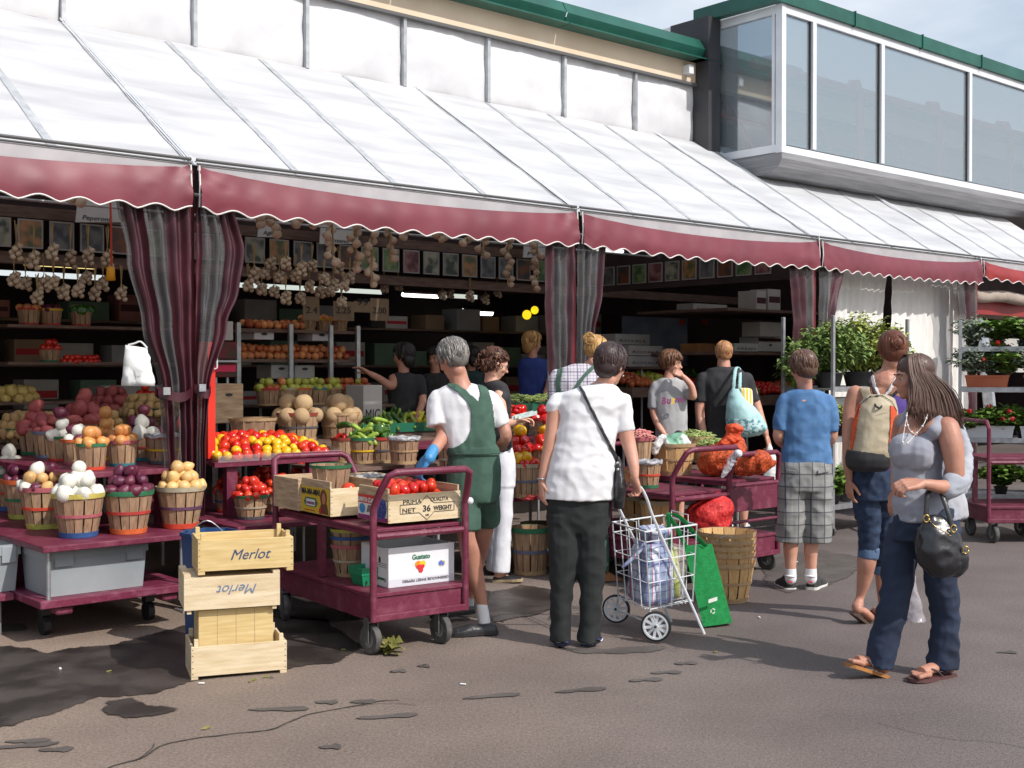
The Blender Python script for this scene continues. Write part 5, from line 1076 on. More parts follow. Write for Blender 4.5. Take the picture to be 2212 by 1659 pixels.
def foot(bm, heel, toe, w=.043, up=None):
    d = toe - heel; L = d.length; d.normalize(); up = up or Vector((0, 0, 1)); up = (up - d * up.dot(d)).normalized(); sd = d.cross(up)
    P0 = lambda f, s, h: heel + d * (L * f) + sd * (w * s) + up * h
    tube(bm, [P0(.02, 0, .028), P0(.25, 0, .04), P0(.5, .05, .034), P0(.78, .05, .02)], [.028, .032, .034, .034], 12, flat=.8, side=sd, balls=False); ball(bm, P0(.05, 0, .028), (.03, .03, .03))
    for k in range(5):
        s_ = -1.0 + .5 * k; r_ = (.0135, .0095, .009, .0088, .0085)[k]; L2 = (1.0, .99, .96, .92, .86)[k]
        tube(bm, [P0(.72, s_ * .75, .014), P0(.86, s_ * .9, .014), P0(L2, s_ * .95, .010)], [r_ * 1.15, r_, r_ * .95], 8, balls=True)
def flipflop(t, heel, toe, m, up=None, w=.05, strap=None):
    d = toe - heel; L = d.length; d.normalize(); up = up or Vector((0, 0, 1)); up = (up - d * up.dot(d)).normalized(); sd = d.cross(up); b_ = B(); rings = []
    for f, ww in ((-.05, .4), (0, .75), (.2, .82), (.45, .78), (.75, 1.08), (.92, .95), (1.03, .6), (1.07, .2)):
        c = heel + d * (L * f); rings.append([c + sd * (w * ww), c - sd * (w * ww), c - sd * (w * ww) - up * .018, c + sd * (w * ww) - up * .018])
    ring_loft(b_, rings); s = thing('sandal', None, None) if False else obj('sandal_sole', b_, m, t)
    b_ = B(); tb = heel + d * (L * .8) + up * .012
    for k in (-1, 1): tube(b_, bezpts([tb, heel + d * (L * .62) + sd * (k * w * .6) + up * .042, heel + d * (L * .42) + sd * (k * w * .92) + up * .004], 4), .0045, 6)
    obj('sandal_strap', b_, strap or m, t)
def hairmat(name, c1, c2):
    m = bpy.data.materials.new(name); m.use_nodes = True; t = m.node_tree; b = t.nodes['Principled BSDF']; b.inputs['Roughness'].default_value = .42; b.inputs['Specular IOR Level'].default_value = .4
    a = t.nodes.new('ShaderNodeAttribute'); a.attribute_name = 'v'; x = t.nodes.new('ShaderNodeMix'); x.data_type = 'RGBA'; x.inputs['A'].default_value = (*c1, 1); x.inputs['B'].default_value = (*c2, 1)
    t.links.new(a.outputs['Fac'], x.inputs['Factor']); t.links.new(x.outputs['Result'], b.inputs['Base Color']); return m
def hair(t, blobs, strands, m, name='hair', vox=.009):
    """cap of fused volumes plus tapering locks; strands = list of (points, radius)"""
    b_ = B()
    for c, r, rot in blobs: ball(b_, c, r, 16, rot)
    me = fused('cap', b_, m, None, vox, 2, (.004, 60, .4), ret=True); bm = B(); bm.from_mesh(me); bpy.data.meshes.remove(me); n0 = len(bm.faces); lay = bm.faces.layers.int.new('g'); rr = random.Random(len(strands)); g = {}
    for i, (pts, rad) in enumerate(strands):
        before = len(bm.faces); tube(bm, pts, [rad * .6] + [rad] * (len(pts) - 2) + [rad * .25], 5, flat=.6); bm.faces.ensure_lookup_table(); g[i] = (before, len(bm.faces), rr.random())
    me = bpy.data.meshes.new(name); bm.to_mesh(me); bm.free(); at = me.attributes.new('v', 'FLOAT', 'FACE'); v = [.3] * len(me.polygons)
    for a, b, q in g.values():
        for k in range(a, b): v[k] = q
    at.data.foreach_set('value', v); me.polygons.foreach_set('use_smooth', [True] * len(me.polygons)); me.materials.append(m); return link_mesh(name, me, t)
def scalp(c, Rm, s=.94, n=150, length=1.0, part=(0, -.05, .12), z_end=-.07, fr_end=.055, puff=1.04, wave=.004, seed=1, rad=.0045, front_cut=.5, lift=0):
    """locks running from the crown down over the skull, shorter at the forehead"""
    rr = random.Random(seed); out_ = []
    E = (.078 * puff, .1 * puff, .092 * puff)
    for i in range(n):
        a = rr.uniform(0, 2 * math.pi); dx, dy = math.sin(a), math.cos(a)           # dy>0 = front
        ze = z_end if dy < front_cut else fr_end
        if .1 < dy < front_cut: ze = z_end * .35
        st = rr.uniform(0, .5); pts = []
        for j in range(7):
            th = (st + (1 - st) * j / 6) * length; pol = th * math.acos(max(-1, min(1, (ze - .035) / E[2])))
            p = Vector((E[0] * math.sin(pol) * dx, -.012 + E[1] * math.sin(pol) * dy, .035 + E[2] * math.cos(pol) + lift))
            w_ = noise.noise_vector(Vector((i * 3.1, j * .7, seed))) * wave; p += w_ + p.normalized() * rr.uniform(0, .003); pts.append(c + Rm @ (p * s))
        out_.append((pts, rad * rr.uniform(.7, 1.3)))
    return out_
def decal(name, objs, outline, m, parent, off=.006, step=2.0, thick=.004, Ymax=None, dbl=False):
    """cloth panel draped on the surface of a figure inside an outline"""
    trees = []
    for o in objs:
        bm = B(); bm.from_mesh(o.data); trees.append(BVHTree.FromBMesh(bm)); bm.free()
    xs = [p[0] for p in outline]; ys = [p[1] for p in outline]; n = len(outline)
    def inside(x, y):
        c = False; j = n - 1
        for i in range(n):
            if (ys[i] > y) != (ys[j] > y) and x < (xs[j] - xs[i]) * (y - ys[i]) / (ys[j] - ys[i]) + xs[i]: c = not c
            j = i
        return c
    o0 = Vector((0, 0, CH)); g = {}; bm = B(); nx = int((max(xs) - min(xs)) / step) + 2; ny = int((max(ys) - min(ys)) / step) + 2
    for i in range(nx):
        for j in range(ny):
            x, y = min(xs) + i * step, min(ys) + j * step
            if not inside(x, y): continue
            d = ray(x, y).normalized(); best = None
            for tr_ in trees:
                h = tr_.ray_cast(o0, d)
                if h[0] is not None and (best is None or h[3] < best[3]): best = h
            if best: g[i, j] = bm.verts.new(best[0] + (best[1] if best[1].dot(d) < 0 else -best[1]) * off)
    for (i, j) in list(g):
        q = [(i, j), (i + 1, j), (i + 1, j + 1), (i, j + 1)]
        if all(k in g for k in q):
            vs = [g[k] for k in q]
            if max((vs[a].co - vs[(a + 1) % 4].co).length for a in range(4)) < .05: bm.faces.new(vs)
    for v in [v for v in bm.verts if not v.link_faces]: bm.verts.remove(v)
    bmesh.ops.smooth_vert(bm, verts=bm.verts, factor=.5, use_axis_x=True, use_axis_y=True, use_axis_z=True)
    o = obj(name, bm, m, parent, smooth=True)
    md = o.modifiers.new('t', 'SOLIDIFY'); md.thickness = thick; md.offset = 1 if False else 0
    return o
def strip(outpts, w):
    """polygon round a centre line in picture units"""
    L_, R_ = [], []
    for i, (x, y) in enumerate(outpts):
        x0, y0 = outpts[max(i - 1, 0)]; x1, y1 = outpts[min(i + 1, len(outpts) - 1)]; dx, dy = x1 - x0, y1 - y0; l = math.hypot(dx, dy); nx, ny = -dy / l * w / 2, dx / l * w / 2; L_.append((x + nx, y + ny)); R_.append((x - nx, y - ny))
    return L_ + R_[::-1]
def addhand(body, fns, m, vox=.0045):
    """join finely fused hands and feet into the one body mesh"""
    bm = B(); bm.from_mesh(body.data)
    for fn in fns:
        b_ = B(); fn(b_); me = fused('h', b_, m, None, vox, 1, ret=True); bm.from_mesh(me); bpy.data.meshes.remove(me)
    bm.to_mesh(body.data); bm.free(); body.data.polygons.foreach_set('use_smooth', [True] * len(body.data.polygons))
def person(label, Y, x, foot_y=None, group=None): return thing('person', label, 'person', P(x, 829, Y).xy.to_3d(), 0, group)
VX = Vector((1, 0, 0)); VY = Vector((0, 1, 0)); VZ = Vector((0, 0, 1))
WHITE_C = cloth('white_cotton', (.74, .74, .76), (.8, .8, .82)); BLACK_C = cloth('black_cotton', (.022, .022, .025), (.035, .035, .038)); 
WR = (.007, 9, .5)

# ============================================================ CARTS, CRATES AND THINGS ON THE FORECOURT
A1 = R(35.5); OA = Vector((-.775, 6.62, 0)); LA = frame(OA, A1)
ca = cart('burgundy platform cart in the foreground carrying the tomato crate and white pepper box', OA, A1, .63, 1.28, wx=(.03, .49))
# knob on the upright
t = thing('round_knob', 'small white ball tied to the right upright of the front cart', 'ball', P(1015, 1082, 6.98)); b_ = B(); ball(b_, P(1015, 1082, 6.98), .022, 14); obj('ball', b_, WHITE_CARD, t, smooth=True); b_ = B(); tube(b_, [P(1008, 1082, 6.98), P(995, 1080, 7.0)], .003, 5); obj('string', b_, WHITE_CARD, t)
# grape / tomato crates
SH = .702
REDL = mat('label_red', srgb(196, 40, 38), None, rough=.6); BLUL = mat('label_blue', srgb(30, 130, 190), None, rough=.6); NAVL = mat('label_navy', srgb(32, 44, 110), srgb(70, 90, 160), 60, .6, contrast=(.48, .52)); YELL = mat('label_yellow', srgb(214, 178, 50), None, rough=.7); WHL = mat('label_white', srgb(220, 220, 214), None, rough=.6); GRL = mat('label_green', srgb(60, 110, 80), None, rough=.6); MAGL = mat('label_magenta', srgb(140, 40, 110), None); BRL = mat('label_brown', srgb(110, 64, 48), None); SKL = mat('label_skin', srgb(190, 120, 90), None); GRYL = mat('label_grey', srgb(110, 106, 110), None)
def flat(t, name, o, ux, uz, pts, m, off=.002):
    n_ = ux.cross(uz).normalized(); b_ = B(); poly(b_, [o + ux * x + uz * y + n_ * off for x, y in pts]); return obj(name, b_, m, t, recalc=False)
rect = lambda x0, y0, x1, y1: [(x0, y0), (x1, y0), (x1, y1), (x0, y1)]
ell = lambda cx, cy, rx, ry_, n=20: [(cx + rx * math.cos(2 * math.pi * k / n), cy + ry_ * math.sin(2 * math.pi * k / n)) for k in range(n)]
o_ = LA(.125, .03, SH + .014); c1 = open_crate('wooden_crate', 'pale wooden crate of plum tomatoes printed PRIMA QUALITA with a red and blue grape label', o_, A1, .48, .36, .165, WOOD, post=.0, end_m=WOOD_OLD, endH=.20)
ux = LA(1, 0) - LA(0, 0); uy = LA(0, 1) - LA(0, 0)
lettering(c1, 'PRIMA', INK, o_ + ux * .095 + Vector((0, 0, .108)), ux, Vector((0, 0, 1)), .035, fit=.12, name='printed_word')
lettering(c1, 'QUALITA', INK, o_ + ux * .275 + Vector((0, 0, .115)), ux, Vector((0, 0, 1)), .032, fit=.12, name='printed_word')
lettering(c1, 'NET', INK, o_ + ux * .09 + Vector((0, 0, .06)), ux, Vector((0, 0, 1)), .036, fit=.085, name='printed_word')
lettering(c1, '36', INK, o_ + ux * .225 + Vector((0, 0, .06)), ux, Vector((0, 0, 1)), .05, fit=.05, name='printed_number', bold=.001)
lettering(c1, 'WEIGHT', INK, o_ + ux * .295 + Vector((0, 0, .063)), ux, Vector((0, 0, 1)), .036, fit=.125, name='printed_word', bold=.0008)
lettering(c1, 'LBS', INK, o_ + ux * .24 + Vector((0, 0, .035)), ux, Vector((0, 0, 1)), .014, fit=.025, name='printed_word')
b_ = B()
for (x0, y0), (x1, y1) in (((.25, .15), (.30, .105)), ((.25, .15), (.20, .105)), ((.20, .105), (.075, .105)), ((.075, .105), (.075, .055)), ((.075, .055), (.20, .055)), ((.20, .055), (.25, .012)), ((.25, .012), (.30, .055)), ((.30, .055), (.435, .055)), ((.435, .055), (.435, .105)), ((.435, .105), (.30, .105))):
    a, b = Vector((x0, y0)), Vector((x1, y1)); d = (b - a).normalized() * .0; nn_ = Vector((-(b - a).y, (b - a).x)).normalized() * .0018
    poly(b_, [o_ + ux * p.x + Vector((0, 0, p.y)) - uy * .002 for p in (a - nn_, b - nn_, b + nn_, a + nn_)])
obj('printed_frame', b_, INK, c1)
eo = o_ + uy * .36; ex = -uy  # end label, read from the left
flat(c1, 'label', eo, ex, Vector((0, 0, 1)), rect(.01, .03, .35, .125), WHL, .0015); flat(c1, 'label_band', eo, ex, Vector((0, 0, 1)), rect(.01, .10, .25, .15), REDL, .0025); flat(c1, 'label_band', eo, ex, Vector((0, 0, 1)), rect(.01, .01, .35, .034), MAGL, .003)
flat(c1, 'label_disc', eo, ex, Vector((0, 0, 1)), ell(.06, .068, .035, .028), BLUL, .003); flat(c1, 'label_map', eo, ex, Vector((0, 0, 1)), [(.11, .05), (.19, .055), (.2, .09), (.13, .092)], GRYL, .003)
flat(c1, 'label_grapes', eo, ex, Vector((0, 0, 1)), [(.22, .04), (.27, .02), (.33, .04), (.345, .09), (.33, .13), (.26, .145), (.23, .11)], NAVL, .0035)
lettering(c1, 'SANTA CLARA', WHL, eo + ex * .015 - ux * .003 + Vector((0, 0, .108)), ex, Vector((0, 0, 1)), .035, fit=.22, name='label_word', bold=.001)
spread_(['pt'], o_ + ux * .02 + uy * .02 + Vector((0, 0, .10)), ux, uy, .44, .32, 'plum tomato', 'tomatoes', 'filling the crate printed PRIMA QUALITA', 1.15, 2, crown=.02)
o_ = LA(.005, .50, SH + .014); c2 = open_crate('wooden_crate', 'wooden crate with yellow MA-MA-MIA! label at the back of the front cart', o_, A1, .30, .40, .17, WOOD, post=0, end_m=WOOD_OLD, endH=.21)
eo = o_ + uy * .40; Z3 = Vector((0, 0, 1)); flat(c2, 'label', eo, ex, Z3, rect(.02, .01, .39, .165), YELL); flat(c2, 'label_scroll', eo, ex, Z3, [(.05, .07), (.08, .1), (.21, .1), (.24, .07), (.21, .045), (.08, .045)], GRL, .003); flat(c2, 'label_panel', eo, ex, Z3, rect(.085, .05, .205, .09), WHL, .004)
flat(c2, 'portrait_hair', eo, ex, Z3, ell(.315, .11, .045, .05), BRL, .003); flat(c2, 'portrait_face', eo, ex, Z3, ell(.32, .105, .024, .034), SKL, .004); flat(c2, 'portrait_dress', eo, ex, Z3, [(.26, .015), (.38, .015), (.36, .075), (.28, .07)], BRL, .0035)
flat(c2, 'label_stripe', eo, ex, Z3, rect(.06, .02, .2, .026), REDL, .003); flat(c2, 'rose', eo, ex, Z3, ell(.275, .03, .018, .018), REDL, .0045)
lettering(c2, 'MA-MA-MIA!', INK, eo + ex * .028 - ux * .003 + Z3 * .118, ex, Z3, .05, fit=.24, name='label_word', bold=.0005); lettering(c2, 'TOMATOES', MAGL, eo + ex * .09 - ux * .004 + Z3 * .06, ex, Z3, .022, fit=.11, name='label_word')
put('to', o_ + ux * .16 + uy * .08 + Z3 * .15, 'single tomato lying in the crate with the yellow label', None, 1.2)
o3 = LA(-.02, .88, SH + .014); c3 = open_crate('wooden_crate', 'weathered crate behind the yellow labelled one on the front cart', o3, A1, .44, .36, .20, WOOD_OLD, post=0)
o4 = LA(.30, .66, SH + .014); c4 = open_crate('wooden_crate', 'brown sided crate with newspaper at the right rear of the front cart', o4, A1, .32, .44, .20, WOOD_OLD, post=0)
nw = thing('newspaper', 'crumpled newspaper edge sticking out of the rear crate', 'paper', o4); b_ = B(); gr = [[b_.verts.new(o4 + ux * (.03 + .26 * i / 8) + uy * (.05 + .3 * j / 6) + Z3 * (.2 + .02 * noise.noise(Vector((i * .8, j * .8, 0))))) for i in range(9)] for j in range(7)]
for a, b in zip(gr, gr[1:]):
    for i in range(8): b_.faces.new((a[i], a[i + 1], b[i + 1], b[i]))
obj('sheet', b_, mat('newsprint', srgb(190, 186, 180), srgb(120, 118, 116), 40, .9, contrast=(.45, .6)), nw)
basket('green rimmed basket resting on the crates of the front cart', LA(.16, .80, SH + .14), .125, .098, .16, rim='green', mid=None, base=None, n=12, flip=False)
# lower deck
ZD = .347
basket('yellow rimmed basket on top of the nested stack on the front cart', LA(.20, .62, ZD + .115), .122, .085, .17, rim='lime', mid=None, base='wood', n=12); basket('blue rimmed basket in the nested stack on the front cart', LA(.20, .62, ZD + .07), .121, .085, .17, rim='blue', mid=None, base='wood', n=12); basket('pink rimmed basket at the bottom of the nested stack on the front cart', LA(.20, .62, ZD), .12, .083, .19, rim='pink', mid='cream', base='wood', n=12)
gp = thing('plastic_basket', 'green plastic fruit basket on the lower deck of the front cart', 'basket', LA(.06, .22, ZD), A1); GP = mat('green_plastic', srgb(14, 130, 88), srgb(20, 142, 98), 4, .3); b_ = B()
rr_ = [[Vector((x, y, z)) for x, y in ((k, k), (.26 - k, k), (.26 - k, .16 - k), (k, .16 - k))] for k, z in ((.018, 0), (.004, .062), (0, .062), (0, .098), (-.004, .098), (-.004, .104), (.006, .104), (.022, .006))]
ring_loft(b_, rr_); o = obj('basket_body', b_, GP, gp, True); b_ = B()
for k in range(6): box(b_, Vector((.035 + k * .04, .006, .02)), (.006, .003, .022))
obj('slot', b_, BLACK, gp, True)['kind'] = 'stuff'
o_ = LA(.165, .10, ZD); gb = carton('cardboard_box', 'white open cardboard box printed Gustato with a flower of peppers', o_, A1, .44, .32, .225, WHITE_CARD, holes=False, open_=True)
GT_ = mat('print_green', srgb(20, 110, 70), None); OR_ = mat('print_orange', srgb(236, 140, 40), None); YE_ = mat('print_yellow', srgb(246, 196, 40), None); RE_ = mat('print_red', srgb(214, 44, 48), None)
lettering(gb, 'Gustato', GT_, o_ + ux * .155 + Z3 * .148, ux, Z3, .04, fit=.12, bold=.001)
for cx, cy, r_, m_, of in ((.195, .118, .022, OR_, .0022), (.225, .12, .02, YE_, .0026), (.21, .098, .02, RE_, .003), (.212, .082, .015, RE_, .0034), (.225, .105, .012, RE_, .0038), (.193, .105, .012, RE_, .0042)): flat(gb, 'printed_pepper', o_, ux, Z3, ell(cx, cy, r_, r_ * .9), m_, of)
flat(gb, 'emblem', o_, ux, Z3, ell(.355, .11, .024, .018), mat('print_blue', srgb(80, 110, 190), srgb(230, 200, 90), 40, contrast=(.45, .55)), .002); flat(gb, 'printed_strip', o_, ux, Z3, rect(.004, .004, .436, .045), mat('print_pale', srgb(206, 208, 216), None), .0012)
lettering(gb, 'GREENHOUSE SWEET PEPPERS', GRYL, o_ + ux * .40 + Z3 * .036 - uy * .002, -ux, -Z3, .022, fit=.31)
eo = o_ + uy * .32; lettering(gb, 'Gustato', GT_, eo + ex * .29 + Z3 * .05 - ux * .001, -ex, -Z3, .03, fit=.1); flat(gb, 'printed_drop', eo, ex, Z3, ell(.22, .15, .012, .018), DKI, .002)
for z in (.13, .12, .11): flat(gb, 'printed_line', eo, ex, Z3, rect(.15, z, .3, z + .003), GRYL, .002)
# lettuce scrap
LEAFY = mat('wilted_lettuce', srgb(96, 100, 44), srgb(134, 126, 70), 14, .6, .4, 40)
t = thing('lettuce_scrap', 'wilted lettuce leaf lying beside the front wheel of the cart', 'lettuce', G(838, 1412)); b_ = B(); rr = random.Random(5)
for k in range(26):
    c = G(838 + rr.uniform(-28, 28), 1410 + rr.uniform(-7, 7)) + Z3 * rr.uniform(.0, .05); a = rr.uniform(0, 6.28); s_ = rr.uniform(.02, .04); n_ = 7; V = [b_.verts.new(c + Vector((math.cos(a + q * .9) * s_ * (1 + .4 * rr.random()), math.sin(a + q * .9) * s_, abs(rr.gauss(0, .02))))) for q in range(n_)]; v0 = b_.verts.new(c + Z3 * .015)
    for q in range(n_): b_.faces.new((v0, V[q], V[(q + 1) % n_]))
obj('leaf', b_, LEAFY, t, smooth=True)
for x, y, n_ in ((540, 1472, 'under the crate stack corner'), (580, 1466, 'by the right corner of the lowest crate'), (450, 1575, 'on the asphalt near the crack')):
    t = thing('leaf_scrap', 'small green leaf scrap ' + n_, 'leaf', G(x, y)); b_ = B()
    for k in range(3): c = G(x + rr.uniform(-9, 9), y + rr.uniform(-2, 2)) + Z3 * .006; a = rr.uniform(0, 3); d = Vector((math.cos(a), math.sin(a), 0)); e = Vector((-d.y, d.x, .1)); poly(b_, [c - d * .018, c + e * .007 + Z3 * .006, c + d * .018, c - e * .007])
    obj('leaf', b_, LEAFY, t)
for i, (x, y) in enumerate(((435, 1478), (235, 1452), (130, 1446), (742, 1405), (590, 1405), (420, 1395), (1000, 1480), (1545, 1410), (1640, 1335), (1310, 1205), (1720, 1215), (1790, 1220))):
    t = thing('litter', 'tiny pale scrap of litter on the ground, %s' % ('before the crates', 'in the wet patch', 'at the left wet edge', 'by the cart wheel', 'behind the crates', 'beyond the crates', 'in the middle foreground', 'right of the trolley', 'near the basket stack', 'behind the woman in white', 'left of the boy in blue', 'right of the boy in blue')[i], 'litter', G(x, y)); b_ = B(); box(b_, G(x, y) + Z3 * .006, (.03, .012, .006), i, .002); obj('scrap', b_, PAPER if i % 2 == 0 else LEAFY, t)
# ---- crate stack
AC = R(20); oc = G(413, 1471); oc.z = .012; Lc = frame(oc, AC); uc = Lc(1, 0) - Lc(0, 0); vc = Lc(0, 1) - Lc(0, 0)
bot = open_crate('wine_crate', 'plain pale wine crate, lowest of the stack', oc, AC, .485, .33, .158, WOOD, post=.035)
o_ = Lc(.04, .04, .026); t = thing('wine_crate', 'narrow crate standing on end inside the lowest crate', 'crate', o_, AC); b_ = B(); box(b_, Vector((.19, .12, .155)), (.38, .24, .31), 0, .003); obj('crate_body', b_, WOOD_Y, t, True); b_ = B()
for k in range(1, 4): box(b_, Vector((.095 * k, -.0002, .155)), (.0012, .001, .3))
obj('board_gap', b_, DWOOD, t, True)['kind'] = 'stuff'
o_ = Lc(-.035, -.01, .345); inv = open_crate('wine_crate', 'wine crate turned upside down with inverted Merlot stencil', o_ + Z3 * .175 , AC, .485, .33, .172, WOOD, post=.02)
inv.rotation_euler = (0, 0, 0); inv.location = (0, 0, 0)
inv.matrix_world = Matrix.Translation(Lc(-.035, .33, .345 + .172)) @ Matrix.Rotation(AC, 4, 'Z') @ Matrix.Rotation(math.pi, 4, 'X')
inv.location = Lc(-.035, .33, .345 + .172); inv.rotation_euler = Euler((math.pi, 0, AC), 'XYZ')
top_ = Lc(.035, .0, .535); tc_ = open_crate('wine_crate', 'yellowish wine crate with Merlot stencil on top of the stack', top_, AC, .485, .33, .165, WOOD_Y, post=.032)
MER = mat('blue_stencil', srgb(58, 74, 110), None, rough=.7); MER2 = mat('faded_stencil', srgb(110, 124, 150), None, rough=.7)
lettering(tc_, 'Merlot', MER, top_ + uc * .165 + Z3 * .06, uc, Z3, .075, .38, fit=.205)
lettering(inv, 'Merlot', MER2, Lc(-.035, -.0, .345) + uc * .365 + Z3 * .12 - vc * .0, -uc, -Z3, .07, .38, fit=.205)
# blue bin behind
t = thing('plastic_bin', 'dark blue octagonal plastic bin behind the wine crates', 'bin', P(452, 1300, 6.95).xy.to_3d()); BLB = mat('blue_bin_plastic', srgb(22, 58, 104), srgb(34, 74, 124), 3, .4, .15, 20); b_ = B(); c = P(452, 1150, 6.85); c = Vector((c.x, c.y, 0))
ring_loft(b_, [[c + Vector((r * math.cos(a), r * math.sin(a), z)) for a in [math.pi / 8 + math.pi / 4 * k for k in range(8)]] for r, z in ((.13, .01), (.155, .64), (.165, .645), (.165, .665), (.15, .665), (.14, .6), (.12, .05))]); obj('bin_body', b_, BLB, t); b_ = B(); tube(b_, bezpts([c + Vector((-.1, -.1, .66)), c + Vector((.02, -.13, .74)), c + Vector((.11, -.08, .66))], 5), .004, 5); obj('bin_handle', b_, STEEL, t)
# ============================================================ MIDDLE CARTS
OB = Vector((1.125, 8.5, 0)); AB = R(41); LB = frame(OB, AB)
cart('burgundy platform cart behind the shopping trolley with a red mesh sack on its deck', OB, AB, .66, 1.25, (.19, .345), .70, 1.02, .12)
OC2 = Vector((1.63, 9.1, 0)); LC2 = frame(OC2, AB)
cart('burgundy cart with a front panel carrying the orange mesh sacks', OC2, AB, .64, 1.5, (.13, .30), .74, .94, .04, front_panel=(.50, .71), low_bar=.42)
MESHR = mat('red_mesh_sack', srgb(186, 24, 30), srgb(226, 60, 56), 40, .6, .8, 60, contrast=(.4, .6)); MESHO = mat('orange_mesh_sack', srgb(150, 56, 22), srgb(222, 92, 36), 44, .65, 1.0, 60, stretch=(1, 2.5, 1), contrast=(.42, .6)); MESHB = mat('orange_mesh_bright', srgb(206, 64, 30), srgb(226, 92, 44), 20, .6, .8, 50)
t = thing('mesh_sack', 'bulging bright red mesh sack on the lower deck of the middle cart', 'sack', P(1535, 1150, 8.9)); b_ = B(); torso(b_, 8.9, [(1530, 1150, 30, .8), (1530, 1135, 46, .85), (1533, 1110, 53, .85), (1538, 1088, 46, .85), (1540, 1072, 24, .8), (1546, 1064, 10, .8)]); fused('sack_body', b_, MESHR, t, .012, 2, (.03, 5, 1.2))
Yk = 9.55; t = thing('mesh_sack', 'large orange mesh sack with its gathered top standing up on the cart', 'sack', P(1570, 1020, Yk)); b_ = B(); torso(b_, Yk, [(1560, 1024, 38, .8), (1558, 1008, 50, .85), (1562, 985, 52, .85), (1570, 968, 44, .8), (1580, 955, 30, .7), (1584, 940, 13, .7), (1586, 928, 18, .8), (1586, 920, 12, .8)]); s_ = fused('sack_body', b_, MESHO, t, .012, 2, (.022, 7, 1)); b_ = B(); torso(b_, Yk - .06, [(1560, 962, 14, .7), (1575, 952, 22, .7), (1584, 938, 15, .7), (1586, 924, 20, .8), (1586, 917, 10, .8)]); fused('gathered_top', b_, MESHB, t, .01, 1, (.02, 16, 1))
t = thing('mesh_sack', 'smaller orange mesh sack lying on its side behind the small hoop', 'sack', P(1635, 1020, Yk - .2)); b_ = B(); limb(b_, Yk - .25, [(1600, 1016, 0, 14), (1618, 1004, 0, 25), (1638, 998, 0, 29), (1655, 1000, 0, 22), (1668, 1000, 0, 10), (1674, 998, 0, 5)]); fused('sack_body', b_, MESHO, t, .012, 2, (.02, 7, 1))
t = thing('wrapped_bottle', 'clear plastic wrap tied to the right upright of the middle cart', 'plastic wrap', P(1575, 1000, 8.75)); b_ = B(); limb(b_, 8.72, [(1590, 978, 0, 6), (1582, 995, 0, 9), (1572, 1012, 0, 8), (1562, 1028, 0, 6)]); fused('wrap', b_, see('clear_wrap', (.75, .73, .78), .5, .1, .4), t, .008, 1, (.014, 24, 1)); b_ = B(); ball(b_, P(1595, 980, 8.7), .03, 10); obj('cap', b_, WHITE_CARD, t, smooth=True)
def gb_(lbl, x, y, z, Yd, rt, rb, h, **k): p = P(x, y, Yd); p = Vector((p.x, p.y, z)); return basket(lbl, p, rt, rb, h, **k), p
_, c = gb_('basket lined with grey plastic, red middle band and green base, on the middle cart', 1400, 1040, .702, 9.0, .1, .07, .2, rim='white', mid='scarlet', base='green', liner=True, n=12)
_, c = gb_('large new bushel basket with shopping bags inside on the middle carts', 1455, 1015, .74, 9.75, .175, .135, .25, rim='wood', mid='wood', base='wood', new=True, handle=True)
t = thing('shopping_bag', 'crumpled white and green carrier bag stuffed in the large basket', 'bag', c + Z3 * .25); b_ = B(); torso(b_, 9.7, [(1455, 968, 34, .8), (1458, 955, 34, .8), (1462, 942, 24, .8), (1466, 936, 10, .8)]); fused('bag_body', b_, mat('white_green_film', srgb(120, 168, 142), srgb(214, 220, 216), 7, .4, .5, 20, contrast=(.45, .55)), t, .01, 1, (.03, 10, 1)); b_ = B(); limb(b_, 9.55, [(1432, 945, 0, 8), (1418, 962, 0, 10), (1414, 976, 0, 7)]); fused('bag_corner', b_, PAPER, t, .009, 1, (.014, 18, 1)); b_ = B(); ball(b_, P(1466, 937, 9.7), (.035, .03, .028)); obj('dark_item', b_, BLACK, t, smooth=True)
BEAN = mat('green_bean_skin', srgb(122, 146, 74), srgb(176, 190, 116), 20, .5, .2); PBEAN = mat('pink_bean_skin', srgb(206, 110, 110), srgb(232, 170, 160), 20, .5, .2)
def beans(lbl, c, Rr, m, n=140, L=.055, hgt=.05):
    t = thing('bean_heap', lbl, 'beans', c); b_ = B(); rr = random.Random(int(c.x * 99))
    for k in range(n):
        a = rr.uniform(0, 6.28); r0 = Rr * math.sqrt(rr.random()); p = c + Vector((r0 * math.cos(a), r0 * math.sin(a), hgt * (1 - (r0 / Rr) ** 2) + rr.uniform(0, .015))); b = rr.uniform(0, 6.28); d = Vector((math.cos(b), math.sin(b), rr.uniform(-.3, .5))) * L; tube(b_, [p - d, p + Vector((0, 0, .012)), p + d], [.0035, .0055, .003], 5)
    o = obj('beans', b_, m, t, smooth=True); o['kind'] = 'stuff'
_, c = gb_('bushel basket heaped with green beans, left one behind the carts', 1500, 985, .78, 10.6, .17, .13, .22, rim='wood', mid='wood', base='wood', new=True); beans('heap of pale green beans in the left bean basket', c + Z3 * .2, .16, BEAN)
_, c = gb_('bushel basket heaped with green beans beside the orange sack', 1545, 985, .70, 10.3, .17, .13, .24, rim='wood', mid='wood', base='wood', new=True); beans('heap of pale green beans in the right bean basket', c + Z3 * .22, .16, BEAN)
table('produce_table', 'dark stand carrying the two bean baskets', 7.6, 9.0, 7.0, 7.35, .70, .03, DWOOD)
_, c = gb_('pink rimmed basket of pink speckled beans right of the woman in white', 1383, 960, .80, 9.5, .095, .07, .25, rim='pink', mid=None, base='wood', n=12); beans('heap of pink speckled beans', c + Z3 * .24, .09, PBEAN, 60)
_, c = gb_('stacked bushel basket beneath the pink beans', 1372, 1000, .55, 9.5, .13, .10, .25, rim='wood', mid='wood', base='wood', new=True)
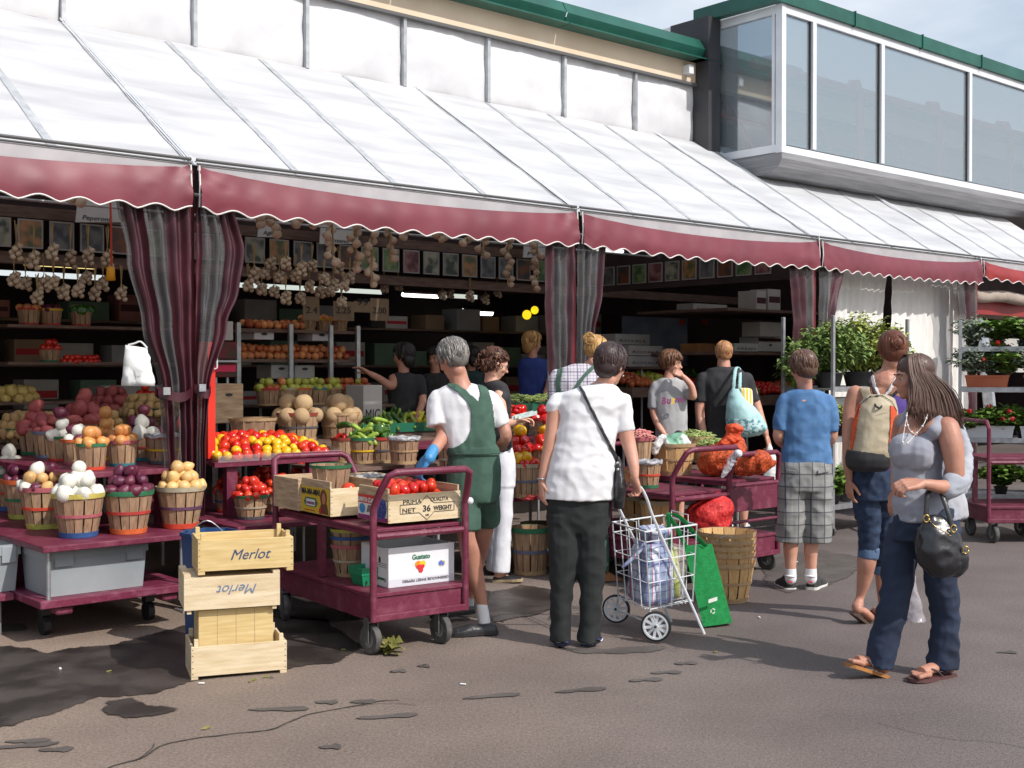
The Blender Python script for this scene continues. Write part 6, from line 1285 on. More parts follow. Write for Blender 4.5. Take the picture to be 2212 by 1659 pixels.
_, c = gb_('bushel basket on the deck below the middle cart shelf', 1425, 1200, .347, 8.95, .15, .12, .27, rim='cream', mid='wood', base='wood', new=True); _, c = gb_('second bushel basket on the deck of the middle cart, farther in', 1380, 1180, .347, 9.25, .15, .12, .27, rim='cream', mid='wood', base='wood', new=True)
pc = G(1577, 1305); pc.y += .13; nmz = ['lowest', 'second', 'third', 'fourth', 'top']
for k in range(5): basket('round bushel basket, %s of the nested stack on the ground' % nmz[k], pc + Z3 * (.002 + [0, .07, .115, .16, .205][k]), .195 - .001 * (4 - k), .135, .27, rim='wood', mid='wood' if k == 0 else None, base='wood', new=True, handle=k == 3)
# ---- pepper stand between the two women
table('produce_table', 'burgundy stand carrying the red pepper baskets', 5.2, 7.2, 6.95, 7.6, .60, .03, PAINT)
table('produce_table', 'upper burgundy shelf of the pepper stand', 5.6, 8.2, 7.7, 8.3, .98, .03, PAINT)
def pb_(lbl, x, y, z, Yd, rt, rb, h, keys, lab, where, lay=2, s=1.0, **k):
    _, c = gb_(lbl, x, y, z, Yd, rt, rb, h, **k)
    if keys: heap(keys, c + Z3 * h, rt, lay, lab, 'peppers', where, s, labels={'rb': 'red pepper', 'yb': 'yellow pepper', 'gb': 'green pepper'}, wts=[6, 1][:len(keys)] if len(keys) > 1 else None)
pb_('red rimmed basket of red peppers, left of the upper pepper row', 1118, 930, .982, 10.1, .115, .08, .2, ['rb', 'yb'], 'red pepper', 'in the left upper pepper basket', rim='red', mid='wood', base='wood'); pb_('red rimmed basket of red peppers, right of the upper pepper row', 1175, 930, .982, 10.0, .115, .08, .2, ['rb', 'yb'], 'red pepper', 'in the right upper pepper basket', rim='red', mid='wood', base='wood')
pb_('terracotta rimmed tray basket of red and yellow peppers', 1122, 975, .86, 9.5, .12, .1, .1, ['rb', 'yb'], 'red pepper', 'in the lower left pepper basket', 3, rim='orange', mid=None, base='wood'); pb_('terracotta rimmed tray basket of peppers by the white sleeve', 1178, 972, .86, 9.5, .12, .1, .1, ['rb', 'yb'], 'red pepper', 'in the lower right pepper basket', 3, rim='orange', mid=None, base='wood')
b_ = B(); box(b_, P(1150, 975, 9.5).xy.to_3d() + Z3 * .845, (.7, .3, .025), SR, .004); tag(obj('side_shelf', b_, PAINT), 'narrow burgundy ledge under the terracotta rimmed pepper baskets', 'shelf')
pb_('tall slatted basket topped with yellow peppers and tomatoes', 1136, 1072, .602, 9.25, .112, .085, .26, ['rb'], 'red pepper', 'in the tall slatted basket', 1, rim='cream', mid='bluegrey', base='wood'); _r = P(1120, 990, 9.2); put('yb', P(1118, 988, 9.2), 'yellow pepper on top of the tall slatted basket, left one', None, 1.0, (.3, 0, 0)); put('yb', P(1136, 986, 9.22), 'yellow pepper on top of the tall slatted basket, right one', None, 1.05, (0, .3, 0))
pb_('worn bushel basket with green plastic rim on the ground under the peppers', 1145, 1245, .002, 9.35, .15, .12, .36, None, '', '', rim='green', mid='bluegrey', base='wood', liner=False); pb_('bushel basket of green waste beside the first under the pepper stand', 1165, 1235, .002, 9.75, .15, .12, .34, None, '', '', rim='green', mid='wood', base='wood')
t = thing('red_cloth', 'crumpled red cloth on the burgundy pepper stand', 'cloth', P(1140, 1078, 9.15)); b_ = B(); ball(b_, P(1140, 1078, 9.05), (.07, .03, .012)); ball(b_, P(1150, 1072, 9.05), (.05, .03, .012)); fused('cloth', b_, REDV, t, .008, 1, (.01, 30, 1))
b_ = None
# dark green trays beyond the peppers
t = thing('produce_tray', 'tray of green beans and herbs behind the red peppers', 'tray', P(1140, 870, 10.8)); b_ = B(); box(b_, P(1145, 880, 10.9), (.9, .35, .08), SR); obj('tray_body', b_, GRT, t); beans('long green beans on the tray behind the red peppers', P(1115, 869, 10.9), .2, BEAN, 90, .06); beans('green beans heaped right of the first lot behind the peppers', P(1180, 868, 10.9), .2, BEAN, 90, .06)
# ============================================================ BOXES STALL (third bay)
def sec(lbl, s0, s1, w0, w1, z, cols, where):
    ct = table('produce_table', lbl, s0, s1, w0, w1, z, .12, DWOOD, cat='table'); i = 0; n = len(cols); 
    for k, (key, d, pl) in enumerate(cols): spread_([key], S(s0 + (s1 - s0) * k / n, w0, z), U2, N2, (s1 - s0) / n - .02, w1 - w0, d, pl, where + ', heap ' + ('one', 'two', 'three', 'four', 'five', 'six')[k], 1.1, 1, .25, crown=.04)
sec('long counter of mixed peppers and fruit behind the boy in grey', 10.3, 12.0, 9.7, 10.2, 1.38, [('ra', 'red apple', 'apples'), ('ga', 'green apple', 'apples'), ('to', 'red tomato', 'tomatoes'), ('zu', 'green zucchini', 'vegetables')], 'on the long counter behind the boy')
sec('dark counter of red fruit behind the man in black', 11.3, 12.7, 8.9, 9.3, 1.28, [('gb', 'green pepper', 'peppers'), ('to', 'red tomato', 'tomatoes'), ('ra', 'red apple', 'apples')], 'on the counter behind the man in black')
def roy(lbl, x0, y1, x1, y0, w, txt='ROYALE'): return cb(lbl, x0, y1, x1, y0, w, mat('taupe_white_card', (.34, .32, .32), (.42, .4, .4), 3, .7), name='cardboard_box', text=txt, tm=DKI, holes=False)
for i, (x0, y1, x1, y0, w) in enumerate(((1330, 744, 1404, 722, 10.4), (1330, 768, 1404, 746, 10.4), (1358, 768, 1432, 747, 10.1), (1358, 792, 1432, 770, 10.1), (1330, 792, 1400, 770, 10.4))): roy('white ROYALE fruit box, %s' % ('top of the left pile', 'middle of the left pile', 'top of the right pile', 'bottom of the right pile', 'bottom of the left pile')[i], x0, y1, x1, y0, w)
table('produce_table', 'dark ledge under the ROYALE boxes', W(1325, 790, 10.4).dot(U2), W(1440, 790, 10.1).dot(U2), 9.9, 10.8, W(1380, 792, 10.1).z - .002, .03, DWOOD)
cb('white box on the high shelf, open with brown contents', 1498, 673, 1571, 657, 9.9, GREY_CARD, text='NOVALES', tm=DKI, holes=False); cb('white and red printed tall carton on the high shelf, left one', 1634, 670, 1655, 628, 9.0, GREY_CARD, holes=False, stripe=(DKI, .5, .3)); cb('white and red printed tall carton on the high shelf, right one', 1660, 669, 1686, 625, 9.0, GREY_CARD, holes=False, stripe=(DKI, .5, .3))
ws = table('wall_shelf', 'dark wooden high shelf at the back of the boxes stall', W(1440, 700, 9.9).dot(U2), 13.6, 8.95, 10.4, W(1600, 672, 9.4).z, .035, DWOOD, legs=False, cat='shelf')
cb('blank white carton standing on the middle shelf', 1642, 727, 1690, 696, 9.1, mat('beige_card', (.4, .37, .33), (.46, .43, .39), 3, .8), holes=False); cb('low white box with printed oval panel, left on the middle shelf', 1587, 759, 1638, 742, 9.1, GREY_CARD, text='FRESH', tm=DKI, holes=False); cb('low white box with a hand slot, right on the middle shelf', 1638, 759, 1690, 740, 9.1, GREY_CARD); cb('narrow printed tray box above the low white boxes', 1636, 740, 1690, 728, 9.2, GREY_CARD, holes=False, stripe=(DKI, .5, .5))
cb('orange brown carton left of the man in black', 1508, 761, 1545, 742, 9.4, mat('orange_card', srgb(120, 80, 44), srgb(140, 96, 56), 4, .8), holes=False)
ws = table('wall_shelf', 'dark wooden middle shelf at the back of the boxes stall', W(1500, 700, 9.4).dot(U2), 13.6, 9.05, 10.2, W(1640, 761, 9.1).z, .035, DWOOD, legs=False, cat='shelf')
t = thing('sheeting_screen', 'bluish translucent plastic screen behind the ROYALE boxes', 'screen', W(1440, 740, 11.4)); b_ = B(); a, b = W(1345, 790, 11.4), W(1485, 790, 11.4); sbox(b_, a.dot(U2), b.dot(U2), 11.4, 11.42, a.z, a.z + .68); obj('screen_sheet', b_, mat('dim_blue_sheet', (.1, .12, .16), (.2, .22, .27), 3, .4), t)
for i, x in enumerate((1478, 1528)): t = thing('orange_light_card', 'small orange price tag hanging in the boxes stall, %s' % ('left', 'right')[i], 'sign', W(x, 695, 10)); b_ = B(); a = W(x - 10, 702, 10.2); sbox(b_, a.dot(U2), a.dot(U2) + .1, 10.2, 10.205, a.z, a.z + .07); obj('tag', b_, mat('orange_light_card', srgb(190, 70, 30), None), t)  # small orange lights put in as flat coloured cards
# ============================================================ SHOPPING TROLLEY
t = thing('shopping_trolley', 'white wire two-wheeled shopping trolley with plaid bag inside', 'trolley', G(1417, 1388)); WIRE = mat('white_coated_wire', (.72, .74, .76), None, rough=.35)
tA, tB, tC, tD = P(1323, 1128, 7.33), P(1433, 1113, 7.62), P(1505, 1133, 7.26), P(1393, 1149, 6.95)
bA, bB, bC, bD = P(1336, 1293, 7.3), P(1440, 1275, 7.6), P(1496, 1300, 7.24), P(1404, 1320, 6.97)
b_ = B(); wr = .0032
def ln(a, b, r=wr): tube(b_, [a, b], r, 5)
for (p0, p1, q0, q1) in ((tA, tB, bA, bB), (tB, tC, bB, bC), (tC, tD, bC, bD), (tD, tA, bD, bA)):
    ln(p0, p1, .0055)
    for k in range(1, 5): f = [0, .13, .38, .65, .98][k]; ln(p0.lerp(q0, f), p1.lerp(q1, f), wr)
    for k in range(0, 5): f = k / 4; ln(p0.lerp(p1, f), q0.lerp(q1, f), wr if 0 < k < 4 else .0045)
for k in range(1, 6): ln(bA.lerp(bB, k / 6), bD.lerp(bC, k / 6)); ln(bA.lerp(bD, k / 6), bB.lerp(bC, k / 6))
for a, b in ((tA, tD), (tB, tC)):
    for f in (.25, .75): c = a.lerp(b, f); ln(c, c + Z3 * .045); 
    ln(a.lerp(b, .25) + Z3 * .045, a.lerp(b, .75) + Z3 * .045)
obj('wire_basket', b_, WIRE, t)
b_ = B(); pts = bezpts([P(1523, 1374, 7.2), P(1462, 1235, 7.12), P(1412, 1120, 6.98), P(1398, 1080, 6.92), P(1386, 1056, 6.88), P(1372, 1046, 6.84), P(1358, 1046, 6.88)], 6); tube(b_, pts, .0095, 8); autosmooth(obj('handle_tube', b_, ALU, t))
b_ = B(); pts = bezpts([P(1450, 1345, 7.55), P(1400, 1230, 7.5), P(1350, 1125, 7.35), P(1338, 1100, 7.3), P(1326, 1075, 7.2), P(1330, 1058, 7.05), P(1358, 1046, 6.88)], 6); tube(b_, pts, .0095, 8); autosmooth(obj('handle_tube', b_, ALU, t))
b_ = B(); ball(b_, P(1523, 1374, 7.2), .013); obj('foot_cap', b_, WIRE, t)
axl = (P(1417, 1352, 6.97) - P(1330, 1315, 7.5)).normalized()
for c, r in ((P(1417, 1353, 6.95), .088), (P(1331, 1315, 7.46), .088)):
    ax = Vector((1, -.35, 0)).normalized(); ay = Z3; az = ax.cross(ay); b_ = B(); n = 32
    ring_loft(b_, [[c + ax * (q * math.cos(2 * math.pi * k / n)) + ay * (q * math.sin(2 * math.pi * k / n)) + az * z for k in range(n)] for q, z in ((r * .86, -.012), (r, -.009), (r, .009), (r * .86, .012), (r * .86, -.012))], False); wh = autosmooth(obj('wheel', b_, BLACK, t)); b_ = B()
    ring_loft(b_, [[c + ax * (q * math.cos(2 * math.pi * k / n)) + ay * (q * math.sin(2 * math.pi * k / n)) + az * z for k in range(n)] for q, z in ((r * .74, -.013), (r * .86, -.013), (r * .86, .013), (r * .74, .013), (r * .74, -.013))], False)
    for k in range(10): a = 2 * math.pi * k / 10 + .15; d = ax * math.cos(a) + ay * math.sin(a); e = -ax * math.sin(a) + ay * math.cos(a); ring_loft(b_, [[c + d * q + e * (.0075 * s1) + az * (.007 * s2) for s1, s2 in ((-1, -1), (1, -1), (1, 1), (-1, 1))] for q in (.01, r * .76)])
    ring_loft(b_, [circ(c + az * z, ax, ay, .016, .016) for z in (-.014, .014)]); obj('rim', b_, WIRE, wh); b_ = B(); ball(b_, c - az * .014, .009); ball(b_, c + az * .014, .009); obj('hub_cap', b_, BLACK, wh)
b_ = B(); tube(b_, [P(1417, 1353, 6.95), P(1331, 1315, 7.46)], .006, 6); tube(b_, [bD, P(1417, 1345, 6.99)], .006, 6); tube(b_, [bA, P(1333, 1310, 7.44)], .006, 6); obj('axle', b_, WIRE, t)
PB = plaid('plaid_nylon', srgb(196, 204, 220), [('v', 9, .1, .3, srgb(96, 110, 160), .6), ('h', 9, .2, .3, srgb(110, 120, 164), .55), ('v', 18, .3, .1, srgb(60, 76, 130), .8), ('h', 18, .1, .1, srgb(70, 84, 140), .75), ('v', 9, .62, .06, srgb(190, 60, 80), .8), ('d', 12, .4, .14, srgb(80, 92, 140), .6), ('v', 9, .72, .05, srgb(60, 150, 160), .8)], rough=.45)
pbg = thing('plaid_bag', 'blue and white plaid nylon bag standing inside the wire trolley', 'bag', P(1390, 1300, 7.2)); b_ = B()
cc_ = (bA + bB + bC + bD) / 4; e1 = (bC - bD + bB - bA) / 4; e2 = (bB - bC + bA - bD) / 4
def rr4(c, a, b): return [c + a * (math.copysign(abs(math.cos(t_)) ** .5, math.cos(t_))) + b * (math.copysign(abs(math.sin(t_)) ** .5, math.sin(t_))) for t_ in [2 * math.pi * k / 24 + .13 for k in range(24)]]
b0 = cc_ - e1 * .28; ring_loft(b_, [rr4(b0 + Z3 * z, e1 * f, e2 * g) for z, f, g in ((.012, .6, .82), (.03, .66, .86), (.15, .64, .84), (.25, .6, .8), (.32, .52, .72), (.36, .42, .62))]); fused('bag_body', b_, PB, pbg, .009, 1, (.013, 10, 1)); b_ = B(); ring_loft(b_, [rr4(b0 + Z3 * z + Vector((.02, 0, 0)), e1 * f, e2 * g) for z, f, g in ((.34, .36, .5), (.38, .3, .52), (.42, .42, .62), (.445, .44, .66))]); fused('gathered_neck', b_, PB, pbg, .008, 1, (.014, 22, 1))
b_ = B(); limb(b_, 7.0, [(1345, 1225, 0, 4), (1372, 1200, 0, 5), (1392, 1175, 0, 5)]); fused('bag_handle', b_, PB, pbg, .008, 1)
cbg = thing('produce_bag', 'clear plastic bag of leafy corn cobs in the rear of the wire trolley', 'bag', P(1485, 1280, 7.3)); b_ = B(); CORN = mat('corn_husk', srgb(160, 170, 90), srgb(206, 206, 140), 12, .6, .3, 30, stretch=(1, 1, 4)); 
for k in range(7): a = cc_ + e1 * (.45 + .12 * (k % 3)) + e2 * (-.55 + .2 * k) + Z3 * .03; tube(b_, [a, a + Z3 * .13, a + Vector((rnd.uniform(-.03, .03), 0, .27 + rnd.uniform(0, .06)))], [.03, .034, .012], 8)
obj('corn', b_, CORN, cbg, smooth=True); b_ = B(); ring_loft(b_, [rr4(cc_ + e1 * .62 + Z3 * z, e1 * f, e2 * g) for z, f, g in ((.01, .25, .7), (.2, .28, .75), (.33, .26, .7))]); fused('film', b_, CLR, cbg, .01, 1, (.012, 12, 1)); b_ = B(); [ball(b_, cc_ + e1 * .75 + e2 * (-.4 + .3 * k) + Z3 * .05, .03) for k in range(3)]; obj('dark_greens', b_, mat('dark_greens', (.02, .03, .01), None), cbg, smooth=True)
GBG = mat('green_nonwoven', srgb(0, 120, 56), srgb(10, 138, 68), 30, .7, .3, 90); gbg = thing('green_shopping_bag', 'green reusable shopping bag with recycling mark hooked on the back of the trolley', 'bag', P(1540, 1340, 7.3)); b_ = B()
V = [P(1477, 1181, 7.30), P(1536, 1176, 7.36), P(1582, 1345, 7.42), P(1519, 1354, 7.34)]; rg = []
for k in range(9): l_, r_ = V[0].lerp(V[3], k / 8), V[1].lerp(V[2], k / 8); th = .025 + .05 * (k / 8); m1_ = l_.lerp(r_, .5); rg.append([l_, m1_ + Vector((.004 * math.sin(k), -.006, 0)), r_, r_ + Vector((.01, th, 0)), m1_ + Vector((0, th + .02, 0)), l_ + Vector((.01, th, 0))])
ring_loft(b_, rg); gbb = obj('bag_body', b_, GBG, gbg); b_ = B(); tube(b_, bezpts([P(1482, 1182, 7.29), P(1462, 1140, 7.25), P(1444, 1112, 7.2), P(1470, 1118, 7.22), P(1510, 1165, 7.3), P(1526, 1180, 7.33)], 5), .014, 6, flat=.2, side=Vector((1, 0, 0))); obj('bag_handle', b_, GBG, gbg); b_ = B(); tube(b_, bezpts([P(1448, 1200, 7.3), P(1446, 1150, 7.25), P(1442, 1114, 7.2)], 4), .012, 6, flat=.25); obj('bag_handle', b_, GBG, gbg)
dn = (V[1] - V[0]).normalized(); dz = (V[0] - V[3]).normalized(); oo = P(1540, 1320, 7.30); 
for k in range(3):
    a0 = k * 2.094 + .3; b_ = B(); q = []
    for j in range(7): a = a0 + j * .24; q.append(oo + dn * (.017 * math.cos(a)) + Z3 * (.017 * math.sin(a)))
    for j in range(6, -1, -1): a = a0 + j * .24; q.append(oo + dn * (.010 * math.cos(a)) + Z3 * (.010 * math.sin(a)))
    poly(b_, q); obj('recycling_arrow', b_, WHL, gbg)
b_ = B(); poly(b_, [oo + dn * -.03 + Z3 * .05, oo + dn * .03 + Z3 * .062, oo + dn * .03 + Z3 * .085, oo + dn * -.03 + Z3 * .073]); obj('sticker', b_, WHL, gbg)
# ============================================================ RIGHT CART, FLOWER RACKS
cart('burgundy platform cart at the right edge in front of the flower rack', Vector((4.33, 10.95, 0)), R(2), 1.3, .66, (.19, .34), .78, 1.11, .0, hoops=(0, 0))
cc = [o for o in col.objects if o.get('label', '').startswith('burgundy platform cart at the right edge')][0]
b_ = B(); 
for y in (0,): tube(b_, [Vector((.012, 0, .19)), Vector((.012, 0, 1.05)), Vector((.012, .05, 1.11)), Vector((.012, .60, 1.11)), Vector((.012, .66, 1.05)), Vector((.012, .66, .19))], .02, 8)
obj('handle_hoop', b_, PAINT, cc, True)
def rack(lbl, Lf, ang, L, D, H, zs, o):
    t = thing('flower_rack', lbl, 'rack', o, ang); 
    for x, y in ((0, 0), (L, 0), (0, D), (L, D)): b_ = B(); box(b_, Vector((x, y, H / 2 + .04)), (.032, .032, H - .08), 0, .003); obj('upright', b_, STEEL, t, True)
    for z in zs:
        b_ = B(); box(b_, Vector((L / 2, D / 2, z)), (L - .034, D - .034, .012)); box(b_, Vector((L / 2, .0, z)), (L - .034, .012, .05)); box(b_, Vector((L / 2, D, z)), (L - .034, .012, .05)); obj('shelf', b_, STEEL, t, True)
    for x, y in ((.05, .05), (L - .05, .05), (.05, D - .05), (L - .05, D - .05)): b_ = B(); Mx = Matrix.Translation((x, y, .05)) @ Matrix.Rotation(R(90), 4, 'Y'); ring_loft(b_, [[Mx @ Vector((.05 * math.cos(a), .05 * math.sin(a), z)) for a in [math.pi / 8 * k for k in range(16)]] for z in (-.015, .015)]); obj('wheel', b_, RUBBER, t, True)
    return t
r1o = S(9.76, 6.6); R1 = frame(r1o, SR); rack('galvanised flower rack loaded with a bushy green plant, beside the boy in blue', R1, SR, 1.3, .57, 2.1, (.28, .92, 1.40), r1o)
AR = R(-20); r2o = Vector((4.655, 12.5, 0)); R2 = frame(r2o, AR); rack('galvanised flower rack with geraniums at the right edge', R2, AR, 1.5, .57, 2.1, (.28, .86, 1.38, 1.80), r2o)
def leafmat(n, a, b): 
    m = mat(n, srgb(*a), srgb(*b), 26, .55, .2, 60, contrast=(.3, .7)); return m
LM1 = leafmat('leaf_yellow_green', (112, 132, 52), (186, 192, 104)); LM2 = leafmat('leaf_mid_green', (72, 104, 46), (140, 162, 84)); LM3 = leafmat('leaf_geranium', (66, 104, 40), (128, 156, 66)); LM4 = leafmat('leaf_bronze', (120, 80, 50), (160, 120, 80)); LM5 = leafmat('leaf_grey', (110, 124, 100), (160, 172, 150)); POT = mat('black_pot', (.02, .02, .02), (.04, .04, .04), 5, .6); TER = mat('terracotta_plastic', srgb(180, 96, 64), srgb(196, 112, 78), 4, .7); STM = mat('plant_stem', (.06, .08, .03), (.1, .1, .05), 9, .8)
PET = {'red': mat('petal_red', srgb(214, 26, 20), srgb(230, 50, 34), 9, .6), 'pink': mat('petal_magenta', srgb(214, 50, 130), srgb(230, 80, 150), 9, .6), 'crimson': mat('petal_crimson', srgb(190, 16, 44), srgb(214, 36, 60), 9, .6)}
def plant(name, lbl, base, Rr, H, m, n=500, leaf=(.035, .012), droop=.3, flowers=None, nf=4, pot=None, seed=1, group=None, cat='plant', broad=False, potr=.09, poth=.1, ell_=(1, 1)):
    t = thing(name, lbl, cat, base, 0, group); rr = random.Random(seed)
    if pot: b_ = B(); lathe(b_, [(.001, 0), (potr * .75, 0), (potr, poth), (potr * 1.06, poth), (potr * 1.06, poth * .93), (potr * .9, poth * .9), (.001, poth * .88)], 16); obj('pot', b_, pot, t, True, True)
    z0 = poth * .8 if pot else 0; tips = []; b_ = B()
    for k in range(max(8, n // 22)):
        a = rr.uniform(0, 6.28); q = math.sqrt(rr.random()); tip = Vector((q * Rr * math.cos(a) * ell_[0], q * Rr * math.sin(a) * ell_[1], z0 + (H - z0) * (1 - .45 * q * q) * rr.uniform(.55, 1.05))); mid = Vector((tip.x * .35, tip.y * .35, z0 + (tip.z - z0) * .55)); tube(b_, [Vector((tip.x * .1, tip.y * .1, z0)), mid, tip], [.004, .003, .0015], 4); tips.append((Vector((tip.x * .1, tip.y * .1, z0)), mid, tip))
    obj('stems', b_, STM, t, True)['kind'] = 'stuff'; b_ = B()
    for k in range(n):
        a_, m_, c_ = rr.choice(tips); f = rr.uniform(.25, 1.05); p = a_.lerp(m_, f * 2) if f < .5 else m_.lerp(c_, (f - .5) * 2); a = rr.uniform(0, 6.28); d = Vector((math.cos(a), math.sin(a), rr.uniform(-droop, .7))).normalized(); L = leaf[0] * rr.uniform(.6, 1.25); wv = d.cross(Vector((rr.uniform(-.5, .5), rr.uniform(-.5, .5), 1))).normalized() * leaf[1] * rr.uniform(.7, 1.2); p = p + d * .01; e = p + d * L - Vector((0, 0, L * .25))
        if broad:
            cen = b_.verts.new(p + d * L * .4); V = [b_.verts.new(p + d * (L * .4 + L * .55 * math.cos(q)) + wv.normalized() * (L * .55 * math.sin(q)) + Vector((0, 0, L * .12 * math.sin(3 * q)))) for q in [k2 * 1.047 for k2 in range(6)]]
            for q in range(6): b_.faces.new((cen, V[q], V[(q + 1) % 6]))
        else: mdl = p + d * L * .45 + Vector((0, 0, L * .06)); v = [b_.verts.new(q) for q in (p, mdl + wv, e, mdl - wv)]; b_.faces.new((v[0], v[1], v[3])); b_.faces.new((v[1], v[2], v[3]))
    obj('foliage', b_, m, t, True)['kind'] = 'stuff'
    if flowers:
        for k in range(nf):
            b_ = B(); c = rr.choice(tips)[2] * 1.0 + Vector((rr.uniform(-.02, .02), rr.uniform(-.03, .0), .03))
            for q in range(26): d = Vector((rr.gauss(0, 1), rr.gauss(0, 1), rr.gauss(0, 1))).normalized(); s_ = .012; u_ = d.orthogonal().normalized(); w2 = d.cross(u_); p = c + d * .024; poly(b_, [p + u_ * s_, p + w2 * s_, p - u_ * s_, p - w2 * s_])
            obj('flower_head', b_, PET[flowers], t, True)
    return t
plant('bushy_plant', 'large bushy yellow-green plant filling the top of the left flower rack', R1(.86, .28, 1.41), .44, .74, LM1, 6500, (.08, .021), .5, seed=3, pot=POT, potr=.16, poth=.16, ell_=(1.15, .8)); plant('bushy_plant', 'fresh green fine-leaved plant at the left of the left flower rack', R1(.30, .25, 1.41), .4, .66, LM2, 5000, (.075, .017), .6, seed=5, pot=POT, potr=.14, poth=.15, ell_=(1, .8))
plant('bushy_plant', 'drooping green plant hanging from the left end of the flower rack', R1(-.05, .35, 1.38), .24, .5, LM2, 1200, (.065, .013), .8, seed=6); plant('bushy_plant', 'leafy plant at the right end of the left flower rack', R1(1.28, .2, 1.41), .24, .55, LM5, 1100, (.07, .017), .5, seed=7)
for i, (x, y, z, m_, fl, lb_) in enumerate(((.12, .12, .935, LM1, None, 'yellow-green potted pepper plant on the middle shelf of the left rack'), (.5, .2, .935, LM2, None, 'dark potted plant on the middle shelf of the left rack, second'), (.95, .2, .935, LM2, None, 'potted plant on the middle shelf of the left rack, right'), (.12, .1, .295, LM3, None, 'broad leaved pot on the bottom shelf of the left rack'), (.5, .2, .295, LM2, None, 'grey-green pot on the bottom shelf of the left rack'))):
    plant('potted_plant', lb_, R1(x, y, z), .2, .36, m_, 900, (.06, .018), .4, seed=20 + i, pot=TER if i == 0 else POT, broad=i == 3)
b_ = B(); box(b_, R1(.65, .3, 1.2), (1.0, .3, .22), SR); tag(obj('plastic_crate', b_, mat('pale_crate_plastic', (.4, .42, .44), (.55, .57, .58), 4, .5)), 'pale grey plastic crate on the rack under the bushy plants', 'crate')
def planter(lbl, x, y, z, L=.5, m_=TER):
    t = thing('flower_box', lbl, 'planter', R2(x, y, z), AR); b_ = B(); ring_loft(b_, [[Vector((a, b, zz)) for a, b in ((k, k), (L - k, k), (L - k, .16 - k), (k, .16 - k))] for k, zz in ((.02, 0), (.0, .12), (-.006, .12), (-.006, .14), (.01, .14), (.015, .11))]); obj('planter_body', b_, m_, t, True); return t
k = 0
for z, row in ((1.812, [(.12, .2, LM5, None), (.36, .2, LM3, None), (.62, .15, LM3, 'pink'), (.9, .2, LM3, 'pink'), (1.2, .2, LM3, None)]), (1.53, [(.12, .12, LM5, None), (.3, .16, LM5, None), (.46, .1, LM3, 'red'), (.7, .12, LM5, None), (.95, .12, LM4, None), (1.25, .12, LM4, None)]), (.875, [(.12, .1, LM3, 'crimson'), (.38, .12, LM3, 'crimson'), (.62, .15, LM3, 'crimson'), (.9, .12, LM3, 'crimson'), (1.2, .12, LM3, 'crimson')]), (.295, [(.4, .12, LM3, None), (.75, .12, LM3, None), (1.1, .12, LM2, None)])):
    for x, y, m_, fl in row:
        lv = {1.812: 'top', 1.53: 'second', .875: 'third', .295: 'lowest'}[z]; od = ['first', 'second', 'third', 'fourth', 'fifth', 'sixth'][row.index((x, y, m_, fl))]
        plant('geranium' if m_ is LM3 else 'potted_plant', ('%s flowered' % fl if fl else ('grey-green' if m_ is LM5 else 'bronze leaved' if m_ is LM4 else 'green leafy')) + f' plant, {od} from the left on the {lv} shelf of the right rack', R2(x, y, z), .26, .33, m_, 1300, (.055, .018), .3, fl, 5, pot=POT if z != 1.53 else None, seed=50 + k, broad=m_ is LM3, potr=.07, poth=.08); k += 1
planter('long terracotta flower box, left one on the second shelf of the right rack', .05, .04, 1.39, .42); planter('long terracotta flower box, right one on the second shelf of the right rack', .62, .04, 1.39, .5); planter('long terracotta flower box cut by the right edge of the photo', 1.16, .04, 1.39, .4)
planter('white plastic flower tray, left one on the third shelf of the right rack', .06, .02, .868, .46, WHITE_CARD); planter('white plastic flower tray, right one on the third shelf of the right rack', .58, .02, .868, .6, WHITE_CARD)
t = thing('drain_pipe', 'grey slanted pole behind the right flower rack', 'pole', P(2130, 900, 14)); b_ = B(); tube(b_, [P(2118, 690, 14.2), P(2140, 900, 14)], .07, 8); obj('pole', b_, STEEL, t)
b_ = B(); sbox(b_, 14.2, 20, 8.6, 8.7, 1.55, 2.05); tag(obj('grey_panel', b_, GREY_CARD), 'grey board behind the top shelf of the right flower rack', 'panel')
# ---- man in green bib overalls
Y = 7.18; t = person('grey haired man in green bib overalls and a blue glove beside the front cart', Y, 1015)
GRN = cloth('green_twill', srgb(56, 84, 72), srgb(72, 102, 88), bump=.3)
hc = P(978, 776, Y); b_ = B(); Rm = head(b_, hc, 48, 22, .98)
limb(b_, Y, [(988, 800, 0, 19), (992, 822, 0, 21), (998, 850, 0, 30)]); torso(b_, Y, [(1000, 850, 40), (1005, 880, 44), (1015, 930, 40), (1022, 990, 42)])
limb(b_, Y, [(945, 862, 0, 15), (950, 900, 0, 15), (957, 938, -.02, 15.5), (945, 962, -.1, 14), (927, 988, -.2, 10)])
limb(b_, Y, [(1066, 868, .05, 15), (1082, 905, .08, 14), (1093, 940, .05, 13), (1084, 960, .15, 12), (1066, 975, .22, 10)])
limb(b_, Y, [(1000, 1040, 0, 28), (1002, 1110, -.05, 24), (1008, 1160, -.08, 19), (1018, 1205, -.03, 22), (1028, 1250, .0, 19), (1042, 1305, .02, 11.5), (1046, 1340, .02, 12)])
limb(b_, Y, [(1050, 1040, .05, 28), (1050, 1110, .15, 23), (1044, 1160, .2, 18), (1032, 1200, .3, 20), (1018, 1270, .42, 12), (1010, 1305, .45, 11)])
body = fused('body', b_, SKIN_TAN, t, .0085, 2); W0 = P(926, 986, Y - .2)
eyes(t, hc, Rm)
b_ = B(); limb(b_, Y, [(936, 972, -.15, 13), (927, 990, -.2, 13.5)]); hand(b_, W0, Vector((-.5, .1, -.75)), Vector((.6, .5, -.3)), .35, 1, 1.1); fused('glove', b_, mat('blue_latex', srgb(60, 132, 186), srgb(76, 150, 204), 6, .45, .4, 60), t, .005, 1)
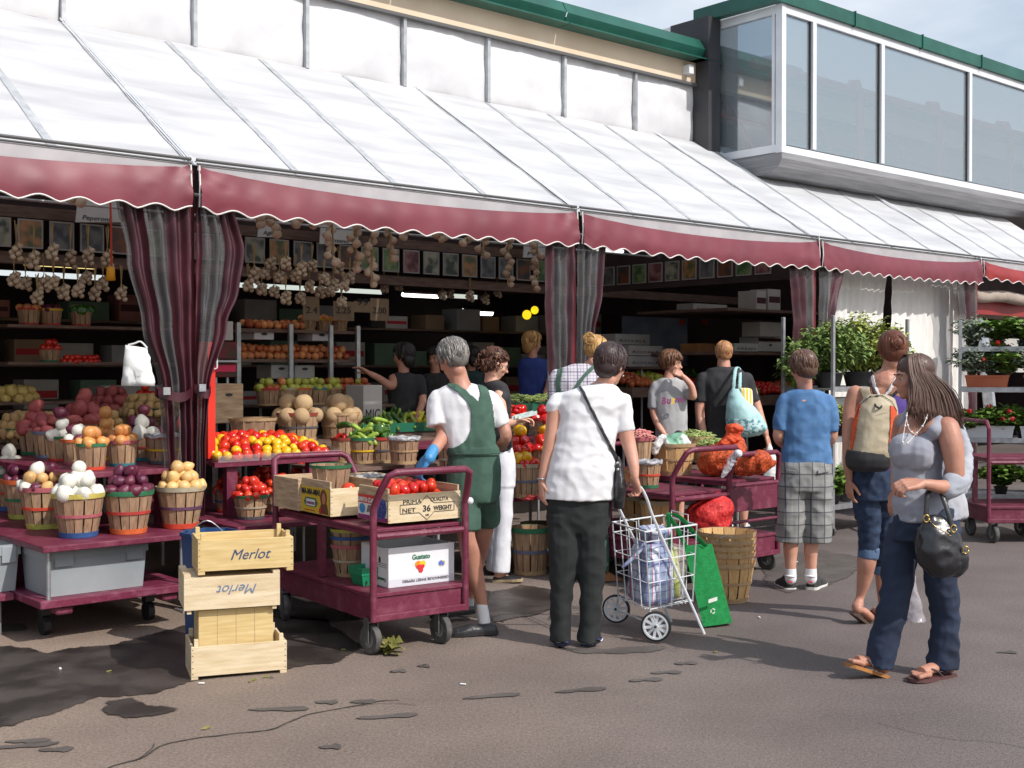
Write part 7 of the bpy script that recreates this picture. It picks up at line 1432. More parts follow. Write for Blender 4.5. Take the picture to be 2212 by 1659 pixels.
b_ = B(); torso(b_, Y, [(1000, 828, 20, .8), (1000, 836, 48, .5), (1000, 850, 62, .5), (1003, 875, 61, .58), (1008, 920, 58, .64), (1018, 968, 55, .66), (1022, 990, 52, .66)])
limb(b_, Y, [(948, 860, 0, 22), (946, 890, 0, 25), (948, 922, -.02, 27)], caps=False); limb(b_, Y, [(1056, 862, .03, 22), (1070, 890, .06, 22), (1082, 918, .07, 21)], caps=False); ball(b_, P(950, 862, Y), 22 * px(Y)); ball(b_, P(1054, 864, Y + .03), 22 * px(Y))
shirt = fused('shirt', b_, WHITE_C, t, .009, 2, (.013, 7, .8))
b_ = B(); torso(b_, Y, [(1022, 962, 53, .68), (1024, 985, 57, .68), (1024, 1020, 60, .7), (1022, 1060, 60, .7), (1020, 1085, 55, .7)])
limb(b_, Y, [(1002, 1060, 0, 38), (1003, 1110, -.04, 36), (1003, 1146, -.05, 35)], caps=False); limb(b_, Y, [(1044, 1060, .05, 36), (1052, 1100, .12, 30), (1055, 1132, .16, 26)], caps=False)
shorts = fused('overall_shorts', b_, GRN, t, .009, 2, (.008, 7, .4))
decal('overall_bib', [shirt, shorts], [(955, 826), (968, 819), (985, 829), (1010, 845), (1033, 866), (1036, 850), (1026, 822), (1040, 818), (1052, 834), (1062, 870), (1066, 905), (1076, 965), (1078, 985), (965, 985), (968, 970), (990, 962), (1008, 948), (1017, 925), (1017, 890), (1008, 868), (990, 850), (970, 838)], GRN, t, .007, 1.6)
decal('waistband', [shorts], [(963, 968), (1080, 968), (1082, 982), (962, 984)], GRN, t, .009, 1.6)
b_ = B(); limb(b_, Y, [(1041, 1308, .02, 13), (1046, 1345, .02, 14)]); fused('sock', b_, WHITE_C, t, .007, 1); b_ = B(); limb(b_, Y, [(1013, 1288, .44, 12), (1010, 1310, .45, 13)]); fused('sock', b_, mat('grey_sock', (.45, .46, .48), None, rough=.9), t, .007, 1)
LEATH = mat('black_leather', (.018, .018, .02), (.03, .03, .033), 12, .38, .3, 50)
shoe(t, P(1072, 1366, Y), P(968, 1372, Y - .05), LEATH, BLACK, .05, .085, low=True); shoe(t, P(1022, 1322, Y + .45), P(932, 1334, Y + .35), LEATH, BLACK, .05, .08, low=True)
gh = hairmat('grey_hair', srgb(74, 70, 68), srgb(168, 162, 156)); q = lambda p: hc + Rm @ (Vector(p) * .94)
hair(t, [(q((0, -.03, .055)), (.078, .09, .078), Rm), (q((0, -.05, -.005)), (.073, .055, .065), Rm)], scalp(hc, Rm, .98, 480, z_end=-.055, fr_end=.075, puff=1.08, wave=.011, seed=3, rad=.003), gh)
b_ = B(); limb(b_, Y, [(985, 816, 0, 2), (995, 818, -.1, 2), (1008, 815, 0, 2)]); 
b_.free()

# ---- woman with curly hair and white trousers
Y = 8.97; t = person('woman with curly brown hair, black top and white trousers, holding banknotes over the peppers', Y, 1082)
hc = P(1071, 786, Y); b_ = B(); Rm = head(b_, hc, -76, 24, .98, fem=True)
limb(b_, Y, [(1062, 810, 0, 14), (1060, 830, 0, 16)]); torso(b_, Y, [(1066, 838, 30), (1072, 880, 28), (1075, 930, 28), (1076, 990, 32)], R(-60))
limb(b_, Y, [(1078, 855, -.1, 12), (1084, 885, -.15, 11.5), (1086, 912, -.2, 11), (1100, 914, -.2, 9.5), (1116, 909, -.2, 7.5)]); limb(b_, Y, [(1058, 850, .12, 12), (1055, 900, .15, 11), (1075, 920, .2, 9), (1090, 925, .2, 7)])
limb(b_, Y, [(1080, 1000, 0, 26), (1082, 1150, 0, 14), (1080, 1225, 0, 9), (1078, 1244, 0, 10), (1100, 1252, 0, 9)])
body = fused('body', b_, SKIN_PALE, t, .009, 2); eyes(t, hc, Rm)
addhand(body, [lambda b: hand(b, P(1115, 909, Y - .2), Vector((.9, .1, .1)), Vector((0, -.3, -1)), .5, 1, .95)], SKIN_PALE)
b_ = B(); torso(b_, Y, [(1062, 820, 14, .9), (1066, 832, 36, .6), (1072, 860, 37, .7), (1074, 900, 33, .75), (1076, 935, 32, .8), (1078, 975, 33, .8)], R(-40)); ball(b_, P(1083, 862, Y - .1), 15 * px(Y)); fused('top', b_, BLACK_C, t, .01, 2, WR)
b_ = B(); torso(b_, Y, [(1078, 962, 30, .8), (1082, 1000, 34, .8), (1082, 1050, 33, .8)], R(-40)); limb(b_, Y, [(1086, 1040, -.02, 23), (1088, 1100, -.02, 20), (1086, 1160, -.02, 19), (1081, 1236, -.02, 20)], caps=False); limb(b_, Y, [(1072, 1040, .15, 22), (1072, 1120, .22, 19), (1068, 1230, .3, 18)], caps=False)
WJ = cloth('white_denim', (.72, .73, .78), (.78, .79, .84), bump=.25); fused('trousers', b_, WJ, t, .01, 2, (.008, 8, .5))
shoe(t, P(1066, 1256, Y), P(1128, 1254, Y - .05), LEATH, mat('tan_sole', (.4, .3, .18), None), .04, .055, low=True); shoe(t, P(1066, 1246, Y + .3), P(1105, 1246, Y + .3), LEATH, None, .04, .055, low=True)
rr = random.Random(5); st = []
for i in range(170):
    a = rr.uniform(0, 6.28); el = rr.uniform(-.6, 1.5); dv = Vector((math.cos(a) * math.cos(el), math.sin(a) * math.cos(el), math.sin(el)))
    if dv.y > .45 and dv.z < .55: continue
    p = Vector((dv.x * .09, dv.y * .105 - .022, dv.z * .1 + .02)); pts = []; ph = rr.uniform(0, 6.28)
    for j in range(8): pts.append(hc + Rm @ (p + Vector((math.cos(ph + j * .9) * .011, math.sin(ph + j * .9) * .011, -.0075 * j)) + dv * (.006 + .002 * j)))
    st.append((pts, .0055))
hair(t, [(hc + Rm @ Vector((0, -.03, .045)), (.088, .095, .08), Rm), (hc + Rm @ Vector((0, -.05, -.02)), (.082, .06, .075), Rm)], st, hairmat('brown_curly_hair', srgb(58, 36, 28), srgb(118, 78, 58)))
b_ = B()
for sx in (-1, 1): tube(b_, [hc + Rm @ Vector((sx * .03 + math.cos(a) * .019, .092 - abs(math.cos(a)) * .004, .004 + math.sin(a) * .014)) for a in [k * .5236 for k in range(13)]], .0014, 4); tube(b_, [hc + Rm @ Vector((sx * .05, .088, .008)), hc + Rm @ Vector((sx * .074, .0, .006))], .0016, 4)
obj('glasses', b_, BLACK, t)
bn = thing('banknotes', 'small fan of pale banknotes held out by the woman in black', 'money', P(1130, 902, Y - .22)); NOTE = mat('banknote_paper', srgb(200, 206, 190), srgb(150, 170, 180), 30, .7)
for k, (dx, dy) in enumerate(((0, 0), (6, -3), (14, -2))):
    b_ = B(); q0 = P(1106 + dx, 908 + dy, Y - .22 - k * .01); q1 = P(1146 + dx, 898 + dy, Y - .2 - k * .01); poly(b_, [q0, q1, q1 + Vector((0, .02, .028)), q0 + Vector((.0, .02, .028))]); n_ = obj('note', b_, NOTE, bn); md = n_.modifiers.new('s', 'SOLIDIFY'); md.thickness = .0015

# ---- blonde vendor
Y = 8.95; t = person('blonde vendor with a bun, checked shirt and green apron straps', Y, 1262)
hc = P(1288, 762, Y); b_ = B(); Rm = head(b_, hc, -35, 25, .97)
limb(b_, Y, [(1280, 785, 0, 14), (1268, 800, 0, 16)]); torso(b_, Y, [(1255, 820, 45), (1255, 900, 42), (1255, 980, 40)]); limb(b_, Y, [(1205, 820, 0, 14), (1205, 880, -.05, 13), (1215, 930, -.15, 11), (1240, 950, -.2, 9)]); limb(b_, Y, [(1300, 820, 0, 14), (1312, 880, 0, 12), (1300, 940, 0, 10)])
limb(b_, Y, [(1240, 980, 0, 25), (1245, 1120, 0, 16), (1245, 1240, 0, 10)]); limb(b_, Y, [(1280, 980, 0, 25), (1295, 1120, 0, 16), (1300, 1240, 0, 10)]); body = fused('body', b_, SKIN, t, .01, 2); eyes(t, hc, Rm)
ck = plaid('checked_shirt_cloth', (.62, .6, .64), [('v', 42, 0, .22, (.25, .2, .3), .6), ('h', 42, .3, .22, (.25, .2, .3), .6), ('v', 14, .3, .12, (.12, .1, .2), .7), ('h', 14, .1, .12, (.12, .1, .2), .7)])
b_ = B(); torso(b_, Y, [(1262, 786, 22, .8), (1255, 800, 48, .55), (1250, 830, 60, .58), (1252, 900, 56, .6), (1255, 960, 54, .62)]); limb(b_, Y, [(1202, 815, 0, 19), (1200, 850, -.02, 18), (1202, 885, -.05, 17)], caps=False); ball(b_, P(1204, 815, Y), 19 * px(Y)); sh = fused('shirt', b_, ck, t, .01, 2, WR)
decal('apron_strap', [sh], strip([(1212, 795), (1205, 830), (1212, 870), (1225, 900)], 13), GRN, t, .007, 1.6); decal('apron_strap', [sh], strip([(1284, 790), (1262, 812), (1240, 842), (1225, 875)], 10), GRN, t, .007, 1.6)
b_ = B(); torso(b_, Y, [(1255, 940, 54, .64), (1256, 1000, 56, .66), (1258, 1050, 54, .66)]); limb(b_, Y, [(1238, 1040, 0, 28), (1242, 1150, 0, 22), (1244, 1240, 0, 20)], caps=False); limb(b_, Y, [(1280, 1040, 0, 28), (1292, 1150, 0, 22), (1298, 1236, 0, 19)], caps=False); fused('apron_trousers', b_, GRN, t, .011, 2, WR)
shoe(t, P(1300, 1259, Y), P(1345, 1257, Y + .1), mat('tan_shoe', srgb(150, 104, 70), None, rough=.7), BLACK, .045, .08); shoe(t, P(1246, 1257, Y), P(1235, 1254, Y + .22), MC['tan_shoe'], BLACK, .045, .08)
bh = hairmat('blonde_hair', srgb(130, 84, 40), srgb(226, 186, 120)); st = scalp(hc, Rm, .97, 190, z_end=-.04, fr_end=.07, puff=1.08, seed=8, wave=.003); bun = hc + Rm @ Vector((0, -.115, .05)); rr = random.Random(4)
for i in range(90):
    a = rr.uniform(0, 6.28); r0 = rr.uniform(.015, .045); pts = [bun + Rm @ Vector((math.cos(a + j * .5) * r0, -.02 + .02 * math.cos(j * .8 + a), math.sin(a + j * .5) * r0)) for j in range(6)]; st.append((pts, .0045))
hair(t, [(hc + Rm @ Vector((0, -.022, .05)), (.078, .095, .08), Rm), (hc + Rm @ Vector((0, -.05, -.0)), (.072, .055, .06), Rm), (bun, (.045, .035, .045), Rm)], st, bh)

# ---- woman in the white t-shirt with the shopping trolley
Y = 6.88; t = person('woman in long white t-shirt and black trousers, hand on the shopping trolley', Y, 1260)
hc = P(1320, 790, Y); b_ = B(); Rm = head(b_, hc, -38, 10, .97)
limb(b_, Y, [(1312, 815, 0, 17), (1300, 838, 0, 20), (1290, 852, 0, 28)]); torso(b_, Y, [(1275, 860, 46), (1270, 920, 46), (1262, 970, 50), (1255, 1060, 58), (1250, 1090, 55)])
limb(b_, Y, [(1202, 872, 0, 17), (1196, 910, 0, 17), (1188, 960, 0, 15), (1178, 1005, .0, 12), (1171, 1038, .0, 9)])
limb(b_, Y, [(1346, 880, 0, 19), (1351, 930, 0, 18), (1364, 980, -.03, 14), (1369, 1005, -.06, 12), (1372, 1030, -.08, 8.5)])
limb(b_, Y, [(1218, 1080, 0, 34), (1215, 1220, 0, 22), (1208, 1370, 0, 14)]); limb(b_, Y, [(1278, 1080, 0, 34), (1278, 1220, 0, 22), (1272, 1370, 0, 14)])
body = fused('body', b_, SKIN, t, .0085, 2); eyes(t, hc, Rm)
addhand(body, [lambda b: hand(b, P(1171, 1040, Y), Vector((.0, -.1, -1)), Vector((1, .3, 0)), .3, -1, .95), lambda b: hand(b, P(1372, 1032, Y - .08), Vector((.15, .35, -.7)), Vector((-.3, .2, -1)), .7, -1, .95)], SKIN)
b_ = B(); torso(b_, Y, [(1300, 830, 24, .8), (1288, 838, 48, .6), (1278, 852, 72, .5), (1276, 875, 76, .52), (1270, 905, 66, .6), (1263, 955, 67, .64), (1256, 1010, 73, .66), (1252, 1050, 76, .66), (1250, 1079, 76, .66)])
limb(b_, Y, [(1206, 866, 0, 19), (1200, 880, 0, 20), (1197, 893, 0, 19)], caps=False); limb(b_, Y, [(1344, 868, 0, 22), (1347, 900, 0, 21), (1350, 932, 0, 21)], caps=False); ball(b_, P(1206, 866, Y), 19 * px(Y)); ball(b_, P(1344, 868, Y), 22 * px(Y)); shirt = fused('shirt', b_, WHITE_C, t, .009, 2, (.013, 6, 1.4))
BT = cloth('black_trouser_cloth', (.012, .015, .015), (.018, .021, .021), bump=.2); b_ = B(); torso(b_, Y, [(1252, 1050, 68, .6), (1250, 1090, 70, .58), (1249, 1125, 70, .54), (1248, 1150, 62, .5)])
limb(b_, Y, [(1217, 1110, 0, 38), (1217, 1200, 0, 33), (1214, 1280, 0, 25), (1211, 1340, 0, 22), (1210, 1384, 0, 23)], caps=False); limb(b_, Y, [(1278, 1110, 0, 38), (1277, 1200, 0, 33), (1277, 1280, 0, 26), (1274, 1340, 0, 25), (1272, 1386, 0, 26)], caps=False); fused('trousers', b_, BT, t, .009, 2, (.013, 6, 1.2))
NAVY = mat('navy_trim', srgb(30, 34, 70), None, rough=.5); SNK = mat('white_sneaker', (.66, .66, .7), (.74, .74, .78), 20, .5)
shoe(t, P(1216, 1394, Y - .0), P(1200, 1385, Y + .22), SNK, NAVY, .045, .085); shoe(t, P(1268, 1398, Y), P(1292, 1385, Y + .2), SNK, NAVY, .045, .085)
for (x, y) in ((1222, 1384), (1290, 1378)): b_ = B(); ball(b_, P(x, y, Y - .01), (.03, .05, .012)); obj('shoe_patch', b_, NAVY, t, smooth=True)
hair(t, [(hc + Rm @ Vector((0, -.03, .05)), (.083, .098, .085), Rm), (hc + Rm @ Vector((0, -.052, -.015)), (.075, .06, .068), Rm)], scalp(hc, Rm, .97, 520, z_end=-.075, fr_end=.06, puff=1.11, wave=.014, seed=9, rad=.0032), hairmat('dark_brown_hair', srgb(38, 28, 30), srgb(92, 72, 70)))
decal('bag_strap', [shirt], strip([(1250, 832), (1262, 852), (1285, 900), (1310, 950), (1334, 1000)], 8), LEATH, t, .008, 1.4)
b_ = B(); ball(b_, P(1346, 812, Y - .03), .006); obj('earring', b_, STEEL, t)
b_ = B(); tube(b_, [P(1171, 1034, Y) + Vector((.028 * math.cos(a), .028 * math.sin(a), 0)) for a in [k * .5236 for k in range(13)]], .004, 5); obj('bracelet', b_, STEEL, t)
bg_ = thing('shoulder_bag', 'black leather shoulder bag hanging at the hip of the woman in white', 'bag', P(1338, 1040, Y + .02)); b_ = B(); torso(b_, Y, [(1334, 985, 4, 2), (1336, 1010, 10, 2.4), (1338, 1050, 14, 2.6), (1336, 1090, 13, 2.4), (1334, 1099, 8, 2)]); fused('bag_body', b_, LEATH, bg_, .009, 2, (.006, 12, 1)); b_ = B()
for k in range(3): ball(b_, P(1334 + k, 1000 + k * 14, Y - .06), .008)
obj('studs', b_, STEEL, bg_)
bg_['label'] = 'black leather shoulder bag with steel studs at the hip of the woman in white'
# ---- boy in grey t-shirt
Y = 11.0; t = person('boy in a grey t-shirt with coloured lettering, hand raised to his mouth', Y, 1450)
hc = P(1450, 787, Y); b_ = B(); Rm = head(b_, hc, -118, 6, .97)
limb(b_, Y, [(1446, 805, 0, 10), (1444, 822, 0, 12)]); torso(b_, Y, [(1446, 830, 26), (1448, 880, 26), (1450, 940, 26)]); limb(b_, Y, [(1415, 835, 0, 9), (1411, 880, 0, 9), (1420, 915, -.05, 8), (1434, 937, -.12, 6)])
limb(b_, Y, [(1480, 835, 0, 10), (1492, 852, -.1, 9), (1498, 856, -.14, 8), (1492, 832, -.16, 7.5), (1474, 812, -.17, 5.5)])
limb(b_, Y, [(1435, 950, 0, 18), (1435, 1060, 0, 11), (1435, 1165, 0, 7)]); limb(b_, Y, [(1466, 950, 0, 18), (1468, 1060, 0, 11), (1468, 1165, 0, 7)]); body = fused('body', b_, SKIN, t, .009, 2); eyes(t, hc, Rm)
addhand(body, [lambda b: hand(b, P(1475, 813, Y - .17), Vector((-.8, .1, .5)), Vector((-.2, .6, -.3)), .8, 1, .85), lambda b: hand(b, P(1434, 937, Y - .12), Vector((.5, -.3, -.8)), Vector((0, 1, -.3)), .5, 1, .85)], SKIN)
GT = cloth('grey_tshirt', (.36, .36, .37), (.42, .42, .43)); b_ = B(); torso(b_, Y, [(1446, 815, 12, .8), (1446, 824, 30, .6), (1447, 845, 37, .62), (1449, 890, 35, .7), (1452, 960, 36, .72)]); limb(b_, Y, [(1416, 835, 0, 12), (1411, 860, 0, 13), (1412, 882, 0, 13)], caps=False); limb(b_, Y, [(1478, 833, 0, 13), (1490, 850, -.08, 14)], caps=True); ball(b_, P(1417, 834, Y), 12 * px(Y)); sh = fused('shirt', b_, GT, t, .01, 2, (.009, 8, .6))
b_ = B(); torso(b_, Y, [(1451, 945, 32), (1451, 985, 33)]); limb(b_, Y, [(1436, 975, 0, 19), (1436, 1050, 0, 17)], caps=False); limb(b_, Y, [(1467, 975, 0, 19), (1468, 1050, 0, 17)], caps=False); fused('shorts', b_, cloth('navy_shorts', (.03, .035, .06)), t, .012, 2); shoe(t, P(1435, 1175, Y), P(1440, 1180, Y - .2), SNK, None); shoe(t, P(1468, 1175, Y), P(1476, 1180, Y - .2), SNK, None)
PUR = mat('purple_print', srgb(130, 60, 110), None); YEL = mat('yellow_print', srgb(236, 200, 40), None); tr = None
for i, (ch, x) in enumerate((('B', 1429), ('u', 1440), ('z', 1449), ('n', 1458), ('o', 1468))): lettering(t, ch, YEL if i in (2,) else PUR, P(x, 873 - i * 1.2, Y - .2), VX, VZ, .085, .15, fit=.04, bold=.004, name='shirt_letter')
hair(t, [(hc + Rm @ Vector((0, -.03, .055)), (.083, .095, .082), Rm), (hc + Rm @ Vector((0, -.045, -.0)), (.08, .06, .065), Rm)], scalp(hc, Rm, .97, 200, z_end=-.045, fr_end=.05, puff=1.14, wave=.016, seed=12, rad=.0055, front_cut=.65), hairmat('chestnut_hair', srgb(66, 42, 30), srgb(140, 100, 72)))

# ---- man in black t-shirt
Y = 11.5; t = person('reddish blond man in a black t-shirt with an aqua bag on his shoulder', Y, 1566)
hc = P(1563, 764, Y); b_ = B(); Rm = head(b_, hc, 12, 6, .98); limb(b_, Y, [(1563, 782, 0, 14), (1564, 800, 0, 15)]); torso(b_, Y, [(1566, 812, 40), (1566, 860, 36), (1568, 940, 34)])
limb(b_, Y, [(1516, 822, 0, 12), (1512, 870, 0, 11.5), (1513, 905, -.03, 10), (1520, 940, -.1, 8)]); limb(b_, Y, [(1618, 825, 0, 12), (1632, 870, 0, 11), (1646, 915, -.05, 9.5), (1654, 938, -.08, 7)])
limb(b_, Y, [(1552, 950, 0, 20), (1560, 1050, 0, 13), (1572, 1090, 0, 11), (1576, 1130, 0, 7)]); limb(b_, Y, [(1592, 950, .05, 20), (1598, 1050, .05, 13), (1606, 1095, .05, 11), (1606, 1130, .05, 7)]); body = fused('body', b_, SKIN, t, .0095, 2); eyes(t, hc, Rm)
addhand(body, [lambda b: hand(b, P(1655, 940, Y - .08), Vector((.25, -.1, -.9)), Vector((-.8, .5, 0)), .45, -1, 1.1), lambda b: hand(b, P(1520, 940, Y - .1), Vector((.2, -.1, -1)), Vector((.8, .5, 0)), .4, 1, 1.1)], SKIN)
b_ = B(); torso(b_, Y, [(1564, 792, 18, .8), (1565, 800, 40, .55), (1567, 822, 55, .5), (1568, 860, 47, .6), (1570, 930, 45, .62), (1570, 975, 46, .62)]); limb(b_, Y, [(1518, 818, 0, 16), (1514, 845, 0, 16), (1513, 868, 0, 15)], caps=False); limb(b_, Y, [(1612, 820, 0, 16), (1622, 850, 0, 15), (1628, 868, 0, 14)], caps=False); ball(b_, P(1519, 818, Y), 16 * px(Y)); ball(b_, P(1612, 820, Y), 16 * px(Y)); sh = fused('shirt', b_, BLACK_C, t, .01, 2, (.01, 6, .7))
b_ = B(); torso(b_, Y, [(1570, 960, 42, .62), (1572, 1000, 43, .62)]); limb(b_, Y, [(1554, 990, 0, 23), (1560, 1062, 0, 20)], caps=False); limb(b_, Y, [(1592, 990, .05, 23), (1600, 1062, .05, 20)], caps=False); fused('shorts', b_, cloth('khaki_shorts', (.09, .085, .07)), t, .012, 2)
shoe(t, P(1576, 1141, Y), P(1574, 1139, Y + .26), SNK, BLACK); shoe(t, P(1606, 1141, Y + .05), P(1612, 1139, Y + .3), SNK, BLACK)
hair(t, [(hc + Rm @ Vector((0, -.026, .04)), (.074, .087, .08), Rm), (hc + Rm @ Vector((0, -.045, -.01)), (.069, .053, .058), Rm)], scalp(hc, Rm, .95, 420, z_end=-.06, fr_end=.075, puff=1.03, wave=.009, seed=14, rad=.0026), hairmat('reddish_blond_hair', srgb(150, 96, 60), srgb(216, 168, 122)))
bg_ = thing('cloth_bag', 'pale aqua cloth bag with palm pattern over the shoulder of the man in black', 'bag', P(1610, 900, Y - .2)); AQ = mat('aqua_cloth', srgb(150, 190, 192), srgb(176, 212, 212), 4, .75, .4, 20); Yb = Y - .25
b_ = B(); torso(b_, Yb, [(1588, 840, 8, 1.2), (1590, 858, 17, 1.1), (1600, 880, 31, .9), (1610, 905, 42, .75), (1614, 925, 45, .65), (1610, 938, 36, .6), (1600, 943, 20, .5)]); bb = fused('bag_body', b_, AQ, bg_, .009, 2, (.012, 7, .8))
b_ = B(); tube(b_, bezpts([P(1584, 850, Yb), P(1586, 820, Yb - .0), P(1590, 795, Y - .12), P(1598, 800, Y - .02), P(1598, 830, Yb), P(1598, 852, Yb)], 5), .02, 8, flat=.4, side=VX); fused('bag_strap', b_, AQ, bg_, .008, 1)
PALM = mat('palm_print', srgb(96, 150, 158), srgb(196, 222, 222), 34, .8, contrast=(.48, .52)); decal('print', [bb], [(1568, 905), (1640, 905), (1658, 930), (1600, 942), (1568, 930)], PALM, bg_, .003, 1.6, .001)
pk = thing('snack_packet', 'yellow and white packet sticking out of the aqua bag', 'packet', P(1612, 855, Yb - .05)); b_ = B(); torso(b_, Yb - .02, [(1606, 838, 10, .3), (1612, 843, 14, .35), (1614, 868, 14, .4), (1616, 880, 10, .4)], R(15)); fused('wrapper', b_, plaid('packet_print', srgb(236, 200, 60), [('v', 30, 0, .4, (.8, .8, .78), 1)]), pk, .006, 1)
wb = thing('plastic_bag', 'small white carrier bag hanging from the right hand of the man in black', 'bag', P(1664, 990, Y - .1)); b_ = B(); torso(b_, Y - .1, [(1659, 955, 3, .6), (1662, 972, 8, .7), (1666, 1000, 16, .6), (1664, 1035, 17, .6), (1662, 1042, 8, .6)]); fused('bag_body', b_, PAPER, wb, .009, 2, (.008, 14, 1))

# ---- boy in blue
Y = 8.65; t = person('boy in a blue t-shirt and plaid cargo shorts seen from behind, black and white sneakers', Y, 1735)
hc = P(1734, 796, Y); b_ = B(); Rm = head(b_, hc, 30, 12, .98); limb(b_, Y, [(1737, 820, 0, 17), (1739, 840, 0.02, 16), (1740, 852, 0.04, 13)]); torso(b_, Y, [(1741, 862, 46), (1742, 920, 42), (1742, 990, 42)])
limb(b_, Y, [(1694, 875, 0, 14), (1684, 925, 0, 13), (1683, 948, .03, 12), (1698, 960, .2, 10), (1715, 955, .3, 8)]); limb(b_, Y, [(1790, 875, 0, 14), (1797, 925, 0, 13), (1795, 948, .03, 12), (1780, 960, .2, 10), (1765, 955, .3, 8)])
limb(b_, Y, [(1712, 1020, 0, 26), (1710, 1130, 0, 18), (1708, 1185, 0, 16), (1708, 1210, 0, 13), (1708, 1250, 0, 10)]); limb(b_, Y, [(1768, 1020, 0, 26), (1758, 1130, 0, 18), (1752, 1185, 0, 15.5), (1752, 1210, 0, 13), (1752, 1250, 0, 10)]); body = fused('body', b_, SKIN, t, .0085, 2); eyes(t, hc, Rm)
addhand(body, [lambda b: hand(b, P(1716, 955, Y + .3), Vector((1, .1, .1)), Vector((0, 1, -.2)), .5, 1, .9), lambda b: hand(b, P(1764, 955, Y + .3), Vector((-1, .1, .1)), Vector((0, 1, -.2)), .5, -1, .9)], SKIN)
BL = cloth('blue_tshirt', srgb(66, 106, 152), srgb(88, 130, 176)); b_ = B(); torso(b_, Y, [(1740, 842, 26, .8), (1740, 850, 44, .6), (1741, 868, 56, .52), (1742, 900, 54, .58), (1742, 950, 51, .6), (1744, 1002, 55, .6)]); limb(b_, Y, [(1695, 868, 0, 18), (1688, 900, 0, 18), (1685, 930, 0, 17)], caps=False); limb(b_, Y, [(1787, 868, 0, 18), (1794, 900, 0, 18), (1796, 932, 0, 16)], caps=False); ball(b_, P(1696, 868, Y), 18 * px(Y)); ball(b_, P(1786, 868, Y), 18 * px(Y)); sh = fused('shirt', b_, BL, t, .009, 2, (.014, 6, 1.0))
pls = plaid('plaid_shorts_cloth', (.36, .36, .35), [('v', 11, 0, .5, (.2, .2, .2), .35), ('h', 11, .2, .5, (.2, .2, .2), .35), ('v', 11, .6, .1, (.05, .05, .07), .8), ('h', 11, .8, .1, (.05, .05, .07), .8), ('h', .5, .85, .3, (.08, .085, .08), .25)])
b_ = B(); torso(b_, Y, [(1743, 994, 53, .62), (1742, 1020, 56, .64), (1740, 1060, 57, .64)]); limb(b_, Y, [(1714, 1045, 0, 31), (1708, 1110, 0, 31), (1704, 1171, 0, 29)], caps=False); limb(b_, Y, [(1766, 1045, 0, 31), (1767, 1110, 0, 32), (1766, 1171, 0, 31)], caps=False); so = fused('cargo_shorts', b_, pls, t, .009, 2, (.016, 6, 1.0))
decal('pocket_flap', [so], [(1697, 1012), (1723, 1016), (1721, 1026), (1698, 1022)], pls, t, .01, 1.6, .004); decal('pocket_flap', [so], [(1764, 1014), (1792, 1010), (1790, 1020), (1766, 1025)], pls, t, .01, 1.6, .004)
for x in (1708, 1752): b_ = B(); limb(b_, Y, [(x, 1228, 0, 12), (x, 1250, 0, 13)]); fused('sock', b_, WHITE_C, t, .007, 1)
SKB = mat('black_skate_leather', (.02, .02, .02), (.05, .05, .05), 20, .5); WS = mat('white_rubber_sole', (.7, .69, .66), None, rough=.6)
shoe(t, P(1708, 1275, Y), P(1684, 1262, Y + .26), SKB, WS, .052, .115); shoe(t, P(1752, 1273, Y), P(1776, 1262, Y + .26), SKB, WS, .052, .115)
RP = mat('red_patch', srgb(200, 30, 50), None)
for x, sx in ((1706, -1), (1750, 1)):
    b_ = B(); ball(b_, P(x + 1, 1243, Y - .0), (.045, .055, .014)); obj('shoe_collar', b_, WHITE_C, t, smooth=True)
    b_ = B(); box(b_, P(x + 1, 1257, Y - .038), (.024, .01, .009)); obj('shoe_patch', b_, RP, t)
hair(t, [(hc + Rm @ Vector((0, -.03, .05)), (.082, .097, .083), Rm), (hc + Rm @ Vector((0, -.05, -.015)), (.08, .06, .07), Rm)], scalp(hc, Rm, .98, 460, z_end=-.085, fr_end=.05, puff=1.12, wave=.013, seed=21, rad=.0036), hairmat('brown_hair', srgb(64, 44, 36), srgb(136, 104, 86)))

# ---- woman with backpack
Y = 7.44; t = person('woman with auburn bun and rolled jeans walking behind the foreground woman', Y, 1890)
hc = P(1928, 760, Y); b_ = B(); Rm = head(b_, hc, -8, 12, .98); limb(b_, Y, [(1926, 785, 0, 18), (1920, 810, 0, 20), (1912, 830, 0, 34)]); torso(b_, Y, [(1905, 840, 58, .5), (1900, 870, 54, .5), (1895, 930, 44, .5), (1888, 990, 44, .5)])
limb(b_, Y, [(1848, 850, 0, 18), (1838, 880, 0, 16), (1833, 930, -.02, 14), (1832, 990, -.04, 12), (1834, 1035, -.04, 8)]); limb(b_, Y, [(1962, 852, 0, 18), (1972, 900, .02, 15), (1980, 960, .02, 13), (1985, 1030, .02, 9)])
limb(b_, Y, [(1868, 1020, 0, 24), (1876, 1120, .02, 21), (1876, 1180, .04, 19), (1872, 1212, .04, 21), (1868, 1245, .06, 17), (1858, 1290, .08, 9), (1852, 1312, .05, 13)]); limb(b_, Y, [(1905, 1020, .1, 22), (1905, 1120, .2, 19), (1903, 1200, .3, 17), (1905, 1250, .3, 14), (1908, 1315, .3, 9)])
body = fused('body', b_, SKIN_TAN, t, .0085, 2); eyes(t, hc, Rm)
f0, f1 = P(1846, 1322, Y + .02), P(1884, 1352, Y + .12); fu = Vector((.55, .2, .8)); g0_, g1_ = G(1905, 1347), G(1925, 1335); 
addhand(body, [lambda b: foot(b, f0, f1 + (f1 - f0) * .5, up=fu), lambda b: foot(b, g0_ + VZ * .02, g0_ + Vector((.02, .24, .02))), lambda b: hand(b, P(1834, 1037, Y - .04), Vector((.05, 0, -1)), Vector((1, .3, 0)), .3, -1, .95), lambda b: hand(b, P(1985, 1032, Y + .02), Vector((0, 0, -1)), Vector((-1, .3, 0)), .8, 1, .95)], SKIN_TAN)
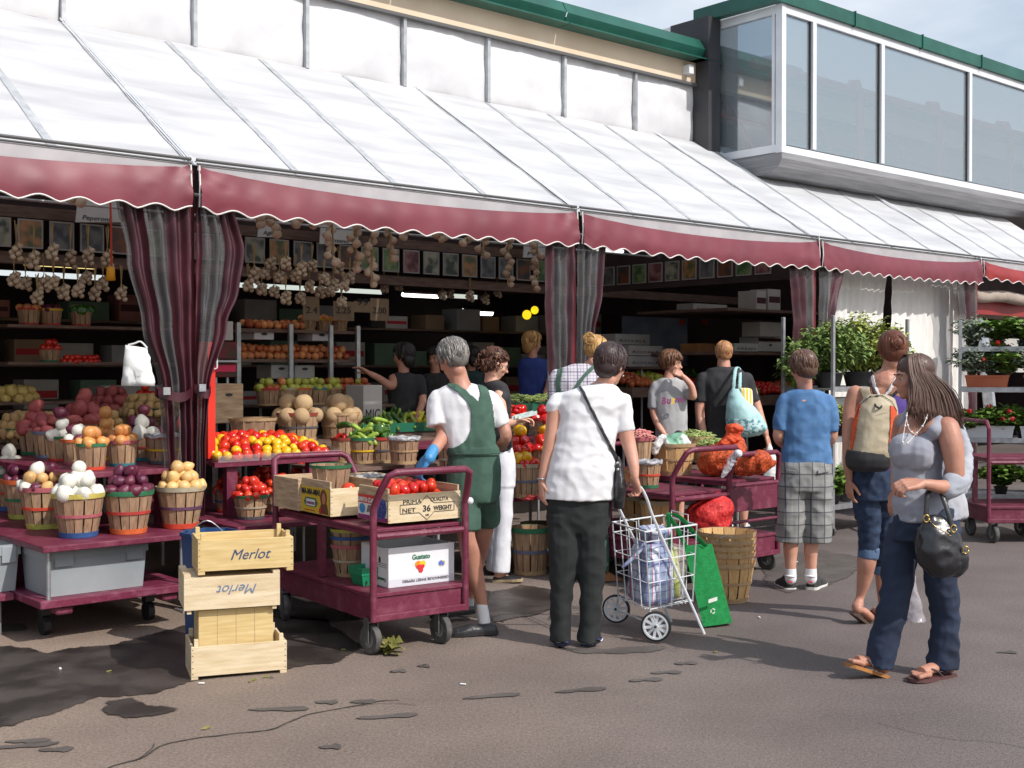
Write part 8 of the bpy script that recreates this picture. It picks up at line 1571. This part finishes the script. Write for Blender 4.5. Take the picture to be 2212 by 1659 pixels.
SD = mat('brown_sandal', (.06, .035, .025), (.1, .06, .04), 9, .7); flipflop(t, f0 - fu.normalized() * .004, f1 + (f1 - f0) * .5 - fu.normalized() * .004, SD, fu, .045); flipflop(t, g0_ + VZ * .018, g0_ + Vector((.02, .24, .018)), SD)
PT = cloth('purple_top', srgb(62, 44, 112), srgb(80, 60, 134)); b_ = B(); torso(b_, Y, [(1905, 848, 46, .56), (1903, 875, 58, .56), (1898, 930, 54, .6), (1892, 985, 56, .62), (1890, 1018, 58, .62)]); tp = fused('tank_top', b_, PT, t, .009, 2, WR)
decal('white_neckline', [tp, body], strip([(1884, 808), (1890, 835), (1903, 862), (1920, 845), (1938, 812)], 9), WHITE_C, t, .005, 1.6, .003)
DJ = cloth('dark_denim', srgb(28, 42, 66), srgb(44, 62, 90), bump=.4, sc_=26); b_ = B(); torso(b_, Y, [(1889, 1005, 50, .68), (1886, 1040, 52, .72), (1886, 1080, 50, .7)])
limb(b_, Y, [(1868, 1060, 0, 31), (1876, 1120, .02, 27), (1878, 1160, .03, 23), (1876, 1195, .04, 21)], caps=False); limb(b_, Y, [(1905, 1060, .1, 30), (1906, 1130, .2, 24), (1904, 1225, .3, 19)], caps=False); fused('jeans', b_, DJ, t, .009, 2, (.014, 7, 1.3))

for q in ([(1877, 1182, .04, 23), (1875, 1206, .04, 23)], [(1904, 1212, .3, 20), (1905, 1240, .3, 20)]): b_ = B(); limb(b_, Y, q, caps=False); fused('jean_cuff', b_, cloth('light_denim', srgb(70, 92, 124), srgb(90, 112, 142)), t, .008, 1, (.004, 14, 1))
st = scalp(hc, Rm, .98, 220, z_end=-.06, fr_end=.07, puff=1.1, seed=31, wave=.004); bun = hc + Rm @ Vector((.01, -.11, .035)); rr = random.Random(6)
for i in range(90): a = rr.uniform(0, 6.28); r0 = rr.uniform(.01, .04); st.append(([bun + Rm @ Vector((math.cos(a + j * .5) * r0, -.012 + .015 * math.cos(j * .8 + a), math.sin(a + j * .5) * r0)) for j in range(6)], .004))
hair(t, [(hc + Rm @ Vector((0, -.025, .05)), (.082, .098, .084), Rm), (hc + Rm @ Vector((0, -.05, -.01)), (.076, .058, .065), Rm), (bun, (.04, .028, .04), Rm)], st, hairmat('auburn_hair', srgb(66, 34, 26), srgb(140, 84, 60)))
bp = thing('backpack', 'beige backpack with orange side pockets and black base, worn by the walking woman', 'backpack', P(1890, 930, Y - .2)); BE = cloth('beige_nylon', srgb(168, 154, 128), srgb(190, 178, 152), rough=.6, bump=.3); Yb = Y - .2
b_ = B(); torso(b_, Yb, [(1898, 852, 18, .8), (1898, 862, 34, .8), (1894, 885, 44, .8), (1890, 930, 49, .82), (1884, 975, 51, .82), (1880, 1000, 46, .8)]); bb = fused('bag_body', b_, BE, bp, .009, 2, (.007, 9, .9))
decal('orange_pocket', [bb], [(1855, 872), (1862, 870), (1855, 905), (1848, 950), (1842, 975), (1836, 970), (1842, 915)], cloth('orange_nylon', srgb(200, 76, 40), srgb(214, 92, 54)), bp, .004, 1.4); decal('orange_pocket', [bb], [(1921, 874), (1934, 880), (1940, 905), (1936, 950), (1928, 972), (1918, 965), (1922, 915)], MC['orange_nylon'], bp, .004, 1.4)
b_ = B(); torso(b_, Yb, [(1879, 972, 49, .84), (1878, 990, 52, .84), (1876, 1006, 48, .8), (1876, 1018, 36, .7)]); fused('black_base', b_, BLACK_C, bp, .009, 2)
decal('zip', [bb], strip([(1852, 900), (1860, 874), (1880, 858), (1905, 856), (1925, 868), (1936, 890)], 3.2), BLACK, bp, .007, 1.2, .002); decal('small_logo', [bb], strip([(1893, 897), (1903, 894), (1918, 891)], 1.6), BLACK, bp, .004, .8, .001)
b_ = B(); tube(b_, bezpts([P(1886, 862, Yb - .03), P(1893, 878, Yb - .1), P(1903, 880, Yb - .1), P(1908, 864, Yb - .04)], 4), .006, 6); obj('grab_loop', b_, BLACK_C, bp)
decal('shoulder_strap', [tp, body], strip([(1866, 822), (1870, 845), (1878, 868)], 20), BE, bp, .014, 1.6, .01); decal('strap_edge', [tp, body], strip([(1879, 812), (1884, 840), (1892, 862)], 7), BLACK_C, bp, .018, 1.6, .004); decal('strap_edge', [tp, body], strip([(1944, 836), (1930, 850), (1912, 864)], 9), BLACK_C, bp, .018, 1.6, .004)
pb = thing('plastic_bag', 'translucent grey plastic bag with produce carried low by the walking woman', 'bag', P(1975, 1320, Y + .1)); b_ = B(); torso(b_, Y + .15, [(1968, 1225, 4, 1), (1970, 1260, 9, 1), (1974, 1310, 18, 1), (1975, 1345, 25, 1), (1974, 1366, 22, 1)]); fused('bag_body', b_, see('grey_carrier_film', (.5, .48, .52), .45, .2, .3), pb, .009, 2, (.012, 10, 1))
b_ = B(); [ball(b_, P(1967 + k * 9, 1345 - (k % 2) * 14, Y + .15), .028) for k in range(3)]; obj('contents', b_, mat('mauve_fruit', srgb(120, 96, 110), None), pb, smooth=True); b_ = B(); tube(b_, [P(1968, 1228, Y + .15), P(1984, 1060, Y + .04)], .006, 5); obj('bag_handle', b_, MC['grey_carrier_film'], pb)

# ---- foreground woman
Y = 6.2; t = person('long haired woman in grey off-shoulder top and blue jeans walking left in the foreground', Y, 1985)
hc = P(1973, 818, Y + .0); b_ = B(); Rm = head(b_, hc, 93, 4, .98, fem=True); limb(b_, Y, [(1985, 850, 0, 22), (1992, 880, 0, 22), (1998, 900, 0, 32)])
torso(b_, Y, [(2000, 905, 48, .55), (1995, 930, 62, .6), (1988, 975, 62, .7), (1988, 1030, 50, .7), (1996, 1090, 56, .7), (1998, 1130, 56, .65)], R(25))
limb(b_, Y, [(2046, 925, -.12, 26), (2056, 960, -.15, 25), (2062, 1005, -.16, 21), (2062, 1045, -.17, 18), (2040, 1052, -.2, 16), (2012, 1048, -.24, 13), (1994, 1045, -.26, 10.5)])
limb(b_, Y, [(1950, 912, .15, 20), (1940, 960, .18, 17), (1938, 1020, .16, 14), (1935, 1060, .1, 10)])
limb(b_, Y, [(1962, 1140, .04, 30), (1942, 1215, .02, 24), (1935, 1275, -.0, 21), (1922, 1340, -.02, 19), (1906, 1400, -.02, 15), (1902, 1440, -.01, 13)]); limb(b_, Y, [(2032, 1140, -.02, 30), (2030, 1215, -.02, 24), (2034, 1275, -.02, 21), (2042, 1350, .0, 19), (2042, 1400, .0, 15), (2044, 1440, .01, 13)])
body = fused('body', b_, SKIN_TAN, t, .008, 2); eyes(t, hc, Rm)
l0, l1 = P(1912, 1455, Y + .0), P(1832, 1430, Y - .06); lu = Vector((-.25, 0, 1)); r0, r1 = P(2055, 1452, Y + .02), P(1972, 1463, Y - .13)
addhand(body, [lambda b: foot(b, l0, l1, .045, lu), lambda b: foot(b, r0, r1, .045), lambda b: hand(b, P(1993, 1045, Y - .26), Vector((-1, -.15, -.05)), Vector((-.1, .5, -.9)), .62, 1, 1.12), lambda b: hand(b, P(1935, 1060, Y + .1), Vector((-.2, 0, -1)), Vector((1, .3, 0)), .4, 1, 1)], SKIN_TAN, .004)
TS = mat('tan_sandal', srgb(178, 120, 60), srgb(150, 96, 50), 9, .7); SS = mat('dark_sandal_strap', (.06, .03, .03), None)
flipflop(t, l0 - lu.normalized() * .005, l1 - lu.normalized() * .005, TS, lu, .05, SS); flipflop(t, r0 - VZ * .004, r1 - VZ * .004, mat('maroon_sandal', (.1, .04, .04), None, rough=.7), None, .05, SS)
GR = cloth('grey_jersey', srgb(142, 144, 156), srgb(162, 164, 174), bump=.2); LG = cloth('light_grey_jersey', srgb(168, 170, 178), srgb(184, 186, 192), bump=.2); GR2 = cloth('pale_grey_knit', srgb(156, 160, 170), srgb(172, 176, 184))
b_ = B(); torso(b_, Y, [(1996, 922, 50, .66), (1990, 945, 58, .8), (1985, 975, 62, .86), (1984, 1010, 60, .8), (1990, 1050, 62, .78), (2000, 1100, 78, .72), (2004, 1122, 82, .7)], R(25))
limb(b_, Y, [(1962, 890, .1, 10), (1955, 915, .1, 17)]); limb(b_, Y, [(2026, 908, -.1, 12), (2016, 930, -.12, 22)]); ball(b_, P(1955, 975, Y - .06), (.085, .09, .1)); ball(b_, P(1985, 980, Y - .09), (.085, .09, .1)); tp = fused('tank_top', b_, GR, t, .0085, 2, (.009, 7, 1.6))
decal('neckline_skin', [tp], [(1958, 888), (1962, 915), (1968, 938), (1980, 944), (2000, 934), (2018, 912), (2016, 896), (1990, 886)], SKIN_TAN, t, .003, 1.4, .001)
b_ = B(); limb(b_, Y, [(2076, 935, -.02, 10), (2084, 975, -.06, 17), (2080, 1020, -.12, 21), (2066, 1046, -.17, 24), (2050, 1056, -.19, 22)], caps=True); limb(b_, Y, [(2074, 915, .1, 8), (2084, 960, .08, 12), (2086, 1030, .05, 14), (2080, 1062, .02, 10)]); limb(b_, Y, [(2058, 1040, -.18, 22), (2050, 1064, -.19, 14), (2046, 1076, -.19, 6)]); fused('drooping_sleeve', b_, GR2, t, .0085, 2, (.009, 9, 2.2))
b_ = B(); torso(b_, Y, [(2040, 1055, 40, .8, .02), (2044, 1085, 46, .8, .02), (2048, 1112, 46, .75, .02), (2046, 1122, 42, .7, .02)], R(25)); fused('light_hem', b_, LG, t, .0085, 2, (.01, 12, .5))
JN = cloth('blue_denim', srgb(26, 36, 56), srgb(40, 52, 76), bump=.3, sc_=3); b_ = B(); torso(b_, Y, [(2000, 1095, 72, .72), (1998, 1130, 78, .72), (1996, 1165, 74, .7)], R(20))
limb(b_, Y, [(1962, 1140, .04, 42), (1942, 1215, .02, 36), (1935, 1275, -.0, 33), (1922, 1340, -.02, 32), (1906, 1400, -.02, 31), (1898, 1440, -.02, 30)], caps=False); limb(b_, Y, [(2032, 1140, -.02, 42), (2030, 1215, -.02, 37), (2034, 1275, -.02, 34), (2042, 1350, .0, 31), (2038, 1400, .0, 33), (2036, 1442, .0, 34)], caps=False); jn = fused('jeans', b_, JN, t, .0085, 2, (.016, 6, 1.3))
b_ = B(); pts = bezpts([P(1962, 880, Y - .1), P(1958, 905, Y - .16), P(1966, 930, Y - .2), P(1980, 935, Y - .2), P(1996, 915, Y - .2), P(2004, 895, Y - .14)], 4); tube(b_, pts, .0018, 4)
for i in range(0, len(pts), 3): ball(b_, pts[i], .006, 8)
pts = bezpts([P(1962, 880, Y - .1), P(1955, 920, Y - .19), P(1950, 955, Y - .24), P(1960, 957, Y - .25), P(1980, 935, Y - .21)], 4); tube(b_, pts, .0015, 4)
for i in range(0, len(pts), 4): ball(b_, pts[i], .006, 8)
obj('bead_necklace', b_, mat('pearl_beads', (.75, .72, .68), None, rough=.2), t, smooth=True)
rr = random.Random(2); st = []
for i in range(820):   # long straight locks swept to the right
    f = rr.random(); a = rr.uniform(-1, 1); layer = rr.uniform(.0, 1)
    top = Vector((rr.uniform(-.035, .02), -.01 + rr.uniform(-.03, .05), .128)); side = Vector((.088 * (1 if a > 0 else -1) * (.75 + .25 * abs(a)), .05 - .13 * f, .03)); side.x *= (1 - .35 * max(0, (f - .6) / .4))
    up2 = Vector((side.x * .62, side.y * .75, .112)); x_end = 1958 + 40 * 0 + (2086 - 1968) * f + rr.uniform(-6, 6); y_end = 896 + 26 * f + rr.uniform(-26, 8) + (14 if .2 < f < .9 else 0)
    e = P(x_end + 6, y_end, Y + (.1 if a > 0 else -.1) * (1 - .4 * f) - .03); s0_ = hc + Rm @ side; mid = s0_.lerp(e, .5) + Vector((.02 * math.sin(math.pi * .5) * f + .01, 0, .012)) + Vector(noise.noise_vector(Vector((i * 2.3, 0, 0)))) * .012
    st.append((bezpts([hc + Rm @ top, hc + Rm @ up2, s0_, mid, e], 3), .004 * rr.uniform(.6, 1.3)))
hm = hairmat('long_brown_hair', srgb(66, 48, 42), srgb(116, 90, 80))
hair(t, [(hc + Rm @ Vector((0, -.02, .05)), (.082, .098, .082), Rm), (P(2000, 840, Y), (.07, .085, .1), None), (P(2014, 872, Y), (.085, .08, .085), None), (P(2034, 898, Y), (.08, .07, .05), None)], st, hm)
hb_ = thing('handbag', 'slouchy black leather handbag with gold rings hanging from the foreground woman\'s arm', 'handbag', P(2035, 1180, Y - .2)); Yb = Y - .22
b_ = B(); torso(b_, Yb, [(2020, 1112, 16, .5), (2024, 1128, 34, .55), (2026, 1155, 48, .6), (2032, 1190, 58, .6), (2040, 1218, 56, .6), (2046, 1238, 40, .55), (2046, 1248, 22, .5)], R(10)); hb2 = fused('bag_body', b_, mat('glossy_black_leather', (.014, .014, .017), (.022, .022, .026), 12, .28, .35, 24, spec=.6), hb_, .0085, 2, (.014, 8, .9))
b_ = B(); ball(b_, P(2072, 1208, Yb - .03), (.05, .03, .06)); obj('side_pocket', b_, MC['glossy_black_leather'], hb_, smooth=True)
b_ = B(); tube(b_, bezpts([P(2000, 1128, Yb - .03), P(2002, 1090, Yb - .02), P(2006, 1062, Y - .22), P(2022, 1050, Y - .12)], 5), .013, 8, flat=.35, side=VX); tube(b_, bezpts([P(2058, 1140, Yb - .04), P(2046, 1100, Yb - .02), P(2034, 1066, Y - .2), P(2026, 1052, Y - .12)], 5), .013, 8, flat=.35, side=VX); obj('bag_strap', b_, LEATH, hb_, smooth=True)
GOLD = mat('gold_metal', (.6, .42, .15), None, rough=.3, metal=1); 
for x, y in ((2001, 1120), (2060, 1142), (2086, 1188)):
    b_ = B(); c = P(x, y, Yb - .06); tube(b_, [c + Vector((.014 * math.cos(a), 0, .018 * math.sin(a))) for a in [k * .5236 for k in range(13)]], .004, 6); obj('ring', b_, GOLD, hb_, smooth=True)
decal('zip', [hb2], strip([(2002, 1118), (2020, 1138), (2040, 1148), (2056, 1160)], 3), GOLD, hb_, .004, 1.2, .002)

# ---- dim people inside the stall
DKB = cloth('dim_blue_top', srgb(30, 46, 110), srgb(40, 60, 130))
def dim(label, Y, hx, hy, yaw, top_m, legs_m, hm_, arm=None, w=30, base=None):
    t = person(label, Y, hx); hc = P(hx, hy, Y); k = 11.0 / Y; b_ = B(); Rm = head(b_, hc, yaw, 8, .97); nk = hy + 24 * k
    limb(b_, Y, [(hx, hy + 18 * k, 0, 11 * k), (hx, hy + 36 * k, 0, 13 * k)]); torso(b_, Y, [(hx, hy + 45 * k, 28 * k), (hx, hy + 100 * k, 26 * k), (hx, hy + 160 * k, 28 * k)])
    if arm: limb(b_, Y, arm)
    for sx in (-1, 1): limb(b_, Y, [(hx + sx * 15 * k, hy + 160 * k, 0, 18 * k), (hx + sx * 16 * k, hy + 270 * k, 0, 12 * k), (hx + sx * 16 * k, hy + 375 * k, 0, 8 * k)])
    limb(b_, Y, [(hx + 36 * k, hy + 52 * k, 0, 10 * k), (hx + 42 * k, hy + 95 * k, -.05, 9 * k), (hx + 30 * k, hy + 130 * k, -.2, 7 * k)]); body = fused('body', b_, SKIN_TAN, t, .012, 2); eyes(t, hc, Rm)
    ew = P(hx + 30 * k, hy + 130 * k, Y - .2); fn = [lambda b: hand(b, ew, Vector((-.3, -.4, -.5)), Vector((0, .3, -1)), .4, 1, .95)]
    if arm: aw = P(arm[-1][0], arm[-1][1], Y + arm[-1][2]); ap = P(arm[-2][0], arm[-2][1], Y + arm[-2][2]); fn.append(lambda b: hand(b, aw, aw - ap, Vector((0, -.2, -1)), .2, 1, 1.0))
    addhand(body, fn, SKIN_TAN, .006)
    b_ = B(); torso(b_, Y, [(hx, hy + 34 * k, 13 * k), (hx, hy + 42 * k, 33 * k), (hx, hy + 60 * k, 38 * k), (hx, hy + 110 * k, 34 * k), (hx, hy + 165 * k, 34 * k)]); limb(b_, Y, [(hx + 34 * k, hy + 52 * k, 0, 14 * k), (hx + 40 * k, hy + 80 * k, -.02, 13 * k)]); fused('top', b_, top_m, t, .013, 2, WR)
    b_ = B(); torso(b_, Y, [(hx, hy + 155 * k, 32 * k), (hx, hy + 190 * k, 33 * k)])
    for sx in (-1, 1): limb(b_, Y, [(hx + sx * 15 * k, hy + 185 * k, 0, 20 * k), (hx + sx * 16 * k, hy + 375 * k, 0, 14 * k)], caps=False)
    fused('trousers', b_, legs_m, t, .013, 2)
    hair(t, [(hc + Rm @ Vector((0, -.03, .05)), (.084, .097, .083), Rm), (hc + Rm @ Vector((0, -.05, -.03)), (.08, .06, .09), Rm)], scalp(hc, Rm, .98, 110, z_end=-.09, puff=1.1, wave=.01, seed=int(hx), rad=.006), hm_, vox=.012)
    return t
GSK = cloth('grey_skirt_cloth', (.16, .15, .15))
dim('blonde woman in a blue top standing in the shade by the middle post', 12.6, 1150, 742, -60, DKB, GSK, bh)
dim('dark haired vendor in black leaning over the counter with one arm stretched out', 11.2, 872, 770, 70, BLACK_C, BLACK_C, hairmat('black_hair', (.01, .008, .008), (.03, .025, .025)), arm=[(850, 818, -.05, 11), (845, 834, -.12, 10), (820, 818, -.18, 8), (798, 806, -.2, 6)])
dim('dark clothed shopper in the shade behind the vegetable trays', 12.8, 940, 775, 160, BLACK_C, BLACK_C, MC.get('x') or hairmat('black_hair_b', (.012, .01, .01), (.04, .03, .03)))
dim('dim shopper in a dark teal top beyond the hanging garlic', 13.6, 1018, 772, 40, cloth('teal_top', (.02, .05, .05)), BLACK_C, hairmat('black_hair_c', (.012, .01, .01), (.04, .03, .03)))
# ============================================================ the farthest of a very numerous kind become one heap
for catn, lab in (('tomato', 'distant tomatoes deep in the stalls, too many to tell apart'), ('potato', 'distant potatoes at the back of the heaps, too many to tell apart')):
    L_ = [o for o in col.objects if o.get('category') == catn]; L_.sort(key=lambda o: (o.location - cam.location).length / max(o.scale.x, .01))
    rest = L_[296:]
    if rest:
        b_ = B()
        for o in rest:
            me = o.data.copy(); me.transform(Matrix.LocRotScale(o.location, o.rotation_euler, o.scale)); b_.from_mesh(me); bpy.data.meshes.remove(me)
        m_ = rest[0].data.materials[0]
        for o in rest: bpy.data.objects.remove(o)
        tag(obj(catn + '_heap', b_, m_, smooth=True, recalc=False), lab, catn, kind='stuff')
